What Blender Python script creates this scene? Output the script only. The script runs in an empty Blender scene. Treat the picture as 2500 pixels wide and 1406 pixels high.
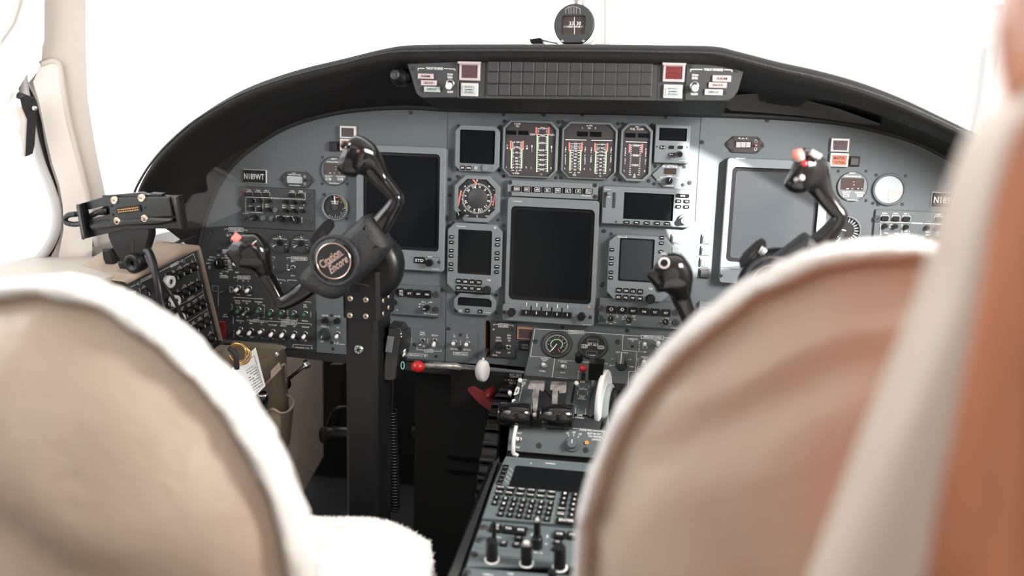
import bpy, math, random
from mathutils import Vector, Matrix
from mathutils.geometry import tessellate_polygon
random.seed(7)
SC = bpy.context.scene
COL = SC.collection
PI = math.pi
# ---------------------------------------------------------------- camera, light, exposure
FPX, IW, IH = 2350.0, 2500.0, 1406.0
def _rot(a, b, c):
    return Matrix.Rotation(b, 3, 'Y') @ Matrix.Rotation(a, 3, 'X') @ Matrix.Rotation(c, 3, 'Z')
RC = Matrix(((1, 0, 0), (0, 0, -1), (0, 1, 0))) @ _rot(math.radians(-10.615), math.radians(9.856), math.radians(1.790))
EYE = Vector((0, -1.8, 0))
cam = bpy.data.cameras.new('camera'); camo = bpy.data.objects.new('camera', cam); COL.objects.link(camo)
m4 = RC.to_4x4(); m4.translation = EYE; camo.matrix_world = m4
cam.sensor_width = 36; cam.lens = FPX / IW * 36; cam.clip_start = 0.02; cam.clip_end = 500
cam.dof.use_dof = True; cam.dof.focus_distance = 1.80; cam.dof.aperture_fstop = 1.9; cam.dof.aperture_blades = 9
SC.camera = camo
SC.view_settings.view_transform = 'Standard'; SC.view_settings.look = 'None'
SC.view_settings.exposure = 0.0; SC.view_settings.gamma = 1.0; SC.view_settings.use_curve_mapping = False
world = bpy.data.worlds.new('daylight'); SC.world = world; world.use_nodes = True
bg = world.node_tree.nodes['Background']; bg.inputs[0].default_value = (0.97, 0.985, 1.0, 1); bg.inputs[1].default_value = 3.0
sun = bpy.data.lights.new('sun', 'SUN'); sun.energy = 28; sun.angle = math.radians(0.6); sun.color = (1, .965, .91)
suno = bpy.data.objects.new('sun', sun); COL.objects.link(suno)
SUND = Vector((-.69, 1, -.40)).normalized()
suno.rotation_euler = SUND.to_track_quat('-Z', 'Y').to_euler()
def area(name, loc, to, sx, sy, e, col=(1, .98, .95)):
    l = bpy.data.lights.new(name, 'AREA'); l.shape = 'RECTANGLE'; l.size = sx; l.size_y = sy; l.energy = e; l.color = col
    o = bpy.data.objects.new(name, l); COL.objects.link(o); o.location = loc
    o.rotation_euler = (Vector(to) - Vector(loc)).to_track_quat('-Z', 'Y').to_euler(); return o
area('cabin_left_fill', (-1.0, -1.95, .40), (.1, -.2, -.25), .7, .4, 1.6)  # unseen fill lamp added on the left to light panel and seats
area('cabin_rear_fill', (.2, -2.7, .35), (-.2, 0, -.2), 1.0, .8, .9)  # unseen fill lamp added behind the camera; no door stands there
area('cabin_top_fill', (-.25, -1.62, .56), (-.2, -.9, -.25), .9, .3, 1.6)  # unseen fill lamp added overhead to brighten the seat tops
area('side_window_fill', (-1.08, -.75, .12), (.6, -.1, -.30), .7, .35, 3.5)  # fill lamp added inside the left window to lift the right-hand panel
area('copilot_window_fill', (.74, -.72, .16), (-.05, 0, -.22), .45, .28, 38.0)  # strong fill lamp added inside the right window to brighten the right panel
area('cabin_right_fill', (.55, -2.1, .25), (.38, -1.3, -.15), .5, .35, 4.0)  # unseen fill lamp added to brighten the wood bulkhead
SC.cycles.max_bounces = 6; SC.cycles.transparent_max_bounces = 12
# ---------------------------------------------------------------- pixel -> place
def ray(px, py):
    return RC @ Vector(((px - IW / 2) / FPX, (IH / 2 - py) / FPX, -1.0))
def atY(px, py, Y):
    d = ray(px, py); return EYE + d * ((Y - EYE.y) / d.y)
def atX(px, py, X):
    d = ray(px, py); return EYE + d * ((X - EYE.x) / d.x)
class Plane:
    def __init__(s, o, u, v):
        s.o = Vector(o); s.u = Vector(u).normalized(); v = Vector(v)
        s.v = (v - s.u * v.dot(s.u)).normalized(); s.n = s.u.cross(s.v)
    def hit(s, px, py, w=0.0):
        d = ray(px, py); p0 = s.o + s.n * w
        return EYE + d * ((p0 - EYE).dot(s.n) / d.dot(s.n))
    def uvw(s, P):
        r = P - s.o; return Vector((r.dot(s.u), r.dot(s.v), r.dot(s.n)))
    def q(s, px, py, w=0.0):
        return s.uvw(s.hit(px, py, w))
    def mat(s, org):
        m = Matrix.Identity(4)
        for i in range(3): m[i][0] = s.u[i]; m[i][1] = s.v[i]; m[i][2] = s.n[i]; m[i][3] = org[i]
        return m
def tilt(o, t):
    t = math.radians(t); return Plane(o, (1, 0, 0), (0, math.sin(t), math.cos(t)))
# ---------------------------------------------------------------- materials
MATS = {}
def mat(name, col, rough=.5, metal=0, spec=.5, bump=0, bscale=200, coat=0, var=0, vscale=8, emis=0, sheen=0, kind=None, stretch=None):
    m = bpy.data.materials.new(name); m.use_nodes = True; nt = m.node_tree; b = nt.nodes['Principled BSDF']
    b.inputs['Base Color'].default_value = (*col, 1); b.inputs['Roughness'].default_value = rough
    b.inputs['Metallic'].default_value = metal; b.inputs['Specular IOR Level'].default_value = spec
    b.inputs['Coat Weight'].default_value = coat; b.inputs['Coat Roughness'].default_value = .05
    if sheen: b.inputs['Sheen Weight'].default_value = sheen
    if emis: b.inputs['Emission Color'].default_value = (*col, 1); b.inputs['Emission Strength'].default_value = emis
    tc = nt.nodes.new('ShaderNodeTexCoord')
    def noise(sc, det=4):
        n = nt.nodes.new('ShaderNodeTexNoise'); n.inputs['Scale'].default_value = sc; n.inputs['Detail'].default_value = det
        if stretch:
            mp = nt.nodes.new('ShaderNodeMapping'); mp.inputs['Scale'].default_value = stretch
            nt.links.new(tc.outputs['Object'], mp.inputs[0]); nt.links.new(mp.outputs[0], n.inputs['Vector'])
        else: nt.links.new(tc.outputs['Object'], n.inputs['Vector'])
        return n
    if bump:
        n = noise(bscale); bp = nt.nodes.new('ShaderNodeBump'); bp.inputs['Strength'].default_value = bump; bp.inputs['Distance'].default_value = .002
        nt.links.new(n.outputs['Fac'], bp.inputs['Height']); nt.links.new(bp.outputs[0], b.inputs['Normal'])
    if var:
        n = noise(vscale, 5); r = nt.nodes.new('ShaderNodeValToRGB')
        r.color_ramp.elements[0].position = .3; r.color_ramp.elements[1].position = .7
        r.color_ramp.elements[0].color = (*[c * (1 - var) for c in col], 1); r.color_ramp.elements[1].color = (*[min(1, c * (1 + var)) for c in col], 1)
        nt.links.new(n.outputs['Fac'], r.inputs[0]); nt.links.new(r.outputs[0], b.inputs['Base Color'])
    MATS[name] = m; return m
mat('panel_gray', (.105, .120, .127), .55, spec=.25, bump=.15, bscale=900, var=.04, vscale=3)
mat('bezel_gray', (.155, .176, .187), .45, spec=.3, bump=.08, bscale=700)
mat('pedestal_gray', (.078, .093, .098), .45, bump=.1, bscale=800)
mat('cdu_gray', (.095, .122, .125), .45, bump=.1, bscale=800)
mat('dark_panel', (.030, .033, .035), .5, bump=.12, bscale=800)
mat('gauge_face', (.05, .045, .046), .35, spec=.3)
mat('tile_gray', (.026, .026, .028), .35, bump=.3, bscale=1500)
mat('black_plastic', (.007, .007, .0075), .35, spec=.3)
mat('knob_black', (.008, .008, .0085), .3, spec=.35)
mat('black_matte', (.012, .012, .012), .7)
mat('black_gloss', (.008, .0075, .0075), .12, spec=.4, coat=.25)
mat('void_black', (.004, .004, .004), .8)
mat('glareshield', (.013, .012, .012), .55, bump=.5, bscale=500, spec=.22)
mat('leather_black', (.013, .014, .0155), .38, bump=.9, bscale=420)
mat('leather_strip', (.045, .04, .038), .5, bump=.6, bscale=260)
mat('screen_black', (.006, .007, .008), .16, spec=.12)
mat('screen_gray', (.03, .034, .038), .16, spec=.5)  # lighter than screen_black: reflected daylight is put into the base colour
mat('print_white', (.78, .78, .76), .6)
mat('white_cap', (.80, .77, .75), .35)
mat('white_plastic', (.82, .82, .80), .35)
mat('pale_pink', (.42, .35, .35), .35)
mat('pale_green', (.36, .41, .41), .35)
mat('lens_dim', (.06, .035, .04), .3, bump=.4, bscale=600)
mat('lens_red', (.13, .018, .02), .3, bump=.3, bscale=900)
mat('lens_amber', (.42, .11, .045), .3, bump=.3, bscale=900)
mat('red', (.55, .02, .02), .3, coat=.4)
mat('dark_red', (.16, .012, .014), .35)
mat('print_red', (.88, .2, .16), .5)
mat('print_green', (.5, .82, .42), .5)
mat('print_yellow', (.8, .6, .15), .5)
mat('print_cyan', (.2, .45, .42), .5)
mat('green_cap', (.035, .12, .075), .25)
mat('orange', (.85, .25, .03), .3)
mat('steel', (.5, .5, .5), .3, metal=1)
mat('worn_steel', (.33, .31, .29), .45, metal=.6, var=.5, vscale=60)
mat('screw_dark', (.055, .058, .058), .4, metal=.4)
mat('screw_brass', (.62, .48, .36), .35, metal=.7)
mat('chrome', (.75, .75, .75), .12, metal=1)
mat('rose_gold', (.8, .58, .5), .2, metal=1)
mat('gold', (.85, .52, .2), .2, metal=1)
mat('silver_frame', (.56, .54, .52), .4, metal=.2)
mat('beige_leather', (.62, .50, .395), .30, bump=.6, bscale=60, var=.06, vscale=4, spec=.45)
mat('fleece', (.76, .74, .71), .95, bump=1.0, bscale=120, sheen=.6)
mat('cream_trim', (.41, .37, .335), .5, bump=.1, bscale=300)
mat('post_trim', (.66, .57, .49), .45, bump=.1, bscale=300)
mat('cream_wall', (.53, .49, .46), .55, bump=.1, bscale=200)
mat('white_trim', (.50, .485, .47), .5)
mat('tan_vinyl', (.34, .27, .215), .55, bump=.3, bscale=200, var=.08, vscale=10)
mat('tan_fabric', (.22, .175, .13), .75, bump=.6, bscale=900)
mat('gray_rubber', (.35, .34, .33), .5)
mat('wood', (.66, .28, .165), .28, var=.35, vscale=7, stretch=(5, 5, .7), coat=.25)
mat('paper', (.68, .70, .70), .7)
mat('carpet', (.010, .009, .009), .95, bump=1, bscale=400)
mat('lining', (.60, .56, .52), .8)
mat('compass_white', (.8, .8, .8), .3)
mat('compass_card', (.045, .03, .026), .3)
mat('slot_brown', (.30, .16, .10), .5)
mat('concrete', (.36, .36, .36), .9)
mat('far_wall', (.118, .118, .118), .9)
mat('far_door', (.098, .099, .10), .9)
mat('apron', (.8, .8, .8), .9)
mat('hazy_wall', (.42, .41, .40), .9)
def glass(name, fac=.05, tint=(1, 1, 1)):
    m = bpy.data.materials.new(name); m.use_nodes = True; nt = m.node_tree; nt.nodes.clear()
    o = nt.nodes.new('ShaderNodeOutputMaterial'); x = nt.nodes.new('ShaderNodeMixShader'); x.inputs[0].default_value = fac
    t = nt.nodes.new('ShaderNodeBsdfTransparent'); t.inputs[0].default_value = (*tint, 1); g = nt.nodes.new('ShaderNodeBsdfGlossy'); g.inputs['Roughness'].default_value = .02
    nt.links.new(t.outputs[0], x.inputs[1]); nt.links.new(g.outputs[0], x.inputs[2]); nt.links.new(x.outputs[0], o.inputs[0]); MATS[name] = m
glass('window_glass', .04); glass('cover_glass', .10, (.9, .9, .9)); glass('hazy_glass', .45)
# ---------------------------------------------------------------- mesh builder
_G = {}
def glyphs(s):
    if s in _G: return _G[s]
    c = bpy.data.curves.new('lettering', 'FONT'); c.body = s; c.resolution_u = 2; c.offset = .012; c.align_x = 'CENTER'
    o = bpy.data.objects.new('lettering', c); me = bpy.data.meshes.new_from_object(o)
    vs = [v.co.copy() for v in me.vertices]; fs = [tuple(p.vertices) for p in me.polygons]
    bpy.data.objects.remove(o); bpy.data.curves.remove(c); bpy.data.meshes.remove(me)
    if not vs: _G[s] = ([], [], 1); return _G[s]
    x0 = min(v.x for v in vs); x1 = max(v.x for v in vs); y0 = min(v.y for v in vs); y1 = max(v.y for v in vs)
    h = max(y1 - y0, 1e-6); w = max(x1 - x0, 1e-6)
    _G[s] = ([((v.x - x0) / w - .5, (v.y - y0) / h - .5) for v in vs], fs, w / h)
    return _G[s]
def rrect(cx, cy, w, h, r, n=4):
    r = max(min(r, w / 2 - 1e-5, h / 2 - 1e-5), 1e-6); o = []
    for k, (sx, sy) in enumerate(((1, 1), (-1, 1), (-1, -1), (1, -1))):
        for i in range(n + 1):
            a = k * PI / 2 + i * PI / 2 / n
            o.append((cx + sx * (w / 2 - r) + r * math.cos(a), cy + sy * (h / 2 - r) + r * math.sin(a)))
    return o
def octo(cx, cy, w, h, c):
    a, b = w / 2, h / 2
    return [(cx + x, cy + y) for x, y in ((a, -b + c), (a, b - c), (a - c, b), (-a + c, b), (-a, b - c), (-a, -b + c), (-a + c, -b), (a - c, -b))]
def circ(cx, cy, r, n=32):
    return [(cx + r * math.cos(2 * PI * i / n), cy + r * math.sin(2 * PI * i / n)) for i in range(n)]
def inset(poly, d):
    n = len(poly); out = []
    A = sum(poly[i][0] * poly[(i + 1) % n][1] - poly[(i + 1) % n][0] * poly[i][1] for i in range(n))
    sg = 1 if A > 0 else -1
    for i in range(n):
        p, c, q = Vector(poly[i - 1]), Vector(poly[i]), Vector(poly[(i + 1) % n])
        e1 = (c - p); e2 = (q - c)
        if e1.length < 1e-9 or e2.length < 1e-9: out.append(poly[i]); continue
        e1.normalize(); e2.normalize()
        n1 = Vector((-e1.y, e1.x)) * sg; n2 = Vector((-e2.y, e2.x)) * sg; b = n1 + n2
        if b.length < 1e-6: out.append(poly[i]); continue
        b.normalize(); k = d / max(.35, b.dot(n1)); out.append((c.x + b.x * k, c.y + b.y * k))
    return out
class MB:
    def __init__(s): s.v = []; s.f = []; s.m = []; s.mats = []; s.sm = []
    def mi(s, name):
        if name not in s.mats: s.mats.append(name)
        return s.mats.index(name)
    def add(s, vs, fs, m, smooth=False):
        b = len(s.v); s.v += [tuple(x) for x in vs]; i = s.mi(m)
        for f in fs: s.f.append(tuple(b + k for k in f)); s.m.append(i); s.sm.append(smooth)
        return s
    def slab(s, poly, w0, w1, m, ch=0, top=None, smooth=False):
        n = len(poly); A = sum(poly[i][0] * poly[(i + 1) % n][1] - poly[(i + 1) % n][0] * poly[i][1] for i in range(n))
        if A < 0: poly = poly[::-1]
        rings = [[(x, y, w0) for x, y in poly]]
        if ch > 0:
            rings.append([(x, y, w1 - ch) for x, y in poly]); rings.append([(x, y, w1) for x, y in inset(poly, ch)])
        else: rings.append([(x, y, w1) for x, y in poly])
        vs = [p for r in rings for p in r]; fs = []
        for k in range(len(rings) - 1):
            for i in range(n): j = (i + 1) % n; fs.append((k * n + i, k * n + j, (k + 1) * n + j, (k + 1) * n + i))
        b = (len(rings) - 1) * n
        s.add(vs, fs + [tuple(range(n))[::-1]], m, smooth)
        tp = [tuple(range(n))] if s.convex(poly) else [t for t in tessellate_polygon([[Vector((*p[:2], 0)) for p in rings[-1]]])]
        s.add(rings[-1], tp, top or m); return s
    @staticmethod
    def convex(poly):
        n = len(poly)
        for i in range(n):
            a, b, c = poly[i - 1], poly[i], poly[(i + 1) % n]
            if (b[0] - a[0]) * (c[1] - b[1]) - (b[1] - a[1]) * (c[0] - b[0]) < -1e-9: return False
        return True
    def frame(s, outer, inners, w0, w1, m, depth=None, ch=0, inner_m=None):
        """plate with holes: top ring face, outer wall, inner walls sinking to depth"""
        s_in = []
        for h in inners: s_in.append(h)
        top = inset(outer, ch) if ch else outer
        loops = [top] + s_in; flat = [p for l in loops for p in l]
        tr = tessellate_polygon([[Vector((*p, 0)) for p in l] for l in loops])
        fs = []
        for t in tr:
            a, b, c = [flat[i] for i in t]
            if (b[0] - a[0]) * (c[1] - a[1]) - (b[1] - a[1]) * (c[0] - a[0]) < 0: t = (t[0], t[2], t[1])
            fs.append(tuple(t))
        s.add([(x, y, w1) for x, y in flat], fs, m)
        n = len(outer); rings = [[(x, y, w0) for x, y in outer]] + ([[(x, y, w1 - ch) for x, y in outer]] if ch else []) + [[(x, y, w1) for x, y in top]]
        for k in range(len(rings) - 1): s.add(rings[k] + rings[k + 1], [(i, (i + 1) % n, n + (i + 1) % n, n + i) for i in range(n)], m)
        for h in s_in:
            n = len(h); d = w0 if depth is None else depth
            s.add([(x, y, w1) for x, y in h] + [(x, y, d) for x, y in h], [(i, (i + 1) % n, n + (i + 1) % n, n + i) for i in range(n)], inner_m or m)
        return s
    def lathe(s, prof, cx, cy, m, n=24, smooth=True, cap=True):
        vs = []; fs = []
        for r, w in prof:
            for i in range(n): a = 2 * PI * i / n; vs.append((cx + r * math.cos(a), cy + r * math.sin(a), w))
        for k in range(len(prof) - 1):
            for i in range(n): j = (i + 1) % n; fs.append((k * n + i, k * n + j, (k + 1) * n + j, (k + 1) * n + i))
        s.add(vs, fs, m, smooth)
        if cap:
            s.add([vs[(len(prof) - 1) * n + i] for i in range(n)], [tuple(range(n))], m)
        return s
    def tube(s, pts, r, m, n=10, smooth=True, cap=True, flat=1.0):
        P = [Vector(p) for p in pts]; R = r if isinstance(r, (list, tuple)) else [r] * len(P)
        vs = []; fs = []; prev = None
        for i, p in enumerate(P):
            t = (P[min(i + 1, len(P) - 1)] - P[max(i - 1, 0)]).normalized()
            if prev is None:
                a = Vector((0, 0, 1)) if abs(t.z) < .9 else Vector((1, 0, 0)); nx = t.cross(a).normalized()
            else: nx = (prev - t * prev.dot(t)).normalized()
            prev = nx; ny = t.cross(nx)
            for k in range(n):
                a = 2 * PI * k / n; vs.append(p + nx * (math.cos(a) * R[i]) + ny * (math.sin(a) * R[i] * flat))
        for i in range(len(P) - 1):
            for k in range(n): j = (k + 1) % n; fs.append((i * n + k, i * n + j, (i + 1) * n + j, (i + 1) * n + k))
        if cap: fs += [tuple(range(n))[::-1], tuple((len(P) - 1) * n + k for k in range(n))]
        return s.add(vs, fs, m, smooth)
    def sphere(s, c, r, m, n=16, sc=(1, 1, 1)):
        vs = []; fs = []; h = n // 2
        for i in range(h + 1):
            t = PI * i / h
            for k in range(n):
                a = 2 * PI * k / n; vs.append((c[0] + r * sc[0] * math.sin(t) * math.cos(a), c[1] + r * sc[1] * math.sin(t) * math.sin(a), c[2] + r * sc[2] * math.cos(t)))
        for i in range(h):
            for k in range(n): j = (k + 1) % n; fs.append((i * n + k, (i + 1) * n + k, (i + 1) * n + j, i * n + j))
        return s.add(vs, fs, m, True)
    def box(s, x0, x1, y0, y1, z0, z1, m):
        vs = [(x, y, z) for z in (z0, z1) for y in (y0, y1) for x in (x0, x1)]
        return s.add(vs, [(0, 2, 3, 1), (4, 5, 7, 6), (0, 1, 5, 4), (2, 6, 7, 3), (0, 4, 6, 2), (1, 3, 7, 5)], m)
    def quad(s, pts, m): return s.add(pts, [(0, 1, 2, 3)], m)
    def seg(s, a, b, t, w, m='print_white'):
        a = Vector(a); b = Vector(b); d = (b - a)
        if d.length < 1e-7: return s
        d.normalize(); k = Vector((-d.y, d.x)) * t / 2; a2 = a - d * t / 2; b2 = b + d * t / 2
        return s.add([(p.x, p.y, w) for p in (a2 - k, b2 - k, b2 + k, a2 + k)], [(0, 1, 2, 3)], m)
    def pline(s, pts, t, w, m='print_white', close=False):
        L = list(pts) + ([pts[0]] if close else [])
        for a, b in zip(L, L[1:]): s.seg(a, b, t, w, m)
        return s
    def text(s, st, cx, cy, h, w=None, z=0, m='print_white', rot=0):
        vs, fs, asp = glyphs(st)
        if not vs: return s
        if w is None: w = h * asp * .8
        c, k = math.cos(rot), math.sin(rot)
        return s.add([(cx + c * x * w - k * y * h, cy + k * x * w + c * y * h, z) for x, y in vs], fs, m)
    def xf(s, M):
        s.v = [tuple(M @ Vector(p)) for p in s.v]; return s
    def mesh(s, name):
        me = bpy.data.meshes.new(name); me.from_pydata(s.v, [], s.f)
        for k in s.mats: me.materials.append(MATS[k])
        me.polygons.foreach_set('material_index', s.m); me.polygons.foreach_set('use_smooth', s.sm); me.update(); return me
def link(name, me, parent=None, loc=None, M=None):
    o = bpy.data.objects.new(name, me); COL.objects.link(o)
    if parent is not None: o.parent = parent
    if M is not None: o.matrix_local = M
    if loc is not None: o.location = loc
    return o
def tag(o, label, cat, group=None, kind=None):
    if label: o['label'] = label
    if cat: o['category'] = cat
    if group: o['group'] = group
    if kind: o['kind'] = kind
    return o
def struct(name, mb, label=None):
    o = link(name, mb.mesh(name)); o['kind'] = 'structure'
    if label: o['label'] = label
    return o
def part(t, name, mb, label=None):
    o = link(name, mb.mesh(name), t)
    if label: o['label'] = label
    return o
MW = {}
def thing(name, label, cat, M, group=None):
    o = bpy.data.objects.new(name, None); COL.objects.link(o); o.empty_display_size = .02
    M = M if isinstance(M, Matrix) else Matrix.Translation(M); o.matrix_world = M; MW[o.name] = M.copy()
    return tag(o, label, cat, group)
def wpart(t, name, mb, label=None, parent=None):
    """a mesh written in world coordinates, hung under thing t (or under its part `parent`)"""
    o = link(name, mb.xf(MW[t.name].inverted()).mesh(name), parent or t)
    if label: o['label'] = label
    return o
# ---------------------------------------------------------------- instrument unit on a plane
EPS = .0004
_shared = {}
class Unit:
    """root empty on a plane; every pixel argument is turned into local (u, v) on the unit's front face"""
    def __init__(s, name, label, cat, plane, z, box, w=.008, group=None):
        s.pl = plane; s.z = z; s.w = w; s.o = Vector((0, 0, 0))
        cx, cy, bw, bh = s._R(*box)
        s.o = Vector((cx, cy, 0)); s.bw, s.bh = bw, bh
        s.root = thing(name, label, cat, plane.mat(plane.o + plane.u * cx + plane.v * cy), group)
        s.f = MB()
    def P(s, x, y): return (s.z[0] + x / s.z[2], s.z[1] + y / s.z[2])
    def q(s, x, y, w=None):
        r = s.pl.q(*s.P(x, y), s.w if w is None else w) - s.o; return Vector((r.x, r.y))
    def _R(s, x0, y0, x1, y1, w=None):
        mx, my = (x0 + x1) / 2, (y0 + y1) / 2
        c = s.q(mx, my, w); return c.x, c.y, abs(s.q(x1, my, w).x - s.q(x0, my, w).x), abs(s.q(mx, y0, w).y - s.q(mx, y1, w).y)
    R = _R
    def L(s, n, x, y): # n zoom px as a length
        a = s.q(x - n / 2, y); b = s.q(x + n / 2, y); return abs(b.x - a.x)
    # face pieces ------------------------------------------------------------
    def body(s, shape='rect', c=.004, m='bezel_gray', ch=.0012, box=None, w0=0):
        if box: cx, cy, w, h = s.R(*box)
        else: cx, cy, w, h = 0, 0, s.bw, s.bh
        s.poly = rrect(cx, cy, w, h, c, 3) if shape == 'rect' else octo(cx, cy, w, h, c)
        s.bm = m; s.bch = ch; s.holes = []; s.w0 = w0; return s
    def t(s, st, x, y, h, w=None, m='print_white', rot=0):
        c = s.q(x, y); hh = abs(s.q(x, y - h / 2).y - s.q(x, y + h / 2).y)
        ww = None if w is None else s.L(w, x, y)
        s.f.text(st, c.x, c.y, hh, ww, s.w + EPS, m, rot)
    def vt(s, st, x, y0, y1, h, w=None, m='print_white', dx=0):
        n = len(st)
        for i, ch in enumerate(st):
            if ch != ' ': k = i / max(1, n - 1); s.t(ch, x + dx * k, y0 + (y1 - y0) * k, h, w or h * .6, m)
    def ln(s, pts, t=3, m='print_white'):
        Q = [s.q(*p) for p in pts]; s.f.pline(Q, s.L(t, *pts[0]), s.w + EPS, m)
    def bx(s, x0, y0, x1, y1, t=3, m='print_white', ry=0):
        k = (x1 - x0) * s_slope; s.ln([(x0, y0), (x1, y0 + ry), (x1, y1 + ry), (x0, y1), (x0, y0)], t, m)
    def boxed(s, st, x0, y0, x1, y1, t=4, dy=0):
        s.bx(x0, y0, x1, y1, t, ry=dy); s.t(st, (x0 + x1) / 2, (y0 + y1) / 2 + dy / 2, (y1 - y0) * .62, (x1 - x0) * .86)
    def done(s, name='faceplate', label=None):
        if s.holes: s.f.frame(s.poly, s.holes, s.w0, s.w, s.bm, depth=s.w0 if s.w0 else 0.0002, ch=s.bch)
        else: s.f.slab(s.poly, s.w0, s.w, s.bm, s.bch)
        s.face = part(s.root, name, s.f, label); return s
    # parts --------------------------------------------------------------------
    def screen(s, box, r=.003, m='screen_black', name='screen', sink=.002, border=None, hole=True, label=None):
        cx, cy, w, h = s.R(*box); p = rrect(cx, cy, w, h, r)
        if hole: s.holes.append(p)
        mb = MB(); top = s.w - sink
        mb.slab(rrect(cx, cy, w, h, r), max(0, top - .003), top, m if not border else 'black_plastic', 0)
        if border: mb.slab(rrect(cx, cy, w - 2 * border, h - 2 * border, max(.001, r * .7)), top, top + .0004, m, 0)
        return part(s.root, name, mb, label)
    def btn(s, box, txt=None, m='black_plastic', tm='print_white', r=.0012, hgt=.003, name='button', ts=(.8, .5), label=None, ch=.0006, w0=None, parent=None):
        cx, cy, w, h = s.R(*box); w0 = s.w if w0 is None else w0; mb = MB().slab(rrect(0, 0, w, h, r, 2), 0, hgt, m, ch)
        if txt:
            L = txt.split('|'); n = len(L)
            for i, l in enumerate(L):
                if l: mb.text(l, 0, ((n - 1) / 2 - i) * h * .84 / n, h * (ts[1] if n == 1 else .62 / n), w * ts[0], hgt + EPS, tm)
        o = link(name, mb.mesh(name), parent or s.root, (cx, cy, w0))
        if label: o['label'] = label
        return o
    def screw(s, x, y, r=None, m='screw_dark', rr=.0032, w=None):
        r = rr; key = ('screw', m, round(r, 4))
        if key not in _shared:
            mb = MB().lathe([(r, 0), (r, .0008), (r * .8, .0016)], 0, 0, m, 14)
            for a in (.5, .5 + PI / 2):
                d = Vector((math.cos(a), math.sin(a))) * r * .5; mb.seg(-d, d, r * .3, .0017, 'void_black')
            _shared[key] = mb.mesh('screw')
        c = s.q(x, y); o = link('screw', _shared[key], s.root, (c.x, c.y, s.w if w is None else w)); o.rotation_euler = (0, 0, random.random() * 3); return o
    def fastener(s, x, y, r=.0065):
        key = ('fast', round(r, 4))
        if key not in _shared:
            mb = MB().lathe([(r, 0), (r, .001), (r * .85, .002), (r * .7, .0015), (r * .62, .0012), (r * .6, .002)], 0, 0, 'screw_dark', 18)
            mb.seg((-r * .35, -r * .35), (r * .35, r * .35), r * .22, .0022, 'void_black'); _shared[key] = mb.mesh('fastener')
        c = s.q(x, y); o = link('fastener', _shared[key], s.root, (c.x, c.y, s.w)); o.rotation_euler = (0, 0, random.random()); return o
    def knob(s, x, y, r, h=.012, m='knob_black', mark=None, skirt=0, tip=None, ring=None, name='knob', label=None, top=None, knurl=True):
        """r in zoom px measured at the cap; (x, y) is the cap centre"""
        rr = s.L(2 * r, x, y) / 2; c = s.q(x, y, s.w + h); mb = MB(); n = 24
        if skirt: mb.lathe([(rr * skirt, 0), (rr * skirt, .002), (rr * skirt * .93, .003)], 0, 0, m, n)
        prof = [(rr * 1.02, 0), (rr, h * .9), (rr * .9, h)]
        if knurl:
            vs = []; k = 28; fs = []
            for w_ in (0, h * .9):
                for i in range(2 * k): a = PI * i / k; q_ = rr * (1.0 if i % 2 else .93); vs.append((q_ * math.cos(a), q_ * math.sin(a), w_))
            for i in range(2 * k): j = (i + 1) % (2 * k); fs.append((i, j, 2 * k + j, 2 * k + i))
            mb.add(vs, fs, m); mb.lathe([(rr * .97, h * .9), (rr * .88, h)], 0, 0, top or m, n)
        else: mb.lathe(prof, 0, 0, top or m, n)
        if ring: mb.lathe([(rr * ring[0], .0002), (rr * ring[0], .0006), (rr * ring[1], .0006)], 0, 0, 'print_white', 32, cap=False)
        if mark is not None:
            a = math.radians(mark); d = Vector((math.cos(a), math.sin(a))) * rr; mb.seg(d * .1, d * .8, rr * .14, h + EPS, 'print_white')
        o = link(name, mb.mesh(name), s.root, (c.x, c.y, s.w))
        if label: o['label'] = label
        return o
    def toggle(s, x, y, tx, ty, m='white_cap', rad=None, ln_=.02, label=None, rr=.0052):
        """nut centred at (x, y); lever tip centre at (tx, ty)"""
        c = s.q(x, y); key = ('nut', round(rr, 4))
        if key not in _shared:
            mb = MB().lathe([(rr, 0), (rr, .0015), (rr * .86, .0022), (rr * .62, .0022), (rr * .58, .001)], 0, 0, 'steel', 16, cap=False)
            mb.lathe([(rr * .6, .0010), (.0001, .0011)], 0, 0, 'void_black', 12); _shared[key] = mb.mesh('toggle_switch')
        o = link('toggle_switch', _shared[key], s.root, (c.x, c.y, s.w))
        wt = .016; e = s.q(tx, ty, s.w + wt) - c; d = Vector((e.x, e.y, wt)); mb = MB()
        rc = rad or .0038
        if m in ('white_cap', 'green_cap', 'white_plastic'):
            mb.tube([(0, 0, .001), d * .4], .0016, 'steel', 8)
            mb.tube([d * .32, d * .38, d * .6, d * .86, d * .97, d * 1.02], [rc * .6, rc * .85, rc, rc, rc * .72, rc * .2], m, 12)
        else:
            mb.tube([(0, 0, .001), d * .3, d * .8, d * .95, d * 1.02], [.0016, .0018, .0032, .0032, .001], 'steel', 10)
        l = link('lever', mb.mesh('lever'), o)
        if label: l['label'] = label
        return o
s_slope = 0
ZF = (0, 0, 1)
ZA = (900, 100, 4.536); ZB = (1450, 100, 4.536); ZC = (550, 280, 4.536); ZD = (1080, 280, 6.25); ZE = (1450, 280, 6.25)
ZFF = (1080, 430, 6.25); ZG = (1450, 430, 6.25); ZH = (500, 540, 6.25); ZI = (500, 700, 6.25); ZJ = (900, 680, 6.25)
ZK = (1200, 700, 5.0); ZL = (1050, 620, 6.25); ZM = (1450, 600, 6.25); ZN = (1100, 880, 5.0); ZO = (1100, 1100, 4.595)
ZQ = (300, 580, 5.207); ZU = (1700, 280, 3.125); ZR = (540, 320, 3.057)
PAN = tilt((0, 0, 0), 0)
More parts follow.
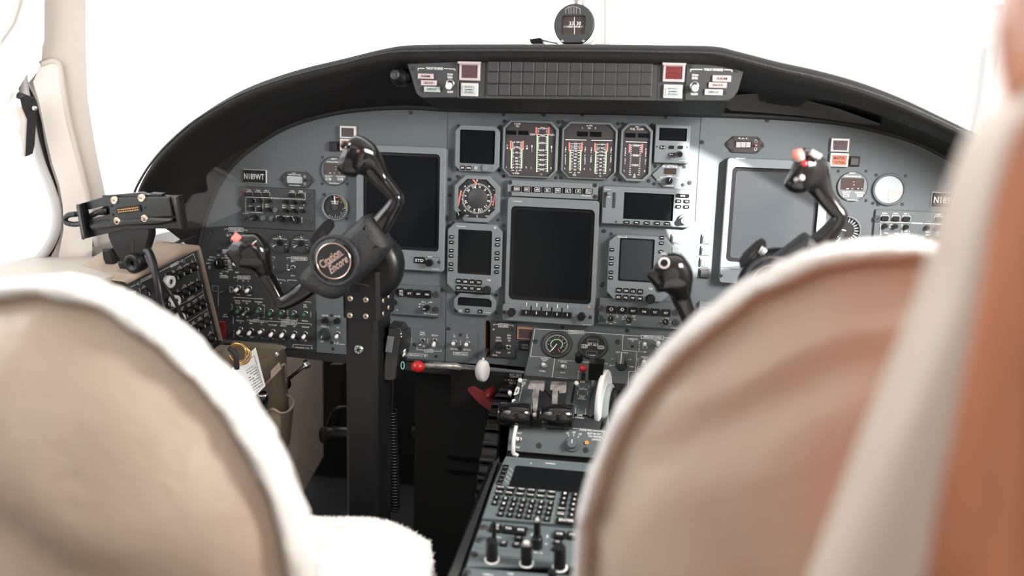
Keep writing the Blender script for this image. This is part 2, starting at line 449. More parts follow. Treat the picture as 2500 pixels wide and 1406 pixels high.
# ================================================================ the cockpit shell
def V3(p, Y): return atY(p[0], p[1], Y)
def prism(mb, pts, d, m, top=None):
    """polygon of world points pushed along vector d"""
    P = [Vector(p) for p in pts]; d = Vector(d); n = len(P); nr = Vector((0, 0, 0))
    for i in range(n): nr += (P[i] - P[0]).cross(P[(i + 1) % n] - P[0])
    ax = nr.normalized(); u = (P[1] - P[0]).normalized(); v = ax.cross(u)
    tr = tessellate_polygon([[Vector(((p - P[0]).dot(u), (p - P[0]).dot(v), 0)) for p in P]])
    mb.add(P + [p + d for p in P], [tuple(t) for t in tr] + [tuple(n + k for k in t[::-1]) for t in tr] + [(i, (i + 1) % n, n + (i + 1) % n, n + i) for i in range(n)], m)
    return mb
def spline(pts, n=8):
    P = [Vector(p) for p in pts]; P = [P[0] * 2 - P[1]] + P + [P[-1] * 2 - P[-2]]; out = []
    for i in range(1, len(P) - 2):
        a, b, c, d = P[i - 1:i + 3]
        for k in range(n):
            t = k / n; out.append(.5 * ((2 * b) + (c - a) * t + (2 * a - 5 * b + 4 * c - d) * t * t + (3 * b - a - 3 * c + d) * t ** 3))
    out.append(P[-2]); return out
def lerp_list(vals, n=8):
    return [v.x for v in spline([(x, 0, 0) for x in vals], n)]
def grid(mb, rows, m, closed=False, smooth=True):
    R = len(rows); n = len(rows[0]); fs = []
    for i in range(R - 1):
        for k in range(n if closed else n - 1): j = (k + 1) % n; fs.append((i * n + k, i * n + j, (i + 1) * n + j, (i + 1) * n + k))
    return mb.add([p for r in rows for p in r], fs, m, smooth)

# floor, ceiling, walls ---------------------------------------------------------
struct('floor', MB().box(-1.3, 1.0, -3.0, 1.0, -1.04, -1.0, 'carpet'), 'dark carpeted cockpit floor')
struct('wall_front', MB().box(-1.0, .6, .55, .6, -1.0, -.34, 'void_black'), 'dark bulkhead ahead of the pedals')
struct('wall_back', MB().box(-1.3, 1.0, -3.04, -3.0, -1.0, .66, 'cream_wall'), 'cream rear wall behind the camera')
struct('ceiling', MB().box(-1.3, 1.0, -3.0, -.12, .62, .66, 'lining'), 'pale cockpit headliner')
mb = MB()
prism(mb, [(-1.14, -3.0, -1.0), (-1.14, .55, -1.0), (-1.14, .55, -.30), (-1.14, -3.0, -.30)], (-.04, 0, 0), 'cream_wall')
prism(mb, [(-1.14, -3.0, -.30), (-1.14, -1.35, -.30), (-1.14, -1.35, .62), (-1.14, -3.0, .62)], (-.04, 0, 0), 'cream_wall')
struct('wall_left', mb, 'cream left side wall')
# right wall; its unseen window opening is cut to shape the sun patch
XW = .80
patch = [(1590, 590), (1640, 470), (1655, 400), (1635, 352), (1700, 366), (1790, 410), (2050, 560), (2060, 640), (2040, 690), (1860, 640), (1760, 655), (1690, 672)]
op = []
for p in patch:
    a = atY(p[0], p[1], 0); k = (XW - a.x) / -SUND.x; a = a - SUND * k; op.append((-a.y, a.z))
outer = [(-1.0, -1.0), (3.0, -1.0), (3.0, .62), (-1.0, .62)]
mb = MB().frame(outer, [op], 0, .006, 'cream_wall')
fr = Matrix(((0, 0, -1, XW + .006), (-1, 0, 0, 0), (0, 1, 0, 0), (0, 0, 0, 1)))
struct('wall_right', mb.xf(fr), 'cream right side wall with window opening shaped to the sun patch')
mb = MB().slab(op, 0, .004, 'window_glass'); o = struct('window_1', mb.xf(Matrix(((0, 0, -1, XW + .005), (-1, 0, 0, 0), (0, 1, 0, 0), (0, 0, 0, 1)))), 'copilot side window pane, shaped to the sun patch')

# windscreen: two panes and the centre post ------------------------------------------------
YG = .28
g = [V3((200, -60), -.02), V3((330, 560), -.02), V3((1000, 150), YG), V3((1440, 130), YG), V3((1440, -60), YG)]
mb = MB()
A_, B_, C_, D_ = Vector((-1.07, -.12, .60)), Vector((-1.03, -.10, -.30)), V3((1452, 150), YG), V3((1452, -520), YG)
mb.add([A_, B_, C_, D_], [(0, 1, 2, 3)], 'window_glass'); mb.add([p + Vector((0, .005, 0)) for p in (A_, B_, C_, D_)], [(0, 1, 2, 3)], 'window_glass')
struct('window_2', mb, 'left windscreen pane')
mb = MB(); C2, D2, A2, B2 = V3((1488, 150), YG), V3((1488, -520), YG), Vector((.8, -.12, .60)), Vector((.78, -.10, -.30))
mb.add([C2, B2, A2, D2], [(0, 1, 2, 3)], 'window_glass'); mb.add([p + Vector((0, .005, 0)) for p in (C2, B2, A2, D2)], [(0, 1, 2, 3)], 'window_glass')
struct('window_3', mb, 'right windscreen pane')
mb = MB(); a = [V3(p, YG) for p in ((1452, 160), (1452, -520), (1476, -520), (1476, 160))]
prism(mb, a, (0, .03, 0), 'white_trim'); a = [V3(p, YG + .01) for p in ((1480, 160), (1480, -520), (1487, -520), (1487, 160))]
prism(mb, a, (0, .03, 0), 'lining'); a = [V3(p, YG + .02) for p in ((1374, 160), (1374, -160), (1386, -160), (1386, 160))]
struct('trim_2', mb, 'pale windscreen centre post')

# glareshield ------------------------------------------------------------------------------
GL = [(335, 490, 486, 625), (340, 470, 489, 600), (352, 435, 495, 570), (385, 383, 510, 520), (430, 332, 540, 450), (500, 274, 592, 386), (600, 215, 692, 319), (720, 171, 800, 284), (840, 141, 900, 270),
      (960, 113, 1000, 266), (1045, 108, 1090, 271), (1200, 107, 1200, 274), (1400, 107, 1400, 277), (1600, 109, 1600, 281), (1740, 112, 1700, 284), (1800, 124, 1790, 286), (1900, 150, 1880, 290),
      (2000, 172, 1970, 296), (2100, 200, 2060, 306), (2200, 238, 2160, 328), (2300, 285, 2260, 362), (2420, 345, 2375, 432), (2520, 410, 2440, 520), (2580, 500, 2480, 640)]
YL = -.17
lip = spline([atY(a, b, YL) for a, b, c, d in GL], 5); inn = spline([atY(c, d, .003) for a, b, c, d in GL], 5)
thing_gs = thing('glareshield', 'long black padded glareshield hood arching over the whole instrument panel', 'glareshield', Vector((-.2, -.05, .1)))
rows = []
for L_, I_ in zip(lip, inn):
    d = Vector((I_.x - L_.x, 0, I_.z - L_.z)); ln_ = d.length; d.normalize()
    def pt(k, y): return Vector((L_.x + d.x * k, y, L_.z + d.z * k))
    rows.append([Vector((I_.x, .004, I_.z)), pt(ln_ * .80, -.03), pt(ln_ * .52, -.085), pt(.040, -.135), pt(.033, -.155), pt(.031, -.168), pt(.026, -.180), pt(.018, -.186), pt(.009, -.184), pt(.002, -.175), pt(0, -.16), pt(-.003, -.12), pt(-.010, .0), pt(-.014, .27)])
wpart(thing_gs, 'padded_hood', grid(MB(), rows, 'glareshield'))
wpart(thing_gs, 'edge_piping', MB().tube([r[7] + Vector((0, -.002, 0)) + (r[7] - r[3]).normalized() * .012 for r in rows], .0022, 'leather_black', 6))
wpart(thing_gs, 'rubber_seal', MB().tube([I_ + Vector((0, -.006, .004)) for I_ in inn], .0055, 'black_matte', 8))
# soft grey strip seen under the right-hand hood
st = [(1765, 240, 1762, 256), (1790, 232, 1785, 270), (1850, 228, 1850, 274), (1950, 240, 1950, 282), (2050, 266, 2040, 294), (2110, 288, 2105, 303), (2150, 302, 2148, 306)]
mb = MB(); grid(mb, [[atY(a, b, -.075), atY((a + c) / 2, (b + d) / 2, -.045), atY(c, d, -.03)] for a, b, c, d in st], 'leather_strip')
grid(mb, [[atY(a, b, -.072), atY((a + c) / 2, (b + d) / 2, -.041), atY(c, d, -.026)] for a, b, c, d in st], 'leather_strip')
wpart(thing_gs, 'leather_strip', mb)

# main panel -------------------------------------------------------------------------------
pan = thing('instrument_panel', 'wide curved grey instrument panel sheet that carries every dial and screen', 'instrument panel', PAN.mat(Vector((-.19, 0, -.25))))
def PQ(x, y): r = PAN.q(x, y); return (r.x + .19, r.y + .25)
top = [(p.x + .19, p.z + .25) for p in inn]
bl, br = PQ(560, 868), PQ(1285, 897)
poly = [(top[0][0], top[0][1])] + top[1:] + [(top[-1][0], -.26), (br[0] + .02, -.26), br, PQ(1163, 884), PQ(1000, 880), PQ(845, 867), PQ(770, 858), PQ(572, 846), (top[0][0] + .02, PQ(572, 846)[1])]
slot = [PQ(1184, 872), PQ(1196, 873), PQ(1197, 790), PQ(1194, 783), PQ(1190, 782), PQ(1186, 783), PQ(1184, 790)]
mb = MB().frame(poly, [slot], -.03, 0, 'panel_gray', depth=-.03, inner_m='slot_brown')
mb.slab([(a, b) for a, b in slot], -.05, -.028, 'void_black')
for a, b in (((1093, 272), (1087.5, 883)), ((1711.6, 285), (1697, 540)), ((770, 655), (769, 857)), ((586, 549), (764, 556))):
    mb.seg(PQ(*a), PQ(*b), .0011, .0004, 'dark_panel')
part(pan, 'panel_sheet', mb)
_k = MB().lathe([(.0038, 0), (.0038, .0012), (.003, .0022)], 0, 0, 'screw_dark', 14)
for a in (.5, 2.07):
    d = Vector((math.cos(a), math.sin(a))) * .0019; _k.seg(-d, d, .001, .0024, 'void_black')
scm = _k.mesh('screw')
for x, y in [(1002, 275), (778, 285), (566, 406), (1229, 279), (1327, 280), (1421, 280), (1624, 284), (1873, 294), (1714, 347), (2140, 313), (1099, 438), (1098, 550), (1475, 564), (1469, 697), (1081, 708), (1095, 802), (1099, 477),
             (1684, 446), (1232, 739), (1373, 798), (1613, 733), (1531, 807), (519, 563), (540, 612), (2145, 498), (2190, 690)]:
    r = PAN.q(x, y); o = link('screw', scm, pan, (r.x + .19, r.y + .25, .0)); o.rotation_euler = (0, 0, random.random() * 3)
struct('trim_3', prism(MB(), [(-.97, .0, -.508), (-.27, .0, -.532), (-.27, .0, -.515), (-.97, .0, -.49)], (0, .03, 0), 'black_matte'), 'black edge strip under the panel')

# warning panel under the hood ------------------------------------------------------------
# (built in c_units)
# left side: pillar, window frame ----------------------------------------------------------
PL = Plane((-1.0, -.15, 0), (math.sin(math.radians(40)), math.cos(math.radians(40)), 0), (0, 0, 1))
PL = Plane((-1.0, -.15, 0), (math.sin(math.radians(50)), math.cos(math.radians(50)), 0), (0, 0, 1))
PLn = PL.n if PL.n.y < 0 else -PL.n
def side(pts, w, d, m, nm, lab, sp=4, closed=True):
    P = [PL.hit(x, y) + PLn * w for x, y in pts]; mb = MB(); prism(mb, P, -PLn * d, m); return mb
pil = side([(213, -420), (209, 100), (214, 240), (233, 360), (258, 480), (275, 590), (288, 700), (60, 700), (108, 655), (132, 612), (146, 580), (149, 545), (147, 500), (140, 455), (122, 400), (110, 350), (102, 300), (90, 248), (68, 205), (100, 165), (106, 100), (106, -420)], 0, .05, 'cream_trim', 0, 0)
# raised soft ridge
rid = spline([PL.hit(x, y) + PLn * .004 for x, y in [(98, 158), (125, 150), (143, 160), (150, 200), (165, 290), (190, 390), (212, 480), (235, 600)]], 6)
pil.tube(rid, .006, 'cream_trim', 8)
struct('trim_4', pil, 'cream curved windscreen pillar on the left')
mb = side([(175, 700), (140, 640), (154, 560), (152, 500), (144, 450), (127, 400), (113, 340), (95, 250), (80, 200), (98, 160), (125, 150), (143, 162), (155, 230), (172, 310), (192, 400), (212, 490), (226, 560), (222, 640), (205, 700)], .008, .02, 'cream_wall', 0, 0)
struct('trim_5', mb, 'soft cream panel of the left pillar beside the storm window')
# diagonal window post and upper window frame
mb = side([(-60, 350), (0, 285), (98, 128), (106, 100), (107, -420), (50, -420), (46, 10), (30, 60), (-60, 190)], .02, .03, 'white_trim', 0, 0)
struct('trim_6', mb, 'white diagonal post between the two left side windows')
mb = side([(-60, 190), (30, 60), (46, 10), (50, -420), (38, -420), (34, 5), (18, 52), (-60, 165)], .024, .03, 'hazy_wall', 0, 0)
struct('trim_7', mb, 'grey upper window edge')
# grey rubber ring and black gap of the storm window
mb = MB(); ring = [(52, 150), (58, 215), (72, 290), (85, 350), (100, 400), (120, 450), (136, 500), (139, 540), (130, 580), (112, 612), (90, 638)]
P = spline([PL.hit(x, y) + PLn * .001 for x, y in ring], 6); mb.tube(P, .0085, 'gray_rubber', 10)
struct('trim_8', mb, 'grey rubber ring round the storm window')
mb = side([(62, 196), (92, 215), (110, 260), (125, 350), (150, 450), (158, 545), (146, 612), (112, 664), (92, 650), (126, 600), (138, 545), (132, 495), (112, 432), (88, 350), (72, 270)], -.004, .02, 'black_matte', 0, 0)
struct('trim_9', mb, 'black gap behind the storm window ring')
mb = MB(); P = [PL.hit(x, y) - PLn * .012 for x, y in [(-60, 130), (55, 150), (70, 290), (100, 380), (128, 450), (142, 500), (144, 545), (133, 590), (100, 640), (-60, 640)]]
prism(mb, P, -PLn * .005, 'hazy_glass'); struct('window_4', mb, 'left storm window pane')
# storm window handle
hd = thing('window_latch_handle', 'black and cream latch handle of the left storm window', 'handle', PL.hit(62, 300) + PLn * .03)
mb = MB(); P = [PL.hit(x, y) + PLn * .045 for x, y in [(45, 238), (60, 232), (80, 240), (85, 250), (84, 290), (80, 350), (75, 372), (58, 379), (60, 330), (62, 290), (50, 262)]]
prism(mb, P, -PLn * .014, 'black_plastic')
mb.tube([PL.hit(42, 232) + PLn * .03, PL.hit(62, 240) + PLn * .038, PL.hit(76, 246) + PLn * .04], .006, 'black_plastic', 10)
wpart(hd, 'lever', mb)
mb = MB(); P = [PL.hit(x, y) + PLn * .042 for x, y in [(34, 255), (52, 262), (62, 290), (60, 330), (58, 379), (52, 376), (50, 345), (42, 320), (46, 300)]]
prism(mb, P, -PLn * .012, 'cream_trim'); wpart(hd, 'grip', mb, 'cream grip')
wpart(hd, 'pivot_pin', MB().sphere(PL.hit(79, 263) + PLn * .05, .0045, 'steel', 10))

# footwell side panel --------------------------------------------------------------------
mb = MB(); P = [atX(x, y, -.90) for x, y in [(560, 850), (800, 868), (822, 905), (806, 1010), (790, 1080), (738, 1135), (640, 1200), (560, 1200)]]
mb = MB(); prism(mb, [(-.90, -.10, -.5), (-.90, .52, -.5), (-.90, .52, -.93), (-.90, .30, -1.0), (-.90, -.10, -1.0)], (-.02, 0, 0), 'tan_vinyl')
struct('trim_10', mb, 'tan vinyl side lining of the footwell')
mb = MB(); prism(mb, [(-1.12, -.10, -.5), (-.90, -.10, -.5), (-.90, -.10, -1.0), (-1.12, -.10, -1.0)], (0, -.02, 0), 'tan_vinyl')
struct('trim_11', mb, 'tan vinyl end of the footwell lining')

# aft right bulkhead with its pale door edge ---------------------------------------------
YB = -1.30
le = [(2520, 190), (2480, 255), (2440, 290), (2404, 335), (2382, 385), (2365, 424), (2345, 490), (2327, 540), (2308, 630), (2285, 722), (2236, 815), (2200, 890), (2133, 1060), (2070, 1235), (2017, 1390), (1960, 1560), (1900, 1750)]
le = [(2530, 175), (2484, 250), (2440, 285), (2404, 330), (2365, 424), (2327, 540), (2285, 700), (2236, 830), (2185, 960), (2133, 1085), (2075, 1240), (2017, 1390), (1950, 1570), (1880, 1760)]
re_ = [(2560, 200), (2500, 270), (2486, 300), (2468, 335), (2440, 424), (2415, 540), (2396, 680), (2375, 800), (2352, 915), (2325, 1060), (2291, 1220), (2261, 1400), (2225, 1570), (2190, 1760)]
Lp = spline([atY(x, y, YB - .0) for x, y in le], 4); Rp = spline([atY(x, y, YB - .02) for x, y in re_], 4)
mb = MB(); rows = []
for a, b in zip(Lp, Rp):
    c = (a + b) / 2; n_ = Vector((0, -1, 0)); rows.append([a + Vector((0, .03, 0)), a + n_ * .0, a * .93 + b * .07 + n_ * .008, a * .75 + b * .25 + n_ * .014, c + n_ * .015, a * .25 + b * .75 + n_ * .012, a * .08 + b * .92 + n_ * .006, b, b + Vector((0, .03, 0))])
grid(mb, rows, 'post_trim'); struct('trim_1', mb, 'pale padded edge of the wooden bulkhead on the far right')
R3 = [Vector((p.x, YB, p.z)) for p in Rp]
mb = MB(); prism(mb, [p for p in R3] + [Vector((.79, YB, R3[-1].z)), Vector((.79, YB, .62)), Vector((R3[0].x + .12, YB, .62)), atY(2475, -60, YB), atY(2462, 60, YB), atY(2470, 160, YB), atY(2486, 235, YB)], (0, .02, 0), 'wood')
prism(mb, [Vector((R3[-1].x - .02, YB, R3[-1].z)), Vector((R3[-1].x - .02, YB, -1.0)), Vector((.79, YB, -1.0)), Vector((.79, YB, R3[-1].z))], (0, .02, 0), 'wood')
struct('wall_aft', mb, 'polished reddish wood bulkhead on the far right')

mb = MB(); mb.box(-1.125, -1.121, -1.35, -.34, -.30, .60, 'window_glass'); struct('window_5', mb, 'large left side window pane behind the diagonal post')
# outside: a pale hangar far beyond the windscreen ---------------------------------------
hb = thing('hangar_building', 'faint pale hangar far outside beyond the right windscreen', 'building', Vector((17, 45, -2.2)))
mb = MB(); mb.box(.6, 42, 46, 60, -2.2, 4.9, 'far_wall'); wpart(hb, 'wall', mb)
mb = MB(); mb.box(.6, 42, 46, 60, 4.9, 5.3, 'far_door'); wpart(hb, 'roof', mb)
for i in range(5):
    mb = MB(); mb.box(13 + i * 6, 17 + i * 6, 45.9, 46.0, -1.6, 3.4, 'far_door'); wpart(hb, 'hangar_door', mb)
o = struct('ground', MB().box(-150, 150, -10, 200, -2.3, -2.2, 'apron'), 'bright apron outside'); 
# ================================================================ instruments on the main panel
def unit(name, label, cat, z, box, w=.008, group=None, plane=None): return Unit(name, label, cat, plane or PAN, z, box, w, group)
def rowbtn(u, xs, y, w, h, txts, dy=0, **k):
    for i, x in enumerate(xs): yy = y + dy * (x - xs[0]); u.btn((x - w / 2, yy - h / 2, x + w / 2, yy + h / 2), txts[i] if txts else None, **k)

# ---- primary flight displays
u = unit('flight_display', 'large dark left flight display half hidden behind the left yoke horn', 'display', ZF, (868, 358, 1085, 660), .016, 'large portrait flight displays')
u.body('rect', .006, 'bezel_gray', .0015); u.screen((884, 374, 1072, 611), .008, 'screen_black', sink=.007, border=.006)
u.t('Honeywell', 896, 363.5, 3.4, 18); u.t('Honeywell', 1064, 657, 3.2, 16)
u.ln([(1000, 627), (1072, 628), (1072, 652)], .6, 'dark_panel'); u.t('BARO', 1050, 627, 3.5, 10)
u.btn((1012, 628, 1038, 642), 'STD', hgt=.003, r=.001, label=None); u.knob(1046, 643, 8.5, .012, 'knob_black', None); u.screw(1072, 640); u.done('bezel')
u = unit('flight_display', 'large right flight display with grey reflections behind the right yoke horn', 'display', ZF, (1764, 391, 2014, 700), .022, 'large portrait flight displays')
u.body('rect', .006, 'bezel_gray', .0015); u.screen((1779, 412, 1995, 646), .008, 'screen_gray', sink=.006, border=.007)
u.t('Honeywell', 1808, 386.5, 3.8, 22); u.ln([(1757, 652), (1785, 653), (1785, 657), (1860, 661)], .7, 'dark_panel'); u.ln([(1757, 657), (1755, 698)], .7, 'dark_panel'); u.screw(1760, 673); u.done('bezel')

# ---- standby horizon display
u = unit('standby_display', 'small square dark standby display with clipped corners, upper left of the gauges', 'display', ZD, (190, 165, 868, 870), .012)
u.body('oct', .010, 'bezel_gray'); u.screen((260, 235, 800, 748), .003, 'screen_black', sink=.004)
u.btn((278, 776, 346, 842), 'APR', r=.001, hgt=.002); u.btn((370, 780, 442, 845), 'HP/IN', r=.001, hgt=.002)
u.knob(508, 812, 26, .003, 'gray_rubber', name='sensor', knurl=False); u.knob(652, 812, 50, .004, 'bezel_gray', name='knob', knurl=False, label='grey round button'); u.t('QNE', 652, 812, 32, 60)
u.ln([(590, 752), (590, 870)], 3, 'dark_panel'); u.ln([(762, 755), (762, 865)], 3, 'dark_panel'); u.ln([(190, 748), (868, 760)], 3, 'dark_panel')
for x, y in ((222, 172), (860, 186), (212, 836), (848, 856)): u.screw(x, y, w=.0)
u.done('bezel')

# ---- engine tape gauges
def tape(u, xl, xr, yt, yb, yred, labels, ticks, green=True, base=None, lx=None, tw=7, bar=26, gd=0, slope=.0, fs=30, dx=0, red_in=True):
    """two facing scales: left edge xl, right edge xr with numerals between; dx = shift of the bottom"""
    def X(x, y): return x + dx * (y - yt) / (yb - yt)
    for sx, x in ((1, xl), (-1, xr)):
        u.ln([(X(x, yt), yt - 5), (X(x, yred), yred)], bar, 'print_red')
        if green: u.ln([(X(x + sx * 14, yred), yred + 6), (X(x + sx * 14, yb), yb)], 17, 'print_green')
    for y, k in ticks:
        for sx, x in ((1, xl), (-1, xr)): a = X(x, y) + sx * 22; u.ln([(a, y), (a + sx * (34 if k else 18), y)], 8 if k else 6)
    for s_, y in labels: u.t(s_, X((xl + xr) / 2, y), y, fs, len(s_) * 22 * fs / 30)
def ticks_(y0, y1, n, major=5, off=0): return [(y0 + (y1 - y0) * i / n, (i + off) % major == 0) for i in range(n + 1)]
u = unit('engine_gauge', 'black vertical tape gauge marked N1 and ITT, leftmost of the three tape gauges', 'gauge', ZD, (912, 90, 1760, 960), .012, 'vertical tape engine gauges')
u.body('oct', .0145, 'bezel_gray', .0015)
fc = octo(*u.R(945, 122, 1722, 940), .012); u.holes.append(fc); g_ = MB().slab(fc, .0, .007, 'gauge_face'); u.w = .007
u.f, keep = g_, u.f
u.t('% RPM', 1143, 138, 22, 96); u.t('N1', 1147, 173, 32, 44); u.t('750', 1530, 208, 34, 74); u.t('700', 1525, 318, 34, 74); u.t('650', 1522, 430, 34, 74)
for s_, y in (('600', 541), ('500', 615), ('400', 689), ('300', 764), ('200', 834)): u.t(s_, 1517, y, 32, 74)
u.t('IGN', 1373, 300, 32, 68); u.t('IGN', 1678, 307, 32, 68)
for s_, y in (('110', 417), ('100', 496), ('90', 578), ('80', 659), ('60', 706), ('40', 753), ('20', 803), ('0', 853)): u.t(s_, 1135, y, 30, 22 * len(s_))
u.vt('N1', 990, 470, 508, 26, 20); u.vt('N1', 1290, 478, 515, 26, 20); u.vt('ITT', 1367, 480, 555, 30, 18); u.vt('ITT', 1667, 490, 562, 30, 18)
u.t('L', 980, 795, 30, 14); u.t('R', 1282, 803, 30, 20); u.t('L', 1357, 808, 30, 14); u.t('R', 1660, 816, 30, 20); u.t('% RPM', 1120, 894, 24, 96); u.t('°C', 1506, 910, 28, 34)
tape(u, 1045, 1232, 415, 810, 520, [], ticks_(417, 496, 5, 5) + ticks_(520, 659, 9, 4) + ticks_(683, 850, 7, 2, 1), dx=-8)
tape(u, 1435, 1625, 208, 865, 300, [], ticks_(210, 300, 4, 4) + ticks_(330, 541, 14, 7) + ticks_(578, 860, 8, 2, 1), dx=-8, bar=24)
part(u.root, 'dial_face', u.f)
for bx_ in ((975, 240, 1128, 305), (1160, 243, 1312, 308)): u.screen(bx_, .0004, 'screen_black', name='digital_readout', sink=-.0004, hole=False)
u.f = keep; u.w = .012
for x, y in ((925, 96), (1757, 115), (915, 940), (1722, 968)): u.screw(x, y, w=0)
u.done('bezel')
u = unit('engine_gauge', 'black tape gauge marked N2, OIL PRESS and OIL TEMP, middle of the three', 'gauge', ZE, (-500, 108, 345, 985), .012, 'vertical tape engine gauges')
u.body('oct', .0145, 'bezel_gray', .0015)
fc = octo(*u.R(-470, 145, 318, 968), .012); u.holes.append(fc); keep = u.f; u.w = .007; u.f = MB().slab(fc, 0, .007, 'gauge_face')
o_ = -2312.5  # shift from frame D to frame E
def tD(s_, x, y, h, w): u.t(s_, x + o_, y, h, w)
tD('% RPM', 2243, 168, 22, 90); tD('N2', 2242, 203, 28, 44); tD('L', 2140, 200, 28, 14); tD('R', 2340, 204, 28, 18)
u.ln([(1882 + o_, 380), (2192 + o_, 387)], 10); u.ln([(2277 + o_, 390), (2587 + o_, 396)], 10)
for s_, y in (('300', 443), ('250', 480), ('200', 516), ('140', 552), ('120', 602), ('100', 647), ('80', 694), ('60', 744), ('40', 790), ('20', 838), ('0', 886)): tD(s_, 2034 - (y - 443) * .03, y, 27, 20 * len(s_))
for s_, y in (('160', 452), ('140', 508), ('120', 562), ('100', 619), ('80', 677), ('60', 730), ('40', 786), ('20', 841), ('0', 894)): tD(s_, 2430 - (y - 452) * .05, y, 27, 20 * len(s_))
for x in (1883, 2182): u.vt('OIL PRESS', x + o_, 500, 745, 24, 18, dx=-6)
for x in (2276, 2578): u.vt('OIL TEMP', x + o_, 508, 722, 24, 18, dx=-8)
for s_, x, y in (('L', 1872, 818), ('R', 2167, 828), ('L', 2262, 830), ('R', 2560, 840)): tD(s_, x, y, 28, 16)
tD('PSI', 2015, 920, 24, 44); tD('°C', 2406, 936, 26, 34)
tape(u, 1940 + o_, 2132 + o_, 440, 845, 543, [], ticks_(443, 543, 4, 2) + ticks_(575, 838, 11, 2), dx=-10, bar=24); u.ln([(1938 + o_, 880), (1972 + o_, 881)], 8); u.ln([(2065 + o_, 884), (2100 + o_, 885)], 8)
for x in (1950, 2100): u.ln([(x + o_, 815), (x + o_, 845)], 12, 'print_red')
tape(u, 2332 + o_, 2520 + o_, 450, 868, 552, [], ticks_(452, 508, 2, 2) + ticks_(530, 868, 15, 2), dx=-16, bar=24)
u.ln([(2325 + o_, 892), (2362 + o_, 893)], 9); u.ln([(2455 + o_, 896), (2492 + o_, 897)], 9)
part(u.root, 'dial_face', u.f)
for bx_ in ((2055 + o_, 258, 2222 + o_, 332), (2252 + o_, 262, 2428 + o_, 338)): u.screen(bx_, .0004, 'screen_black', name='digital_readout', sink=-.0004, hole=False)
u.f = keep; u.w = .012
for x, y in ((1822 + o_, 112), (360, 138), (1795 + o_, 970), (315, 998)): u.screw(x, y, w=0)
u.done('bezel')
u = unit('engine_gauge', 'narrow black tape gauge marked FUEL FLOW, rightmost of the three tape gauges', 'gauge', ZE, (398, 128, 884, 1022), .012, 'vertical tape engine gauges')
u.body('oct', .0135, 'bezel_gray', .0015)
fc = octo(*u.R(433, 168, 848, 985), .011); u.holes.append(fc); keep = u.f; u.w = .007; u.f = MB().slab(fc, 0, .007, 'gauge_face')
u.t('PPH', 662, 188, 22, 48); u.t('FUEL  FLOW', 658, 220, 32, 205); u.ln([(492, 411), (806, 421)], 11)
for s_, y in (('3000', 470), ('2000', 620), ('1000', 769), ('0', 915)): u.t(s_, 646 - (y - 470) * .06, y, 33, 22 * len(s_))
u.vt('FUEL QTY', 484, 520, 745, 26, 18, dx=-10); u.vt('FUEL QTY', 797, 530, 752, 26, 18, dx=-12); u.t('L', 465, 850, 30, 15); u.t('R', 776, 860, 30, 20); u.t('LBS', 617, 947, 26, 44)
def fx(y, b): return b - (y - 460) * .055
for b, sx in ((548, 1), (738, -1)):
    u.ln([(fx(460, b), 458), (fx(565, b), 565)], 24, 'print_red')
    for i in range(16): y = 466 + 449 * i / 15; u.ln([(fx(y, b) + sx * 16, y), (fx(y, b) + sx * (44 if i % 5 == 0 else 32), y)], 9)
part(u.root, 'dial_face', u.f)
for bx_ in ((476, 280, 638, 348), (670, 285, 836, 352)): u.screen(bx_, .0004, 'screen_black', name='digital_readout', sink=-.0004, hole=False)
u.f = keep; u.w = .012
for x, y in ((428, 137), (884, 152), (383, 1002), (835, 1015)): u.screw(x, y, w=0)
u.done('bezel')
# ---- standby radio control with its knob
u = unit('radio_control', 'grey radio unit with small dark screen and one black knob right of the tape gauges', 'radio', ZE, (925, 155, 1458, 742), .016)
u.body('rect', .0012, 'bezel_gray', .0014); u.screen((995, 205, 1418, 400), .0008, 'screen_black', sink=.003)
for x, tx in ((1052, 'I-I'), (1187, ''), (1325, '')): u.btn((x - 36, 472, x + 36, 520), tx, r=.001)
u.btn((1145, 582, 1222, 632), '50', r=.001); u.knob(1312, 606, 44, .022, 'knob_black'); u.t('TUNE', 1192, 672, 16, 42); u.t('Honeywell', 1355, 700, 14, 110)
u.ln([(1232, 680), (1262, 655)], 3)
for x, y in ((962, 487), (1420, 497)): u.knob(x, y, 11, .0004, 'void_black', name='hole', knurl=False)
u.done()
u = unit('speed_setting_unit', 'grey octagonal unit marked N1 SETTING with small readout and knob', 'control', ZE, (888, 745, 1425, 1108), .004)
u.body('oct', .021, 'bezel_gray', .0006); u.screen((1065, 818, 1255, 910), .0008, 'compass_card', sink=.001)
u.t('N1 SETTING', 1162, 790, 34, 225); u.t('RESET', 1155, 935, 18, 70); u.t('CLB', 1028, 955, 18, 44); u.t('CRU', 1278, 960, 18, 44)
u.ln([(1050, 948), (1245, 948)], 4); u.knob(1148, 1012, 56, .014, 'knob_black', 68); u.t('PUSH FOR SET', 1145, 1082, 16, 150)
e_ = [(1020 + 60 * math.cos(a * PI / 10), 1010 + 28 * math.sin(a * PI / 10)) for a in range(21)]; u.ln(e_, 3); u.t('T.O.', 1018, 1010, 18, 50)
for x, y in ((935, 786), (1378, 796), (918, 1056), (1358, 1072)): u.screw(x, y, w=0)
u.done()
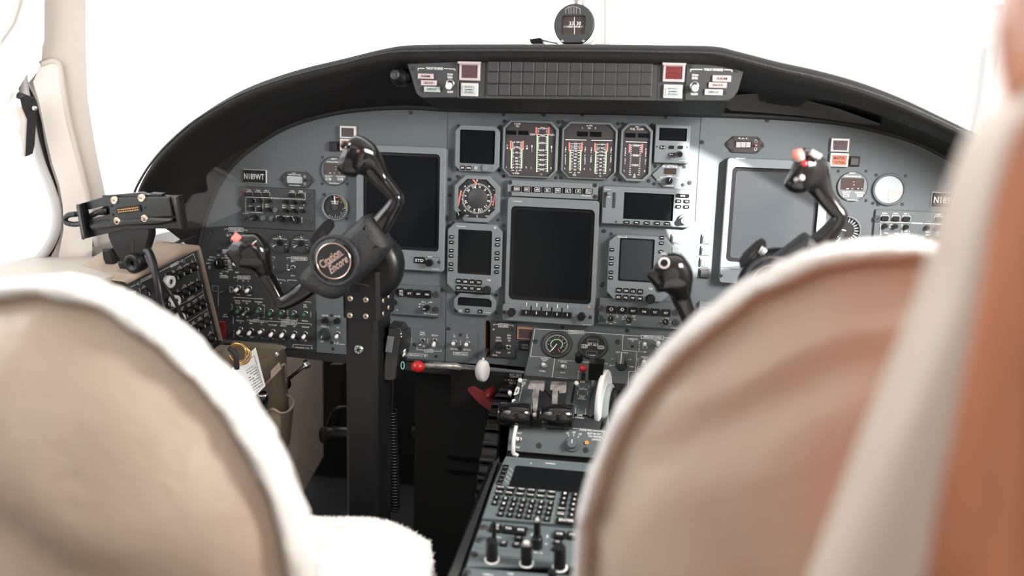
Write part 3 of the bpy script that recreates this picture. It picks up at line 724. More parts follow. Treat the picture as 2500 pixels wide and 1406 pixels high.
# ---- horizontal situation compass
u = unit('heading_indicator', 'grey octagonal compass instrument with white compass rose and orange bug', 'gauge', ZFF, (175, -10, 872, 705), .012)
u.body('oct', .021, 'bezel_gray', .0015); fc = octo(*u.R(237, 47, 803, 638), .017); u.holes.append(fc); keep = u.f; u.w = .008; u.f = MB().slab(fc, 0, .008, 'black_matte')
cx, cy, rr = 530, 340, 232
def po(a, r): return (cx + r * math.sin(math.radians(a)), cy - r * math.cos(math.radians(a)))
for i in range(72): a = i * 5 - 4; u.ln([po(a, rr), po(a, rr - (26 if i % 2 == 0 else 18))], 6)
for i, s_ in enumerate(('N', '3', '6', 'E', '12', '15', 'S', '21', '24', 'W', '30', '33')):
    a = i * 30 + 13; x, y = po(a, rr - 52); u.t(s_, x, y, 38, 22 * len(s_) + 4, rot=-math.radians(a))
for a in (-45, 45, 135, 225): x, y = po(a, rr + 36); d = math.radians(a); u.ln([po(a - 3, rr + 34), po(a + 3, rr + 34), po(a, rr + 18), po(a - 3, rr + 34)], 8)
u.ln([po(-7, 205), po(-8, 60)], 8); u.ln([po(-8, 60), po(171, 60)], 6); u.ln([po(171, 60), po(172, 140), po(173, 205)], 9); u.ln([(cx, 595), (cx, 636)], 10)
u.ln([po(a, 26) for a in range(0, 361, 30)], 6); u.ln([(cx - 60, cy), (cx + 60, cy)], 5); u.ln([(cx, cy - 25), (cx, cy + 70)], 5)
for x in (405, 457, 608, 660): u.ln([(x - 3, cy + (12 if x < 500 else -10)), (x + 3, cy + (12 if x < 500 else -10))], 7)
u.ln([(470, 50), (525, 118)], 24, 'print_red'); u.ln([(522, 50), (530, 85), (538, 50)], 8)
u.ln([(285, 228), (242, 445)], 24, 'print_red'); u.ln([(802, 280), (772, 440)], 22, 'print_red')
u.t('CRS', 375, 602, 24, 56); u.t('ADF', 680, 608, 20, 50)
for y in (213, 285, 485): u.ln([(785, y), (790, y)], 10)
part(u.root, 'dial_face', u.f)
mb = MB(); c = u.q(540, 340); d_ = u.L(150, 540, 340); mb.lathe([(d_ * 1.0, .0002), (d_ * .98, .0005), (.0001, .0005)], 0, 0, 'dark_panel', 32); o = link('centre_disc', mb.mesh('centre_disc'), u.root, (c.x, c.y, u.w))
mb = MB(); a, b = u.q(395, 235), u.q(665, 395); mb.slab(rrect(0, 0, b.x - a.x, a.y - b.y, .006), 0, .0003, 'tile_gray'); link('lateral_bar', mb.mesh('lateral_bar'), u.root, ((a.x + b.x) / 2, (a.y + b.y) / 2, u.w - .0004))
u.f = keep; u.w = .012
u.knob(255, 600, 56, .014, 'knob_black', 110)
for x, y in ((213, 10), (915, 8), (207, 650), (835, 680)): u.screw(x, y, w=0)
u.done('bezel')
# ---- mode selector bar
u = unit('mode_selector', 'long grey bar with eight black mode buttons above the centre display', 'control', ZFF, (985, 87, 2370, 330), .010)
u.body('rect', .0015, 'bezel_gray', .0008)
for i, s_ in enumerate(('HDG', 'NAV', 'APR', 'BC', 'VNAV', 'ALT', 'VS', 'FLC')):
    x = 1128 + i * 156.2; y = 192 + i * 5.6; b = u.btn((x - 72, y - 42, x + 70, y + 42), None, r=.0006, hgt=.0025)
    c = u.q(x, y); m = MB(); m.text(s_, .0015, 0, .0042, .0068 if len(s_) > 2 else .005, .0029); m.pline([(-.0034, -.0036), (.0064, -.0036), (.0064, .0036), (-.0034, .0036)], .0006, .0029, close=True)
    o = link('legend', m.mesh('legend'), b)
    if i: u.ln([(x - 78, y - 45), (x - 78, y + 45)], 6)
u.t('Honeywell', 2195, 300, 20, 130)
for x, y in ((1035, 95), (1030, 265), (2330, 138), (2332, 315)): u.screw(x, y, rr=.0042)
u.done()
# ---- centre multifunction display
u = unit('centre_display', 'large dark portrait display in the middle of the panel with five keys under it', 'display', ZF, (1234, 487, 1457, 753), .014)
u.body('rect', .006, 'bezel_gray', .0015); u.screen((1243, 508, 1447, 739), .009, 'screen_black', sink=.006, border=.007)
u.t('Honeywell', 1264, 491.5, 3.6, 21); u.knob(1438.5, 749.5, 3, .001, 'screw_brass', name='sensor', knurl=False); u.done('bezel')
mb = MB(); ci = u.R(1225, 749, 1449, 790, .018); mb.slab(rrect(0, 0, ci[2], ci[3], .004), 0, .018, 'bezel_gray', .0015)
strip = link('control_strip', mb.mesh('control_strip'), u.root, (ci[0], ci[1], 0)); u.w = .018; u.f = MB(); lz = u.z; u.z = ZL
for i in range(5):
    x = 1465 + i * 157; y = 890 + i * 9.5
    u.btn((x - 64, y - 40, x + 64, y + 40), None, r=.0012, hgt=.006, name='key'); c = u.q(x, y, .0245); u.f.seg((c.x, c.y - .0018), (c.x, c.y + .0018), .0016, .0246)
    u.ln([(x + 10, y - 145), (x + 6, y - 100)], 13); u.ln([(x - 80, y - 95), (x - 84, y + 40)], 16, 'panel_gray'); u.ln([(x + 78, y - 92), (x + 74, y + 45)], 16, 'panel_gray')
for x, y in ((1232, 905), (2303, 968)):
    u.knob(x, y, 60, .014, 'knob_black', knurl=False)
    u.ln([(x + 8 + 68 * math.cos(math.radians(a)), y - 18 - 68 * math.sin(math.radians(a))) for a in range(-45, 150, 12)], 11)
u.t('Honeywell', 2390, 1078, 22, 130); part(u.root, 'lettering', u.f)
for x, y in ((1128, 885), (2443, 965)): u.screw(x, y, rr=.0036)
u.z = lz
# ---- radio management units
def rmu(z, label, box, scr, lx, rx, ys, yr, btn0, bsp, rsp, knob_, tune, led, hw, scrm, wq, corner=.014, screws=()):
    u = unit('radio_management_unit', label, 'radio', z, box, wq, 'radio management units'); u.body('oct', corner, 'bezel_gray', .0015); u.screen(scr, .003, scrm, sink=.004, border=.0035)
    for i, y in enumerate(ys): u.btn((lx(i) - 33, y - 25, lx(i) + 33, y + 25), None, r=.0015, hgt=.0025, name='line_key'); c = u.q(lx(i), y, wq + .0026); u.f.seg((c.x - .0019, c.y), (c.x + .0019, c.y), .0011, wq + .003)
    for i, y in enumerate(yr): u.btn((rx(i) - 33, y - 25, rx(i) + 33, y + 25), None, r=.0015, hgt=.0025, name='line_key'); c = u.q(rx(i), y, wq + .0026); u.f.seg((c.x - .0019, c.y), (c.x + .0019, c.y), .0011, wq + .003)
    for j, row in enumerate((('SQ', 'DIM', '1/2', 'STO'), ('ID', 'PGE', 'TST', 'DME'))):
        for i, s_ in enumerate(row):
            x = btn0[0] + bsp[0] * i + rsp[0] * j; y = btn0[1] + bsp[1] * i + rsp[1] * j; u.btn((x - 42, y - 36, x + 42, y + 36), s_, r=.0015, hgt=.003, ts=(.62, .42))
    x, y, r = knob_; u.knob(x, y, r * 1.45, .008, 'knob_black', name='outer_knob', knurl=True); u.knob(x, y + 6, r, .018, 'knob_black', name='inner_knob', label=None)
    u.t('TUNE', tune[0], tune[1], 30, 60); u.t('Honeywell', hw[0], hw[1], 26, 135)
    if led: u.knob(led[0], led[1], 20, .001, 'pale_green', name='sensor', knurl=False)
    for x, y in screws: u.screw(x, y, w=0)
    u.done('bezel'); return u
rmu(ZL, 'grey radio management unit left of the centre display', (258, -460, 1088, 590), (418, -365, 938, 315), lambda i: 330 - i * 2.2, lambda i: 1035 - i * 3.6,
    [-262, -180, -54, 28, 152, 234], [-225, -141, -15, 67, 192, 274], (442, 410), (102, 7), (-1, 100), (860, 555, 42), (897, 400), (990, -397), (475, -420), 'screen_black', .014, screws=((335, -465), (1105, -425), (378, 610), (990, 645)))
rmu(ZM, 'grey radio management unit at the right, partly behind the yoke horn', (205, -150, 1165, 845), (378, -110, 912, 555), lambda i: 275 - i * 4.5, lambda i: 1038 - i * 6,
    [-166, -82, 59, 190, 272, 401, 486][0:0] + [-32 - 133, 60 - 138, 58, 188, 272, 401, 486][2:], [-125, -42, 90, 215, 300], (383, 675), (108, 7), (-5, 104), (860, 818, 52), (865, 655), None, (435, -130), 'screen_gray', .016, screws=((255, -165), (120, 600), (1020, 828), (210, 775)))
# ---- distance measuring readout
u = unit('distance_display', 'small grey octagonal readout with wide dark window below the left radio unit', 'display', ZL, (358, 615, 1000, 930), .012)
u.body('oct', .012, 'bezel_gray', .0015); c = u.R(418, 670, 940, 800); p = [(c[0] + x * c[2] / 2, c[1] + y * c[3] / 2) for x, y in ((-1, -1), (1, -1), (1, .35), (.82, 1), (-.9, 1), (-1, .5))]; u.holes.append(p)
part(u.root, 'screen', MB().slab(p, .004, .009, 'screen_black')); u.t('DME', 466, 863, 28, 42); u.btn((538, 832, 605, 888), 'CH', r=.001, ts=(.5, .35)); u.btn((735, 848, 800, 900), 'SEL', r=.001, ts=(.5, .35)); u.t('Honeywell', 870, 893, 20, 100)
for x, y in ((378, 612), (992, 645), (368, 885), (990, 920)): u.screw(x, y, w=0)
u.done('bezel')
# ---- navigation radio with landscape screen
u = unit('navigation_radio', 'wide grey navigation unit with landscape dark screen and large corner knob', 'radio', ZG, (118, 180, 1490, 758), .018)
u.body('rect', .003, 'bezel_gray', .0018); u.screen((450, 262, 1212, 670), .001, 'screen_black', sink=.005)
u.ln([(435, 215), (1245, 245), (1225, 690)], 4, 'panel_gray'); u.t('Honeywell', 210, 202, 18, 95); u.t('PUSH', 232, 315, 16, 44)
u.knob(235, 262, 34, .008, 'bezel_gray', name='knob')
for x0, y0, x1, y1 in ((145, 245, 185, 480), (285, 250, 328, 485)):
    o = u.btn((x0, y0, x1, y1), None, m='tile_gray', r=.0004, hgt=.0012, name='card_slot'); u.ln([(x0 - 3, (y0 + y1) / 2 - 10), (x1 + 3, (y0 + y1) / 2 - 8)], 8, 'void_black')
u.knob(337, 697, 14, .0004, 'void_black', name='hole', knurl=False)
for i, s_ in enumerate(('CRSR', 'FPL', 'PROC', 'OBS', 'MSG')): x = 500 + i * 155; u.btn((x - 45, 702 + i * 5 - 24, x + 45, 702 + i * 5 + 24), s_, r=.0018, hgt=.003, ts=(.6, .4))
u.btn((1258, 270, 1455, 325), 'RNG', r=.0018, hgt=.003, ts=(.35, .5))
for x, y, s_ in ((1293, 380, 'D'), (1418, 384, 'MNU'), (1290, 464, 'CLR'), (1412, 468, 'ENT')): u.btn((x - 42, y - 26, x + 42, y + 26), s_, r=.0018, hgt=.003, ts=(.5, .45), tm='print_white')
u.knob(1375, 665, 82, .008, 'bezel_gray', name='outer_knob', label='large grey knob'); u.knob(1380, 680, 56, .018, 'bezel_gray', name='inner_knob', label='grey knob'); u.done()
# ---- weather radar control
u = unit('radar_control', 'grey radar control with six large black keys and three small knobs', 'control', ZM, (68, 830, 1420, 1245), .009)
u.body('rect', .0012, 'pedestal_gray', .0008)
for i, s_ in enumerate(('', '', 'RCT', 'STAB', 'TGT', 'SECT')): u.btn((190 + i * 167, 917 + i * 10, 340 + i * 167, 1020 + i * 10), s_, r=.0025, hgt=.004, ts=(.4, .3))
for x, sy in ((265, 1), (432, -1)):
    y = 968 if sy > 0 else 972; c = u.q(x, y, u.w + .0045); a = .0034 * sy
    u.f.pline([(c.x - .0018, c.y - a * .8), (c.x - .0018, c.y), (c.x - .0036, c.y), (c.x, c.y + a), (c.x + .0036, c.y), (c.x + .0018, c.y), (c.x + .0018, c.y - a * .8)], .0009, u.w + .0046, close=True)
u.knob(252, 1118, 42, .012, 'knob_black', 80); u.knob(535, 1142, 42, .012, 'knob_black', -45 + 180); u.knob(1095, 1172, 44, .012, 'knob_black', 118)
for cx_, cy_ in ((258, 1112), (540, 1130), (1095, 1165)):
    for a in range(-30, 211, 40): r0, r1 = 62, 74; u.ln([(cx_ + r0 * math.cos(math.radians(a)), cy_ - r0 * math.sin(math.radians(a))), (cx_ + r1 * math.cos(math.radians(a)), cy_ - r1 * math.sin(math.radians(a)))], 5)
for s_, x, y, w in (('PULL', 357, 1058, 36), ('VAR', 357, 1085, 34), ('MIN', 200, 1165, 34), ('MAX', 325, 1170, 44), ('GAIN', 258, 1188, 40), ('OFF', 443, 1118, 34), ('SBY', 448, 1085, 32), ('WX', 482, 1060, 22), ('GMAP', 612, 1066, 54), ('FP', 612, 1090, 22), ('TST', 628, 1128, 40), ('RADAR', 532, 1200, 66), ('TILT', 993, 1222, 42), ('0', 1015, 1150, 10), ('UP', 1120, 1105, 24), ('15', 1168, 1160, 18), ('Honeywell', 1222, 1255, 90)): u.t(s_, x, y, 18, w)
for x, y in ((112, 950), (105, 1102), (1250, 1015), (1250, 1165)): u.fastener(x, y)
u.done()
# ---- display controller (left)
u = unit('display_controller', 'grey control panel with four square black keys right of the left column', 'control', ZJ, (300, 105, 1080, 568), .009)
u.body('rect', .0012, 'pedestal_gray', .0008)
for i, s_ in enumerate(('GSPD|TTG', 'ET', 'NAV', 'FMS')): u.btn((445 + i * 132, 152 + i * 9, 562 + i * 132, 270 + i * 9), s_, r=.0025, hgt=.004, ts=(.5, .24))
u.knob(868, 462, 46, .014, 'knob_black', None); u.f.seg(tuple(u.q(832, 464, .024)), tuple(u.q(860, 466, .024)), .0014, .0236)
u.knob(365, 378, 45, .012, 'knob_black', None); u.knob(370, 200, 50, .012, 'knob_black', None)
for s_, x, y, w in (('OFF', 775, 432, 32), ('NAV', 785, 388, 40), ('ADF', 827, 355, 36), ('FMS', 952, 362, 42), ('BRG', 868, 533, 38), ('Honeywell', 995, 548, 110), ('HSI', 345, 480, 20), ('PFD', 435, 478, 24)): u.t(s_, x, y, 22, w)
for a in (((805, 433), (835, 434)), ((820, 385), (850, 405)), ((850, 355), (868, 360), (877, 395)), ((928, 358), (912, 362), (902, 398)), ((905, 535), (915, 525), (926, 535), (915, 545), (905, 535)), ((365, 485), (400, 487)), ((380, 470), (365, 485), (380, 500))): u.ln(a, 4)
for x, y in ((1030, 240), (1028, 468)): u.fastener(x, y)
u.done()
# ---- registration placards
for z, bx, lb, tb in ((ZC, (192, 608, 455, 755), 'black N189WT registration placard at the far left of the panel', (320, 685, 66, 218)), (ZU, (1792, 594, 2046, 710), 'black N189WT registration placard beside the wooden bulkhead at the right', (1918, 652, 52, 208))):
    u = unit('registration_placard', lb, 'placard', z, bx, .003, 'registration placards'); u.body('rect', .0005, 'silver_frame', .0003)
    u.f.slab(rrect(-.0005, -.0002, u.bw * .955, u.bh * .94, .0004), .002, .0033, 'void_black'); c = u.q(tb[0], tb[1]); u.f.text('N189WT', c.x, c.y, u.bh * .44, u.bw * .84, .0036); u.done('plate')
# ---- fuel temperature and ram air temperature windows
u = unit('temperature_gauge', 'small dark elongated FUEL TEMPERATURE readout with bright window', 'gauge', ZC, (618, 634, 968, 806), .004, 'elongated temperature readouts')
u.body('oct', .0125, 'dark_panel', .0008); u.screen((680, 680, 855, 758), .003, 'pale_green', sink=.001)
u.t('FUEL', 762, 648, 11, 44); u.t('TEMPERATURE', 765, 664, 12, 140); u.t('CENTIGRADE', 768, 782, 12, 120)
for x, y in ((880, 687), (882, 764)): u.ln([(x + 12 * math.cos(a * PI / 6), y + 13 * math.sin(a * PI / 6)) for a in range(13)], 4); u.knob(x, y, 5, .001, 'gray_rubber', name='pin', knurl=False)
u.knob(870, 728, 9, .006, 'knob_black', name='pin', knurl=False)
for x, y in ((633, 717), (942, 725), (672, 665), (670, 774)): u.screw(x, y, rr=.0028)
u.done('bezel')
u = unit('temperature_gauge', 'small mauve elongated RAT readout with three grey number wheels above the right display', 'gauge', ZU, (226, 165, 518, 292), .004, 'elongated temperature readouts')
u.body('oct', .0125, 'gauge_face', .0008); u.screen((282, 200, 424, 254), .002, 'black_matte', sink=.001)
for i in range(3): u.btn((302 + i * 38, 208, 338 + i * 38, 250), None, m='gray_rubber', r=.0004, hgt=.001, name='number_wheel')
u.t('R.A.T.', 360, 181, 10, 76)
for x, y in ((455, 202), (452, 262)): u.ln([(x + 10 * math.cos(a * PI / 6), y + 11 * math.sin(a * PI / 6)) for a in range(13)], 4)
u.knob(456, 234, 8, .006, 'print_red', name='toggle', knurl=False, label='red pin')
for x, y in ((245, 225), (504, 234), (283, 183), (476, 187), (275, 270), (470, 276)): u.screw(x, y, rr=.0026)
u.done('bezel')
# ---- chronometers
for z, cx_, cy_, R_, lb in ((ZC, 1206, 624, 148, 'round digital chronometer left of the left display, partly behind the yoke horn'), (ZU, 1192, 548, 114, 'round digital chronometer between the right yoke horn and the bright round dial')):
    u = unit('chronometer', lb, 'clock', z, (cx_ - R_, cy_ - R_, cx_ + R_, cy_ + R_), .003, 'round digital chronometers'); k = R_ / 148; d = u.bw / 2 * 1.03
    u.poly = circ(0, 0, d, 48); u.bm = 'panel_gray' if z == ZC else 'bezel_gray'; u.bch = .0008; u.w0 = 0
    u.holes = [rrect(*u.R(cx_ - 118 * k, cy_ - 84 * k, cx_ + 110 * k, cy_ + 36 * k), .002, 4)]
    part(u.root, 'screen', MB().slab(u.holes[0], .0, .0012, 'compass_card'))
    u.f.pline(circ(0, 0, d * .985, 40), .0009, u.w + EPS, 'void_black', True)
    for s_, y, w in (('M877', -142 + 2, 62), ('CHRONOMETER', -106, 170), ('DAVTRON', 146 - 3, 108)): u.t(s_, cx_, cy_ + y * k * .95, 15 * k, w * k)
    for s_, x, y, w in (('SELECT', -60, 56, 82), ('CONTROL', 72, 60, 100)): u.t(s_, cx_ + x * k, cy_ + y * k, 14 * k, w * k)
    for s_, x, w in (('GMT', -46, 34), ('LT', 0, 18), ('FT', 58, 18), ('ET', 100, 18)): u.f.text(s_, *u.q(cx_ + x * k, cy_ + 22 * k), .0022, .0022 * len(s_) * .7, .0016)
    for x, s_ in ((-66, 'SEL'), (68, 'CTL')): u.btn((cx_ + (x - 32) * k, cy_ + 72 * k, cx_ + (x + 32) * k, cy_ + 104 * k), s_, m='silver_frame', tm='black_matte', r=.0006, hgt=.0015, ts=(.7, .55))
    for y in (-46, -16): c = u.q(cx_ + 14 * k, cy_ + y * k); u.f.seg((c.x - .0002, c.y), (c.x + .0002, c.y), .0012, .0016)
    for sx, sy in ((-1, -1), (1, -1), (-1, 1), (1, 1)): u.screw(cx_ + sx * 137 * k, cy_ + (sy * 146 - 6) * k, rr=.0028, w=0)
    u.done('dial_face')
# ---- round gauges
def rgauge(z, cx_, cy_, R_, lb, w=.008, ring='bezel_gray', face='black_matte', nm='dial_gauge', cat='gauge', k=.9, screws=(), group=None):
    u = unit(nm, lb, cat, z, (cx_ - R_, cy_ - R_, cx_ + R_, cy_ + R_), w, group); d = u.bw / 2 * 1.02
    u.rr = d; mb = MB().lathe([(d, 0), (d, w * .7), (d * .97, w), (d * k, w), (d * (k - .02), w * .4)], 0, 0, ring, 48, cap=False); part(u.root, 'bezel', mb)
    u.f.lathe([(d * .98, w * .35), (.0001, w * .351)], 0, 0, face, 48, cap=False); u.w = w * .4
    for x, y in screws: u.screw(x, y, rr=.003, w=0)
    return u
def arcd(u, r, a0, a1, t, m='print_white', n=14, cx=0, cy=0):
    P = [(cx + r * math.sin(math.radians(a0 + (a1 - a0) * i / n)), cy + r * math.cos(math.radians(a0 + (a1 - a0) * i / n))) for i in range(n + 1)]; u.f.pline(P, t, u.w + EPS, m)
def tk(u, a, r0, r1, t, m='print_white', w=0): s_, c_ = math.sin(math.radians(a)), math.cos(math.radians(a)); u.f.seg((s_ * r0, c_ * r0), (s_ * r1, c_ * r1), t, u.w + EPS * 1.5 + w, m)
def nt(u, s_, a, r, h, w=None, rot=0): u.f.text(s_, r * math.sin(math.radians(a)), r * math.cos(math.radians(a)), h, w, u.w + EPS * 1.5)
u = rgauge(ZC, 1206, 1026, 140, 'round angle of attack gauge with red and yellow arc above the left hub', screws=((1090, 884), (1338, 1152))); d = u.rr
u.bx0 = 0; arcd(u, d * .78, 0, 28, d * .13, 'print_red'); arcd(u, d * .78, 28, 88, d * .11, 'print_yellow')
for a in range(95, 220, 10): tk(u, a, d * .72, d * .83, d * .02)
for s_, a in (('.8', 50), ('.6', 98), ('.4', 130), ('.2', 178)): nt(u, s_, a, d * .62, d * .1)
u.f.text('ANGLE OF', 0, d * .42, d * .1, d * .62, u.w + EPS * 2); u.f.text('ATTACK', 0, d * .27, d * .1, d * .52, u.w + EPS * 2)
u.f.seg((-.001, d * .85), (.001, d * .22), d * .07, u.w + .0016); part(u.root, 'dial_face', u.f); part(u.root, 'hub_cap', MB().lathe([(d * .25, .003), (d * .22, .005)], 0, 0, 'dark_panel', 24))
u = rgauge(ZU, 1140, 885, 118, 'round dial behind the elbow of the right yoke horn, bottom hidden', screws=((1040, 768),)); d = u.rr
for i, a in enumerate(range(-150, 151, 15)): tk(u, a, d * .6, d * .84, d * .05)
u.f.seg((0, 0), (-d * .5, d * .1), d * .08, u.w + .002, 'print_white'); part(u.root, 'dial_face', u.f)
u = rgauge(ZU, 1475, 572, 128, 'round instrument with bright white reflecting glass left of the right placard', .006, ring='panel_gray', face='pale_green', k=.86, screws=((1375, 461), (1600, 467), (1350, 676), (1574, 684))); d = u.rr  # pale face colour stands in for the bright reflection in the glass
u.f.add([(0, 0, u.w + .0004), (d * .78, -d * .05, u.w + .0004), (d * .7, -d * .45, u.w + .0004), (d * .1, -d * .8, u.w + .0004), (-d * .05, -d * .5, u.w + .0004)], [(0, 1, 2, 3, 4)], 'gray_rubber'); part(u.root, 'dial_face', u.f)
for i, (cx_, cy_, lb) in enumerate(((1135, 335, 'left round DC AMPS ammeter, between the left horn and the hub'), (1458, 345, 'right round DC AMPS ammeter, touching the left hub'))):
    u = rgauge(ZH, cx_, cy_, 142, lb, .007, ring='dark_panel', group='direct current ammeters'); d = u.rr
    for j, a in enumerate(range(-120, 121, 20)): tk(u, a, d * .74, d * .86, d * (.05 if j % 3 == 0 else .025))
    for s_, a in (('100', -50), ('200', 3), ('300', 52), ('400', 98)): nt(u, s_, a, d * .62, d * .12, d * .26)
    u.f.text('D.C. AMPS', 0, d * .44, d * .11, d * .62, u.w + EPS * 2); tk(u, -115, d * .45, d * .88, d * .05, w=.001); part(u.root, 'dial_face', u.f)
    part(u.root, 'hub_cap', MB().lathe([(d * .3, .002), (d * .3, .0045)], 0, 0, 'black_plastic', 20)); u.w = 0; u.knob(cx_ + 118, cy_ + 125, 22, .006, 'knob_black', name='adjuster')
# ---- warning lights and press switches
def lamp(z, box, txt, m, lb, fm='silver_frame', w=.008, grp=None, tm='compass_card'):
    u = unit('warning_light', lb, 'warning light', z, box, w, grp); u.body('rect', .0004, fm, .0008); c = rrect(0, -.0006, u.bw * .80, u.bh * .72, .0006, 2); u.holes = [c]
    mb = MB().slab(c, 0, w - .001, m)
    if txt:
        L = txt.split('|'); n = len(L)
        for i, l in enumerate(L): mb.text(l, 0, -.0006 + ((n - 1) / 2 - i) * u.bh * .62 / n, u.bh * .4 / n, u.bw * .6, w - .0006, tm)
    part(u.root, 'lens', mb); u.done('frame'); return u
lamp(ZC, (1266, 124, 1440, 262), 'MASTER|WARN', 'lens_dim', 'dark MASTER WARN light in a silver frame above the left yoke horn', grp='master warning and caution lights')
lamp(ZC, (1266, 268, 1438, 400), 'MASTER|CAUT', 'lens_amber', 'orange caution light peeping out behind the top of the left yoke horn', grp='master warning and caution lights')
lamp(ZU, (1028, 180, 1168, 284), 'MASTER|WARN', 'lens_dim', 'dark red MASTER WARN light right of the right yoke horn', grp='master warning and caution lights')
lamp(ZU, (1020, 292, 1162, 398), 'MASTER|CAUTION', 'lens_amber', 'orange MASTER CAUTION light right of the right yoke horn', grp='master warning and caution lights')
def psw(z, box, lb, m, grp=None, m2=None):
    u = unit('press_switch', lb, 'switch', z, box, .004, grp); u.body('rect', .0005, m, .0006); u.done('frame'); u.btn((box[0] + (box[2] - box[0]) * .14, box[1] + (box[3] - box[1]) * .14, box[2] - (box[2] - box[0]) * .14, box[3] - (box[3] - box[1]) * .14), None, m=m2 or m, r=.0005, hgt=.004, name='cap')
psw(ZC, (1152, 298, 1252, 406), 'square black press switch left of the left caution light', 'black_plastic', None, 'black_matte')
psw(ZU, (1163, 317, 1247, 396), 'square black press switch right of the orange MASTER CAUTION light', 'black_plastic', None, 'tile_gray')
for i, (x, y, lb) in enumerate(((1255, 960, 'upper'), (1245, 1130, 'lower'))):
    psw(ZG, (x - 72, y - 70, x + 72, y + 70), 'sunlit square press switch beside the right radio unit, %s of two' % lb, 'pale_green', 'square press switches by the right radio unit')
for i, (x, y, lb) in enumerate(((1718, 962, 'topmost of four'), (1705, 1140, 'second of four from the top'), (1690, 1316, 'third of four from the top'))):
    psw(ZG, (x - 72, y - 70, x + 72, y + 70), 'square press switch left of the right flight display, ' + lb, 'pale_green', 'square press switches left of the right display')
psw(ZM, (1605, 350, 1758, 495), 'dark grey square press switch left of the right flight display, lowest of four', 'tile_gray', 'square press switches left of the right display')
# ---- audio panels
def audio(z, k, ox, oy, box, lb, full=True):
    """written in the left panel's zoom frame, mapped by k, ox, oy"""
    u = unit('audio_panel', lb, 'audio panel', z, box, .006, 'audio control panels'); u.body('rect', .001, 'dark_panel' if z == ZC else 'pedestal_gray', .0006)
    X = lambda x: ox + (x - 230) * k; Y = lambda x, y: oy + (y - 880) * k * .93
    for x, s_ in ((266, 'COM 1'), (363, 'COM 2'), (458, 'HF 1'), (742, 'CABIN'), (838, 'EMER')):
        dy = (x - 266) * .02 * (1 if z == ZC else 1); u.t(s_, X(x), Y(x, 833 + dy), 14 * k, 46 * k); u.btn((X(x - 32), Y(x, 862 + dy), X(x + 30), Y(x, 900 + dy)), None, r=.001, hgt=.006)
        u.ln([(X(x - 36), Y(x, 880 + dy)), (X(x - 30), Y(x, 850 + dy)), (X(x + 28), Y(x, 852 + dy)), (X(x + 36), Y(x, 862 + dy)), (X(x + 36), Y(x, 900 + dy))], 4 * k)
    u.ln([(X(228), Y(0, 892)), (X(228), Y(0, 913)), (X(495), Y(0, 923))], 4 * k); u.ln([(X(612), Y(0, 930)), (X(888), Y(0, 942)), (X(888), Y(0, 860))], 4 * k); u.t('MICROPHONE', X(553), Y(0, 927), 14 * k, 100 * k)
    u.ln([(X(228), Y(0, 932)), (X(228), Y(0, 1092)), (X(418), Y(0, 1100)), (X(418), Y(0, 938))], 4 * k)
    for x, y in ((275, 957), (367, 960), (463, 965), (650, 972), (742, 978), (840, 982), (280, 1055), (371, 1061), (464, 1066), (651, 1077), (745, 1080), (840, 1086)): u.knob(X(x), Y(0, y), 21 * k, .010, 'knob_black', knurl=False, mark=None)
    for x, y, s_ in ((280, 1022, 'COM 1'), (371, 1026, 'COM 2'), (464, 1004, 'HF 1'), (464, 1028, 'ADF 1'), (651, 1012, 'NAV 1'), (651, 1038, 'DME 1'), (745, 1016, 'NAV 2'), (745, 1042, 'DME 2'), (840, 1044, 'BOTH')): u.t(s_, X(x), Y(0, y), 13 * k, 42 * k)
    u.ln([(X(322 + 16 * math.cos(a)), Y(0, 955) - 16 * k * math.sin(a)) for a in (0, .6, 1.2, 1.9, 2.5, 3.1)], 4 * k); u.ln([(X(308), Y(0, 965)), (X(314), Y(0, 968))], 6 * k); u.ln([(X(334), Y(0, 968)), (X(338), Y(0, 965))], 6 * k)
    u.ln([(X(318), Y(0, 1050)), (X(330), Y(0, 1050)), (X(340), Y(0, 1040)), (X(340), Y(0, 1080)), (X(330), Y(0, 1070)), (X(318), Y(0, 1070)), (X(318), Y(0, 1050))], 4 * k)
    u.knob(X(548), Y(0, 1072), 26 * k, .004, 'panel_gray', name='blank_plug', knurl=False); u.knob(X(408), Y(0, 1165), 26 * k, .004, 'panel_gray', name='blank_plug', knurl=False); u.knob(X(505), Y(0, 1172), 26 * k, .004, 'panel_gray', name='blank_plug', knurl=False)
    for x, y, r, m_ in ((300, 1165, 32, 215), (598, 1175, 30, None), (700, 1180, 24, None), (765, 1195, 36, 120)): u.knob(X(x), Y(0, y), r * k, .012, 'knob_black', m_)
    u.t('MUTE', X(606), Y(0, 1140), 13 * k, 40 * k); u.t('NAV', X(700), Y(0, 1143), 13 * k, 36 * k); u.ln([(X(565), Y(0, 1160)), (X(567), Y(0, 1135)), (X(580), Y(0, 1136))], 4 * k); u.ln([(X(636), Y(0, 1140)), (X(672), Y(0, 1142))], 4 * k); u.ln([(X(730), Y(0, 1146)), (X(742), Y(0, 1147)), (X(755), Y(0, 1182))], 4 * k)
    u.vt('VOICE', X(872), Y(0, 955), Y(0, 1010), 11 * k, 9 * k); u.vt('SPKR', X(850), Y(0, 1160), Y(0, 1212), 12 * k, 10 * k); u.t('Honeywell', X(225), Y(0, 1110), 11 * k, 64 * k)
    for x, y in ((200, 885), (930, 915), (202, 1158), (935, 1192)): u.fastener(X(x), Y(0, y))
    u.done(); return u
audio(ZC, 1, 230, 880, (170, 812, 975, 1268), 'dark audio control panel full of small knobs above the voltage switches')
audio(ZU, .855, 1408, 790, (1345, 738, 2050, 1145), 'grey audio control panel at the right, its lower part hidden by the copilot seat')
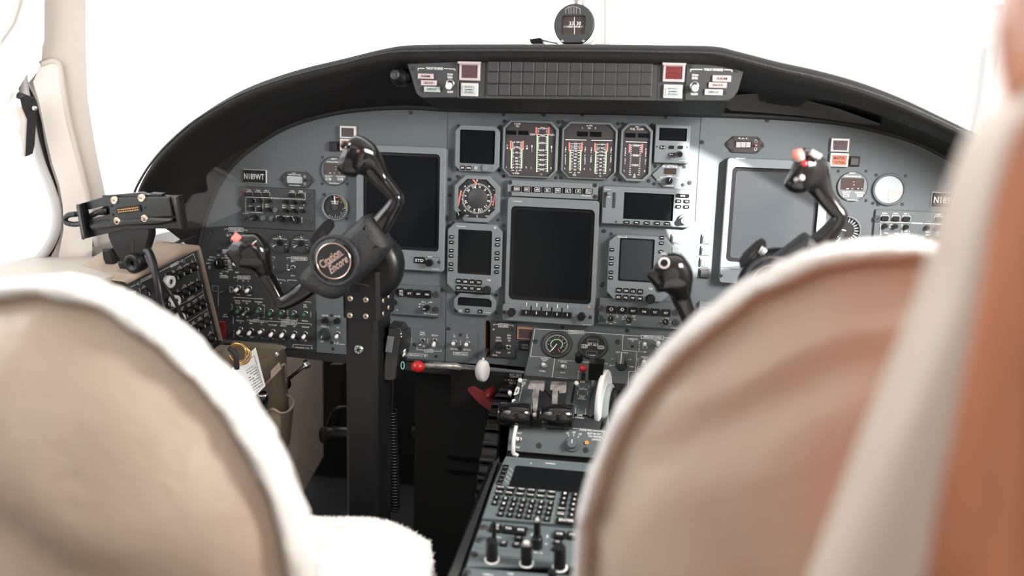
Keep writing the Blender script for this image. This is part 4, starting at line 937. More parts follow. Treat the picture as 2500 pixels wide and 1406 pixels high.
# ---- caution strip at the lower right
u = unit('annunciator_strip', 'small dark red annunciator panel just above the copilot seat', 'annunciator', ZM, (1605, 860, 1960, 1020), .008); u.body('rect', .001, 'bezel_gray', .001); u.screen((1650, 915, 1930, 990), .0005, 'lens_dim', sink=.001)
u.f.text('CABIN DOOR', *u.q(1733, 943), .003, .02, .0076); u.done('frame')
# ---- left switch panel
u = unit('electrical_panel', 'dark switch panel at the lower left full of white and green toggle switches', 'switch panel', ZH, (-70, 90, 1688, 1945), .0022)
u.w = .0025; P_ = [u.q(*p) for p in [(-60, 100), (330, 72), (1655, 133), (1688, 1250), (1690, 1975), (1180, 1945), (1160, 1858), (370, 1805), (-60, 1775)]]
u.poly = [(p.x, p.y) for p in P_]; u.bm = 'dark_panel'; u.bch = .0004; u.holes = []; u.w0 = 0
def br(pts, t=5): u.ln(pts, t)
br([(308, 138), (308, 115), (362, 118)]); br([(588, 132), (645, 135), (645, 158)]); u.boxed('VOLTAGE SELECT', 368, 98, 585, 152, 5, 4); u.t('BATT', 475, 170, 24, 54); u.t('L', 348, 188, 18, 10); u.t('GEN', 350, 217, 22, 40); u.t('R', 605, 203, 18, 12); u.t('GEN', 608, 232, 22, 40)
br([(378, 203), (395, 203), (410, 220)], 4); br([(545, 222), (558, 212), (578, 212)], 4); br([(470, 195), (474, 240)], 4)
u.knob(400, 320, 38, .012, 'knob_black', 90, skirt=1.15, name='rotary_knob'); u.knob(210, 455, 20, .004, 'black_matte', name='lamp', knurl=False)
u.boxed('TEST', 275, 432, 370, 486, 5, 3); u.t('OFF', 210, 518, 20, 36); u.knob(185, 660, 62, .014, 'knob_black', 90, skirt=1.2, name='rotary_knob')
for s_, x, y, w in (('ANNU', 95, 546, 56), ('STBY', 70, 588, 50), ('SPARE', 50, 642, 60), ('OVER', 72, 690, 40), ('SPD', 72, 715, 36), ('FIRE', 325, 524, 40), ('WARN', 335, 556, 66), ('LDG', 370, 590, 36), ('GEAR', 372, 616, 52), ('BATT', 382, 648, 52), ('TEMP', 382, 680, 54), ('STICK', 386, 708, 56), ('SHAKER', 390, 740, 72), ('T/REV', 340, 768, 60), ('TEMP', 250, 795, 46), ('RESET', 495, 780, 58), ('R GEN', 1008, 596, 72), ('RESET', 1012, 808, 60), ('INV 1', 1345, 612, 62), ('INV 2', 1345, 830, 62)): u.t(s_, x, y, 22, w)
for a in (((130, 546), (150, 548), (165, 570)), ((95, 590), (140, 596)), ((90, 642), (100, 642)), ((290, 556), (268, 558), (258, 578)), ((335, 602), (310, 602), (292, 615)), ((300, 662), (345, 664)), ((335, 722), (315, 718), (300, 706)), ((262, 745), (275, 765), (300, 768)), ((205, 560), (205, 605)), ((140, 620), (138, 680))): br(a, 4)
u.boxed('TESTED', 235, 820, 340, 862, 4, 3); br([(342, 845), (360, 846), (358, 868)], 4)
u.toggle(490, 668, 438, 650); br([(980, 540), (1066, 546), (1066, 572)]); u.toggle(1022, 705, 962, 676); br([(1255, 578), (1255, 556), (1320, 558)]); u.boxed('AVIONIC POWER', 1322, 542, 1560, 592, 5, 6)
u.toggle(1350, 705, 1262, 752, 'steel'); u.vt('NO', 1260, 670, 705, 22, 16)
br([(445, 872), (445, 850), (498, 853)]); u.boxed('FUEL BOOST', 500, 832, 690, 880, 5, 4); u.t('L', 502, 908, 20, 10); u.t('ON', 587, 910, 20, 34); u.t('R', 668, 914, 20, 14); u.toggle(520, 1010, 455, 1070); u.toggle(685, 1020, 620, 1080); u.vt('OFF', 587, 985, 1045, 18, 12); u.t('NORM', 510, 1115, 20, 60); u.t('NORM', 678, 1128, 20, 60)
u.boxed('START', 985, 865, 1105, 912, 5, 3); br([(1108, 892), (1225, 898), (1225, 918)]); u.t('R', 1165, 942, 24, 14); br([(1268, 920), (1268, 895), (1400, 903)]); u.btn((1098, 975, 1225, 1090), None, m='black_matte', r=.0006, hgt=.003, name='press_switch')
br([(445, 1180), (442, 1158), (888, 1186)]); br([(1530, 1228), (1616, 1232), (1616, 1252)]); br([(375, 1002), (428, 1005), (428, 1082), (375, 1082)]); u.t('R', 382, 1030, 18, 12); u.t('GEN', 390, 1058, 22, 34)
for s_, x, y, w in (('PITOT &', 500, 1215, 84), ('STATIC', 505, 1248, 72), ('W/S ALCOHOL', 638, 1218, 136), ('ON', 640, 1252, 32), ('W/S BLEED', 822, 1232, 115), ('HI', 822, 1262, 20), ('TAIL', 1530, 1278, 50), ('AUTO', 1532, 1308, 62)): u.t(s_, x, y, 22, w)
u.z = ZI; y0 = 960 # frame I is frame H shifted down by 1000
GR = [(520, 330, 480, 400, 'green_cap'), (645, 350, 572, 440, 'steel'), (830, 350, 790, 390, 'green_cap'), (1010, 375, 975, 430, 'green_cap'), (1185, 385, 1140, 412, 'green_cap'), (1370, 395, 1330, 425, 'green_cap'), (1540, 405, 1495, 435, 'green_cap')]
for x, y, a, b, m_ in GR: u.toggle(x, y, a, b, m_)
WH = [(552, 645, 490, 725), (712, 660, 655, 735), (878, 670, 820, 705), (1045, 680, 985, 760), (1210, 690, 1150, 770), (1375, 705, 1330, 785), (1540, 715, 1490, 790)]
for x, y, a, b in WH: u.toggle(x, y, a, b)
for s_, x, y, w in (('VERT GYRO', 540, 518, 118), ('M', 545, 548, 14), ('GYRO', 705, 527, 56), ('MAN', 706, 558, 48), ('SLAVE', 870, 542, 64), ('L', 868, 570, 12), ('TAIL FLOOD', 1036, 582, 125), ('ANTICOLL', 1200, 596, 98), ('NAV', 1368, 604, 44), ('WING INSP', 1537, 614, 115), ('MANUAL', 1532, 520, 92), ('OFF', 510, 455, 34), ('OFF', 648, 456, 34), ('LOW', 828, 470, 46), ('OFF', 1012, 486, 34), ('ON', 1270, 470, 30), ('ENGINE', 1268, 500, 74), ('NORM', 550, 755, 60), ('AUTO', 715, 766, 58), ('R', 876, 778, 14), ('OFF', 1042, 790, 34), ('OFF', 1208, 802, 34), ('OFF', 1374, 810, 34), ('OFF', 1540, 824, 38), ('PARK BRAKE - PULL', 1490, 930, 215)): u.t(s_, x, y, 22, w)
u.vt('OFF', 910, 345, 410, 20, 14); u.vt('OFF', 1268, 365, 425, 20, 14); u.vt('OFF', 1620, 390, 450, 20, 14); u.vt('SLEW', 445, 670, 765, 20, 14)
br([(875, 275), (910, 278), (910, 312)]); br([(912, 435), (912, 468), (880, 466)]); br([(435, 455), (435, 565)]); br([(400, 262), (418, 275), (420, 330), (405, 345)]); br([(1130, 475), (1130, 495), (1218, 500)]); br([(1322, 506), (1412, 512), (1412, 490)])
br([(648, 522), (650, 504), (745, 508)]); u.boxed('LEFT', 748, 490, 822, 535, 5, 3); br([(824, 515), (926, 522), (926, 542)]); br([(950, 545), (952, 522), (1168, 535)]); u.boxed('EXTERIOR LIGHTS', 1170, 518, 1402, 572, 5, 8); br([(1405, 552), (1626, 568), (1626, 590)])
br([(1345, 920), (1348, 878), (1634, 896), (1634, 945)]); br([(1342, 905), (1348, 922), (1354, 905)], 6); br([(1628, 930), (1634, 947), (1640, 930)], 6)
br([(115, -20), (210, -10), (208, 70), (118, 60), (115, -20)], 3); br([(205, 95), (208, 290)], 4); br([(205, 95), (280, 70)], 3); u.t('BATT', 318, 425, 22, 56); u.t('DISCONN', 312, 455, 22, 80)
u.btn((240, 520, 330, 780), None, m='dark_red', r=.001, hgt=.008, name='guarded_switch', label='dark red guarded switch')
u.screw(1155, 885); u.screw(1462, 835); u.screw(128, -850)
u.z = ZH; u.done()
# ---- reversion and flood light panel
u = unit('flood_light_panel', 'grey panel with FLOOD LTS knob between the left switch panel and column', 'switch panel', ZI, (1705, 378, 2230, 1025), .003); u.body('rect', .0006, 'panel_gray', .0006)
for s_, x, y, w in (('HDG REV', 1838, 438, 100), ('ATT REV', 2026, 450, 98), ('FLOOD LTS', 1840, 608, 126), ('ON', 2030, 620, 34), ('OFF', 1788, 838, 40), ('OFF', 2030, 852, 36)): u.t(s_, x, y, 25, w)
u.knob(1815, 525, 42, .012, 'knob_black'); u.knob(2000, 535, 42, .012, 'knob_black'); u.knob(1790, 745, 50, .016, 'dark_panel', 250, skirt=1.7); u.toggle(2032, 715, 1998, 780); u.ln([(1982, 838), (1982, 868), (2130, 880)], 6)
for x, y in ((1938, 435), (1942, 848), (1958, 945)): u.screw(x, y)
u.done()
u = unit('passenger_light_panel', 'grey switch panel marked PASS SAFETY and BEACON above the red ball handle', 'switch panel', ZJ, (420, 775, 1160, 1240), .004); u.body('rect', .001, 'panel_gray', .0008)
for s_, x, y, w in (('PASS', 823, 822, 66), ('SAFETY', 823, 855, 88), ('BEACON', 1010, 866, 94), ('BELT', 858, 1032, 54), ('EMER BRAKE PULL', 725, 1172, 212)): u.t(s_, x, y, 26, w)
u.toggle(828, 940, 775, 1028, 'steel', label='bare metal lever'); u.toggle(1012, 945, 985, 1035); u.vt('OFF', 655, 905, 965, 20, 14); u.vt('OFF', 904, 918, 980, 20, 14)
u.ln([(738, 1050), (738, 1085), (850, 1090)], 6); u.boxed('LIGHTS', 852, 1075, 980, 1120, 6, 4); u.ln([(982, 1102), (1108, 1110), (1108, 1078)], 6); u.ln([(600, 1180), (605, 1138), (896, 1155), (896, 1190)], 6); u.ln([(850, 1172), (862, 1200), (874, 1172), (850, 1172)], 7)
for x, y in ((692, 1000), (1030, 1185)): u.screw(x, y)
u.done()
u = unit('landing_light_panel', 'grey switch panel with two white toggles marked LANDING LIGHTS', 'switch panel', ZJ, (1172, 810, 1648, 1290), .004); u.body('rect', .0015, 'panel_gray', .0008)
for s_, x, y, w in (('L', 1306, 850, 14), ('ON', 1307, 884, 34), ('R', 1504, 862, 16), ('ON', 1505, 896, 34), ('REC/TAXI', 1303, 1075, 108), ('REC/TAXI', 1503, 1085, 108)): u.t(s_, x, y, 26, w)
u.vt('OFF', 1403, 950, 1010, 20, 14); u.toggle(1315, 972, 1280, 1002); u.toggle(1512, 985, 1478, 1018); u.boxed('LANDING LIGHTS', 1293, 1122, 1513, 1165, 6, 6)
for x, y in ((1403, 858), (1400, 1075)): u.screw(x, y)
u.done()
u = unit('gear_switch_panel', 'grey switch panel marked LDG GEAR right of the white gear handle', 'switch panel', ZJ, (1858, 665, 2245, 1210), .005); u.body('rect', .0008, 'dark_panel', .0008)
u.ln([(1908, 715), (1908, 694), (1980, 698)], 6); u.boxed('LDG GEAR', 1983, 688, 2128, 738, 6, 4); u.ln([(2130, 708), (2204, 712), (2204, 732)], 6)
for s_, x, y, w in (('UP', 1908, 776, 30), ('HORN', 1983, 900, 66), ('SILENCE', 1982, 942, 88), ('ANTI-', 2143, 866, 64), ('SKID', 2144, 908, 56), ('ON', 2144, 948, 34), ('PUSH', 1982, 1128, 62), ('OFF', 2142, 1132, 42), ('DOWN', 1926, 1168, 72)): u.t(s_, x, y, 27, w)
u.knob(1975, 1030, 46, .008, 'knob_black', name='button'); u.toggle(2135, 1045, 2110, 1020, 'steel', label='bare metal lever')
for x, y in ((2200, 778), (1890, 1095)): u.screw(x, y)
u.done()
lamp(ZJ, (2262, 742, 2530, 935), '', 'lens_dim', 'dark three line gear warning light with copper frame left of the pedestal', fm='slot_brown', w=.005)
lamp(ZJ, (2285, 965, 2520, 1100), 'GEAR|UNLOCKED', 'black_matte', 'small dark GEAR UNLOCKED light below the copper framed light', fm='black_plastic', w=.005, tm='gray_rubber')

# ================================================================ annunciator panel under the hood
WP = tilt((0, -.165, 0), 0)
t = thing('caution_light_bank', 'black overhead warning panel with three rows of dark square lights under the glareshield', 'warning panel', WP.mat(Vector((-.19, -.165, .04))))
wx = Unit('scratch', None, None, WP, ZF, (990, 150, 1810, 240), 0); bpy.data.objects.remove(wx.root)
wx.root = t; wx.o = Vector((-.19, .04, 0)); wx.f = MB()
ol = [tuple(wx.q(*p)) for p in [(992, 150), (1130, 143), (1700, 150), (1818, 163), (1800, 214), (1790, 238), (1776, 248), (1740, 249), (1040, 240), (1024, 236), (1014, 222)]]
wx.f.slab(ol, -.12, 0, 'dark_panel', .0015)
part(t, 'housing', wx.f); mb = MB()
lo = [atY(x, y, -.166) for x, y in [(1030, 240), (1400, 243), (1776, 249)]]; hi = [atY(x, y, -.03) for x, y in [(1095, 268), (1400, 276), (1758, 283)]]
md = [(a * .35 + b * .65) + Vector((0, -.03, -.004)) for a, b in zip(lo, hi)]; grid(mb, [lo, md, hi], 'glareshield'); grid(mb, [[p + Vector((0, .003, .002)) for p in r] for r in (lo, md, hi)], 'glareshield')
mb.v = [tuple(Vector((p[0] + .19, p[2] - .04, -(p[1] + .165)))) for p in mb.v]; part(t, 'lower_skirt', mb)
tile = MB().slab(rrect(0, 0, .0190, .0196, .0008, 2), 0, .004, 'tile_gray', .0012); tile.pline(rrect(0, 0, .0165, .0170, .0006, 2), .0004, .0041, 'dark_panel', True); tm_ = tile.mesh('annunciator_light')
for j in range(3):
    for i in range(14):
        x = 1205.3 + i * 28.75 - j * 1.2; y = 160.5 + j * 29.3 + i * .16; c = wx.q(x, y); link('annunciator_light', tm_, t, (c.x, c.y, 0))
mb = MB(); mb.pline([tuple(wx.q(*p)) for p in [(1187, 140), (1183, 240)]], .0008, .0004, 'void_black'); mb.pline([tuple(wx.q(*p)) for p in [(1608, 143), (1604, 246)]], .0008, .0004, 'void_black'); part(t, 'panel_seam', mb)
def fire(x0, y0, x1, y1, m, txt, cov, nm='fire_switch', lb=None):
    c = wx.R(x0, y0, x1, y1); mb = MB(); mb.frame(rrect(0, 0, c[2], c[3], .0008, 2), [rrect(0, 0, c[2] * .78, c[3] * (.72 if cov else .66), .0008, 2)], 0, .006, 'pale_pink' if cov else 'silver_frame', ch=.0008)
    o = link(nm, mb.mesh(nm), t, (c[0], c[1], 0)); o['label'] = lb
    mb = MB().slab(rrect(0, 0, c[2] * .78, c[3] * (.72 if cov else .66), .0008, 2), 0, .0045 if cov else .0075, m, .0005); L = txt.split('|'); n = len(L)
    for i, l in enumerate(L): mb.text(l, 0, ((n - 1) / 2 - i) * c[3] * .6 / n, c[3] * .3 / n, c[2] * .5, .0052 if cov else .008, 'compass_card' if not cov else 'lens_red')
    link('lens', mb.mesh('lens'), o)
    if cov: link('cover', MB().box(-c[2] * .54, c[2] * .54, c[3] * .42, c[3] * .54, .004, .011, 'pale_pink').mesh('cover'), o)
fire(1123, 153, 1173, 197, 'lens_dim', 'LH|ENG|FIRE', True, lb='left dim red engine fire switch under a clear guard'); fire(1619, 156, 1672, 200, 'lens_red', 'RH|ENG|FIRE', True, lb='right red engine fire switch under a clear guard')
fire(1127, 203, 1168, 235, 'pale_green', 'BOTTLE 1|ARMED|PUSH', False, 'bottle_switch', 'left pale BOTTLE 1 switch'); fire(1620, 207, 1666, 240, 'pale_green', 'BOTTLE 2|ARMED|PUSH', False, 'bottle_switch', 'right pale BOTTLE 2 switch')
def sub(z, pts, nm, lb):
    wx.z = z; mb = MB(); P = [tuple(wx.q(*p)) for p in pts]; mb.slab(P, 0, .004, 'dark_panel', .0012); return mb
s1 = sub(ZA, [(432, 255), (1003, 225), (1003, 628), (600, 630), (560, 610), (535, 580)], 0, 0); wx.f = s1; wx.w = .004
wx.ln([(548, 325), (548, 302), (618, 304)], 6); wx.t('THRUST REVERSER', 731, 305, 26, 190); wx.ln([(840, 306), (958, 312), (958, 328)], 6)
wx.t('STOW', 903, 372, 24, 62); wx.t('EMER', 903, 404, 24, 56); wx.t('NORM', 903, 564, 26, 62); wx.w = 0
o1 = part(t, 'reverser_panel', s1, 'left thrust reverser panel')
wx.w = .004
for bx_, s_, m_ in (((550, 362, 720, 420), 'ARM', 'pale_pink'), ((585, 436, 757, 494), 'UNLOCK', 'pale_pink'), ((618, 506, 795, 566), 'DEPLOY', 'pale_green')): wx.btn(bx_, s_, m=m_, tm='compass_card', r=.0006, hgt=.004, name='indicator', ts=(.6, .42))
wx.toggle(905, 470, 880, 512, rr=.0075, rad=.0055)
for x, y in ((490, 305), (950, 270), (592, 538)): wx.screw(x, y, rr=.0036)
wx.w = 0; s2 = sub(ZB, [(1030, 235), (1670, 280), (1590, 560), (1545, 625), (1500, 652), (1440, 665), (1012, 660), (1005, 640)], 0, 0); wx.f = s2; wx.w = .004
wx.ln([(1070, 338), (1070, 314), (1200, 316)], 6); wx.t('THRUST REVERSER', 1325, 318, 26, 215); wx.ln([(1445, 318), (1530, 322), (1528, 340)], 6)
wx.t('STOW', 1122, 380, 24, 70); wx.t('EMER', 1120, 412, 24, 64); wx.t('NORM', 1112, 588, 26, 74); wx.w = 0; part(t, 'reverser_panel', s2, 'right thrust reverser panel'); wx.w = .004
for bx_, s_, m_ in (((1312, 382, 1518, 452), 'ARM', 'pale_pink'), ((1270, 460, 1470, 520), 'UNLOCK', 'pale_pink'), ((1225, 535, 1425, 600), 'DEPLOY', 'pale_green')): wx.btn(bx_, s_, m=m_, tm='compass_card', r=.0006, hgt=.004, name='indicator', ts=(.6, .42))
wx.toggle(1112, 495, 1120, 535, rr=.0075, rad=.0055)
for x, y in ((1075, 285), (1582, 325), (1453, 570)): wx.screw(x, y, rr=.0036)
wx.z = ZF; wx.w = .0
for x, y in ((1142, 134), (1645, 135)): wx.screw(x, y + 9, rr=.0028)
t = thing('map_light', 'small round black swivelling light left of the warning panel', 'light', atY(972, 185, -.17))
mb = MB().lathe([(.014, -.02), (.0165, -.006), (.015, .004), (.0105, .008), (.0095, .016), (.0085, .018)], 0, 0, 'black_plastic', 28); mb.lathe([(.0085, .018), (.0075, .0195), (.001, .0197)], 0, 0, 'tile_gray', 24)
for i in range(8): a = i * PI / 4; mb.lathe([(.001, .0198), (.0008, .0201)], .0038 * math.cos(a), .0038 * math.sin(a), 'void_black', 8)
wpart(t, 'lamp_head', mb.xf(Matrix.Translation(atY(974, 187, -.16)) @ Vector((-.12, -1, .15)).to_track_quat('Z', 'Y').to_matrix().to_4x4()))
wpart(t, 'arm', MB().tube([atY(978, 190, -.15), atY(995, 188, -.15), atY(1010, 184, -.15)], [.013, .013, .011], 'black_plastic', 14))

# ================================================================ left breaker panel
_a = Vector((-.90, -.25, 0)); _n = Vector((math.cos(math.radians(15)), -math.sin(math.radians(15)), 0)); tmp = Plane(_a, (-_n.y, _n.x, 0), (0, 0, 1))
uA = (tmp.hit(473, 619) - tmp.hit(388, 665)); uB = tmp.hit(523, 828) - tmp.hit(475, 620)
CBP = Plane(_a, uA, -uB)
t = Unit('breaker_panel', 'dark side panel of round circuit breakers framed in tan left of the switch panel', 'breaker panel', CBP, ZQ, (300, 200, 1100, 1300), .004)
u = t; P_ = [u.q(*p) for p in [(60, 600), (200, 520), (475, 385), (945, 165), (1225, 1310), (1180, 1345), (900, 1500), (300, 1500), (60, 1400)]]
u.poly = [(p.x, p.y) for p in P_]; u.bm = 'dark_panel'; u.bch = .0004; u.holes = []; u.w0 = 0; hx = u.L(1, 700, 600)
def cbln(pts, t_=4): u.ln(pts, t_)
def cbt(s_, x, y, h=18, w=None):
    c = u.q(x, y); u.f.text(s_, c.x, c.y, h * hx, (w or len(s_) * 9) * hx * 1.15, u.w + EPS)
cbln([(460, 435), (602, 365)]); cbln([(705, 312), (738, 296)]); cbln([(770, 275), (895, 205), (925, 300)]); cbln([(602, 355), (700, 300), (705, 330), (608, 378), (602, 355)]); cbt('ENGINE/FUEL', 653, 340, 22, 80)
cbln([(388, 500), (475, 830)]); cbln([(95, 630), (160, 595)]); cbln([(225, 535), (382, 458), (388, 490), (230, 570), (225, 535)]); cbt('FLIGHT INSTRUMENTS', 305, 515, 22, 130)
cbln([(605, 918), (820, 800)]); cbln([(900, 755), (1018, 682)]); cbln([(820, 780), (895, 735), (903, 760), (828, 805), (820, 780)]); cbt('WARNING', 860, 772, 18, 60); cbln([(795, 1085), (1075, 910)]); cbln([(950, 430), (1165, 1280)], 3); cbln([(205, 640), (225, 700)])
ROWS = [(((640, 500), (700, 510), (780, 462), (865, 422), (950, 378)), (('L', 'IGNITION', 540, 480), ('L', 'BOOST', 628, 430), ('L FW', 'SHUTOFF', 715, 385), ('L', 'FIRE DET', 800, 338), ('L', 'OIL', 878, 300)), 'W2225'),
        (((700, 750), (762, 755), (845, 705), (930, 655), (1010, 612)), (('R', 'IGN', 595, 740), ('R', 'BOOST', 690, 675), ('R FW', 'SHUTOFF', 775, 620), ('R', 'FIRE DET', 860, 575), ('R', 'OIL', 940, 528)), 'W2225'),
        (((822, 995), (905, 940), (985, 895), (1062, 850)), (('BATTERY', 'TEMP', 745, 905), ('COMPT', 'TEMP', 835, 860), ('WARNING', 'LTS 1', 912, 808), ('WARNING', 'LTS 2', 992, 755)), '2255'),
        (((965, 1175), (1045, 1125), (1120, 1078)), (('GEAR', 'CONTROL', 890, 1090), ('SKID', 'CONTROL', 972, 1030), ('SPEED', 'BRAKE', 1050, 980)), '555'),
        (((1178, 1285), (585, 850), (335, 712)), (('LAV', 'CONTROL', 1105, 1210), ('L', 'CLOCK', 258, 620)), '552')]
bk = MB().lathe([(.0085, 0), (.0085, .003), (.0062, .0035), (.0058, .010), (.005, .0108)], 0, 0, 'knob_black', 18)
for k in '25': m_ = MB(); m_.v, m_.f, m_.m, m_.sm, m_.mats = list(bk.v), list(bk.f), list(bk.m), list(bk.sm), list(bk.mats); m_.text(k, 0, 0, .0055, .0035, .0112); _shared['cb' + k] = m_.mesh('circuit_breaker')
wr = MB(); wr.lathe([(.0058, .003), (.0105, .003), (.011, .005), (.011, .014), (.009, .0155), (.0055, .0155), (.005, .012)], 0, 0, 'white_plastic', 24, cap=False)
for pts, labs, ks in ROWS:
    for (x, y), k in zip(pts, ks):
        if k == 'W':
            c = u.q(x, y); link('circuit_breaker', _shared['cb5'], u.root, (c.x - .008, c.y + .004, u.w)); continue
        c = u.q(x, y, u.w + .011); link('circuit_breaker', _shared['cb' + k], u.root, (c.x, c.y, u.w))
    for a, b, x, y in labs: cbt(a, x, y - 12, 16); cbt(b, x + 4, y + 10, 16, min(70, len(b) * 9))
for x, y in ((622, 565), (690, 812), (755, 1035)):
    c = u.q(x, y, u.w + .015); o = link('breaker_collar', wr.mesh('breaker_collar'), u.root, (c.x, c.y, u.w)); o['label'] = 'white locking collar'; link('circuit_breaker', _shared['cb5'], u.root, (c.x, c.y, u.w))
for x, y in ((752, 295), (195, 580)): c = u.q(x, y); link('screw', MB().lathe([(.0052, 0), (.0052, .002), (.004, .0035)], 0, 0, 'steel', 16).mesh('screw'), u.root, (c.x, c.y, u.w))
u.w = .004; u.done()
# tan surround
mb = MB(); bz = [u.q(*p) for p in [(-40, 600), (380, 395), (690, 240), (900, 150), (955, 95)]]
def cp3(x, y, w): r = u.pl.o + u.pl.n * 0; return u.pl.hit(ZQ[0] + x / ZQ[2], ZQ[1] + y / ZQ[2], w)
inn_ = [cp3(*p, .006) for p in [(40, 605), (200, 520), (475, 385), (925, 168), (945, 175), (1225, 1305)]]; outr = [cp3(*p, .010) for p in [(20, 588), (180, 503), (460, 365), (935, 140), (975, 150), (1258, 1300)]]
outr = [cp3(*p, .012) for p in [(0, 560), (165, 470), (400, 300), (700, 95), (960, 98), (975, 110), (1258, 1310)]]; inn_ = [cp3(*p, .006) for p in [(40, 605), (200, 520), (475, 385), (780, 240), (935, 165), (945, 175), (1228, 1310)]]
mid = [(a * .5 + b * .5) + CBP.n * .006 for a, b in zip(inn_, outr)]; back = [a - CBP.n * .10 - Vector((.03, 0, 0)) for a in outr]
grid(mb, [[p - CBP.n * .008 for p in inn_], inn_, mid, outr, back], 'tan_vinyl'); wpart(u.root, 'tan_surround', mb, 'tan padded surround')
mb = MB(); prism(mb, [cp3(*p, -.012) for p in [(-100, 560), (165, 470), (400, 300), (700, 95), (960, 98), (1258, 1310), (1000, 1600), (-100, 1600)]], -CBP.n * .10, 'black_matte'); wpart(u.root, 'case', mb)
# cream console top behind it
mb = MB(); prism(mb, [Vector((-1.14, -1.3, -.315)), Vector((-.93, -1.3, -.36)), Vector((-.915, -.35, -.335)), Vector((-.905, -.15, -.30)), Vector((-.98, -.06, -.285)), Vector((-1.14, -.06, -.285))], (0, 0, -.03), 'cream_trim')
prism(mb, [Vector((-.95, -1.3, -.37)), Vector((-.95, -.12, -.33)), Vector((-.95, -.12, -1.0)), Vector((-.95, -1.3, -1.0))], (-.02, 0, 0), 'cream_wall')
struct('trim_12', mb, 'cream console top along the left wall')
MW[u.root.name] = u.root.matrix_world.copy()
# ================================================================ pedestal
PP = tilt((0, -.003, -.418), 43); ES = tilt((0, -.24, -.56), 25); QP = tilt((0, -.10, -.488), 66); CON = tilt((0, -.304, -.574), 77)
ped = thing('centre_pedestal', 'grey centre pedestal carrying the pressurization panel, throttles and keyboard', 'pedestal', Vector((-.15, -.35, -1.0)))
mb = MB(); XL, XR = -.272, .02
prof = [(-.003, -.424), (-.092, -.507), (-.225, -.560), (-.250, -.612), (-.29, -.612), (-.30, -.582), (-.80, -.697), (-.80, -.999), (-.003, -.999)]
prof_u = [p for p in prof if p[0] > -.28] + [(-.29, -.999), (-.003, -.999)]
prism(mb, [Vector((XL, y, z)) for y, z in prof[:4] + [(-.26, -.612), (-.26, -.999), (-.003, -.999)]], (XR - XL, 0, 0), 'black_matte')
prism(mb, [Vector((XL, y, z)) for y, z in [(-.26, -.614), (-.29, -.612), (-.30, -.582), (-.80, -.697), (-.80, -.999), (-.26, -.999)]], (.176, 0, 0), 'black_matte'); wpart(ped, 'body', mb)
u = Unit('pressurization_panel', 'sloping grey panel marked PRESSURIZATION at the top of the pedestal', 'control panel', PP, ZK, (505, 500, 2150, 1290), .003)
P_ = [u.q(*p) for p in [(508, 490), (2330, 625), (2330, 1330), (1690, 1295), (1500, 1295), (1500, 1180), (390, 1130), (450, 850)]]; u.poly = [(p.x, p.y) for p in P_]; u.bm = 'pedestal_gray'; u.bch = .0006; u.holes = []; u.w0 = -.008
u.ln([(775, 870), (475, 850), (530, 515), (940, 540)], 5); u.boxed('PRESSURIZATION', 942, 528, 1128, 568, 5, 10); u.ln([(1130, 555), (1606, 590), (1825, 605)], 5); u.boxed('TEMPERATURE CONTROL', 1828, 592, 2098, 632, 5, 12); u.ln([(2100, 620), (2330, 640)], 5)
u.ln([(772, 870), (738, 1128)], 6); u.ln([(1606, 592), (1596, 775), (1775, 788), (1758, 1032), (1676, 1034), (1662, 1290)], 5); u.ln([(1515, 1292), (1690, 1300)], 8)
for s_, x, y, w in (('GND IDLE', 646, 880, 92), ('HIGH', 645, 902, 48), ('NORMAL', 623, 1030, 80), ('MANUAL', 885, 918, 80), ('SYSTEM SELECT', 1120, 918, 155), ('AUTO', 870, 1048, 60), ('DEPRESSURIZE', 858, 1122, 138), ('COMPRESSOR', 1724, 640, 128), ('ON', 1723, 662, 26), ('PRESS SOURCE', 1592, 804, 148), ('NORM', 1590, 826, 56), ('FAN', 1870, 797, 42), ('FWD', 2005, 660, 36), ('LOW', 2025, 805, 44), ('AFT', 2160, 668, 36), ('MANUAL', 1868, 858, 80), ('HOT', 1868, 876, 34), ('COLD', 1860, 1004, 54), ('L', 1470, 878, 12), ('R', 1702, 890, 14), ('OFF', 1452, 962, 34), ('EMER', 1714, 975, 50), ('AIR', 1785, 1062, 28), ('CKPT', 1728, 1172, 48)): u.t(s_, x, y, 19, w)
u.ln([(820, 915), (822, 896), (1028, 910)], 5); u.ln([(1215, 925), (1412, 938), (1410, 955)], 5); u.ln([(1835, 668), (1802, 668), (1800, 700)], 4); u.ln([(1798, 765), (1796, 792), (1830, 795)], 4); u.ln([(2145, 688), (2112, 688), (2108, 775)], 4); u.ln([(1822, 876), (1790, 876), (1788, 900)], 4); u.ln([(1783, 975), (1782, 1000), (1812, 1003)], 4)
u.ln([(1482, 878), (1502, 880)], 4); u.ln([(1690, 888), (1668, 890)], 4); u.ln([(1478, 962), (1505, 956)], 4); u.ln([(1690, 972), (1655, 962)], 4); u.vt('OFF', 1806, 690, 760, 15, 12); u.vt('AUTO', 1793, 905, 970, 13, 11)
u.vt('MANUAL', 1064, 1035, 1150, 17, 12, dx=-10)
u.toggle(645, 965, 628, 945); u.toggle(890, 980, 866, 968); u.toggle(1872, 735, 1872, 690); u.toggle(2030, 745, 2038, 668); u.toggle(2178, 745, 2186, 680); u.toggle(1860, 945, 1864, 905)
u.knob(1582, 900, 46, .020, 'dark_panel', None, skirt=1.6); c = u.q(1582, 880, .023); d = u.L(80, 1582, 880)
mb = MB(); mb.box(-d * .5, d * .5, -d * .95, d * .95, .003, .022, 'pedestal_gray'); mb.seg((0, -d * .9), (0, d * .9), .0014, .0224); o = link('selector_bar', mb.mesh('selector_bar'), u.root, (c.x, c.y, u.w))
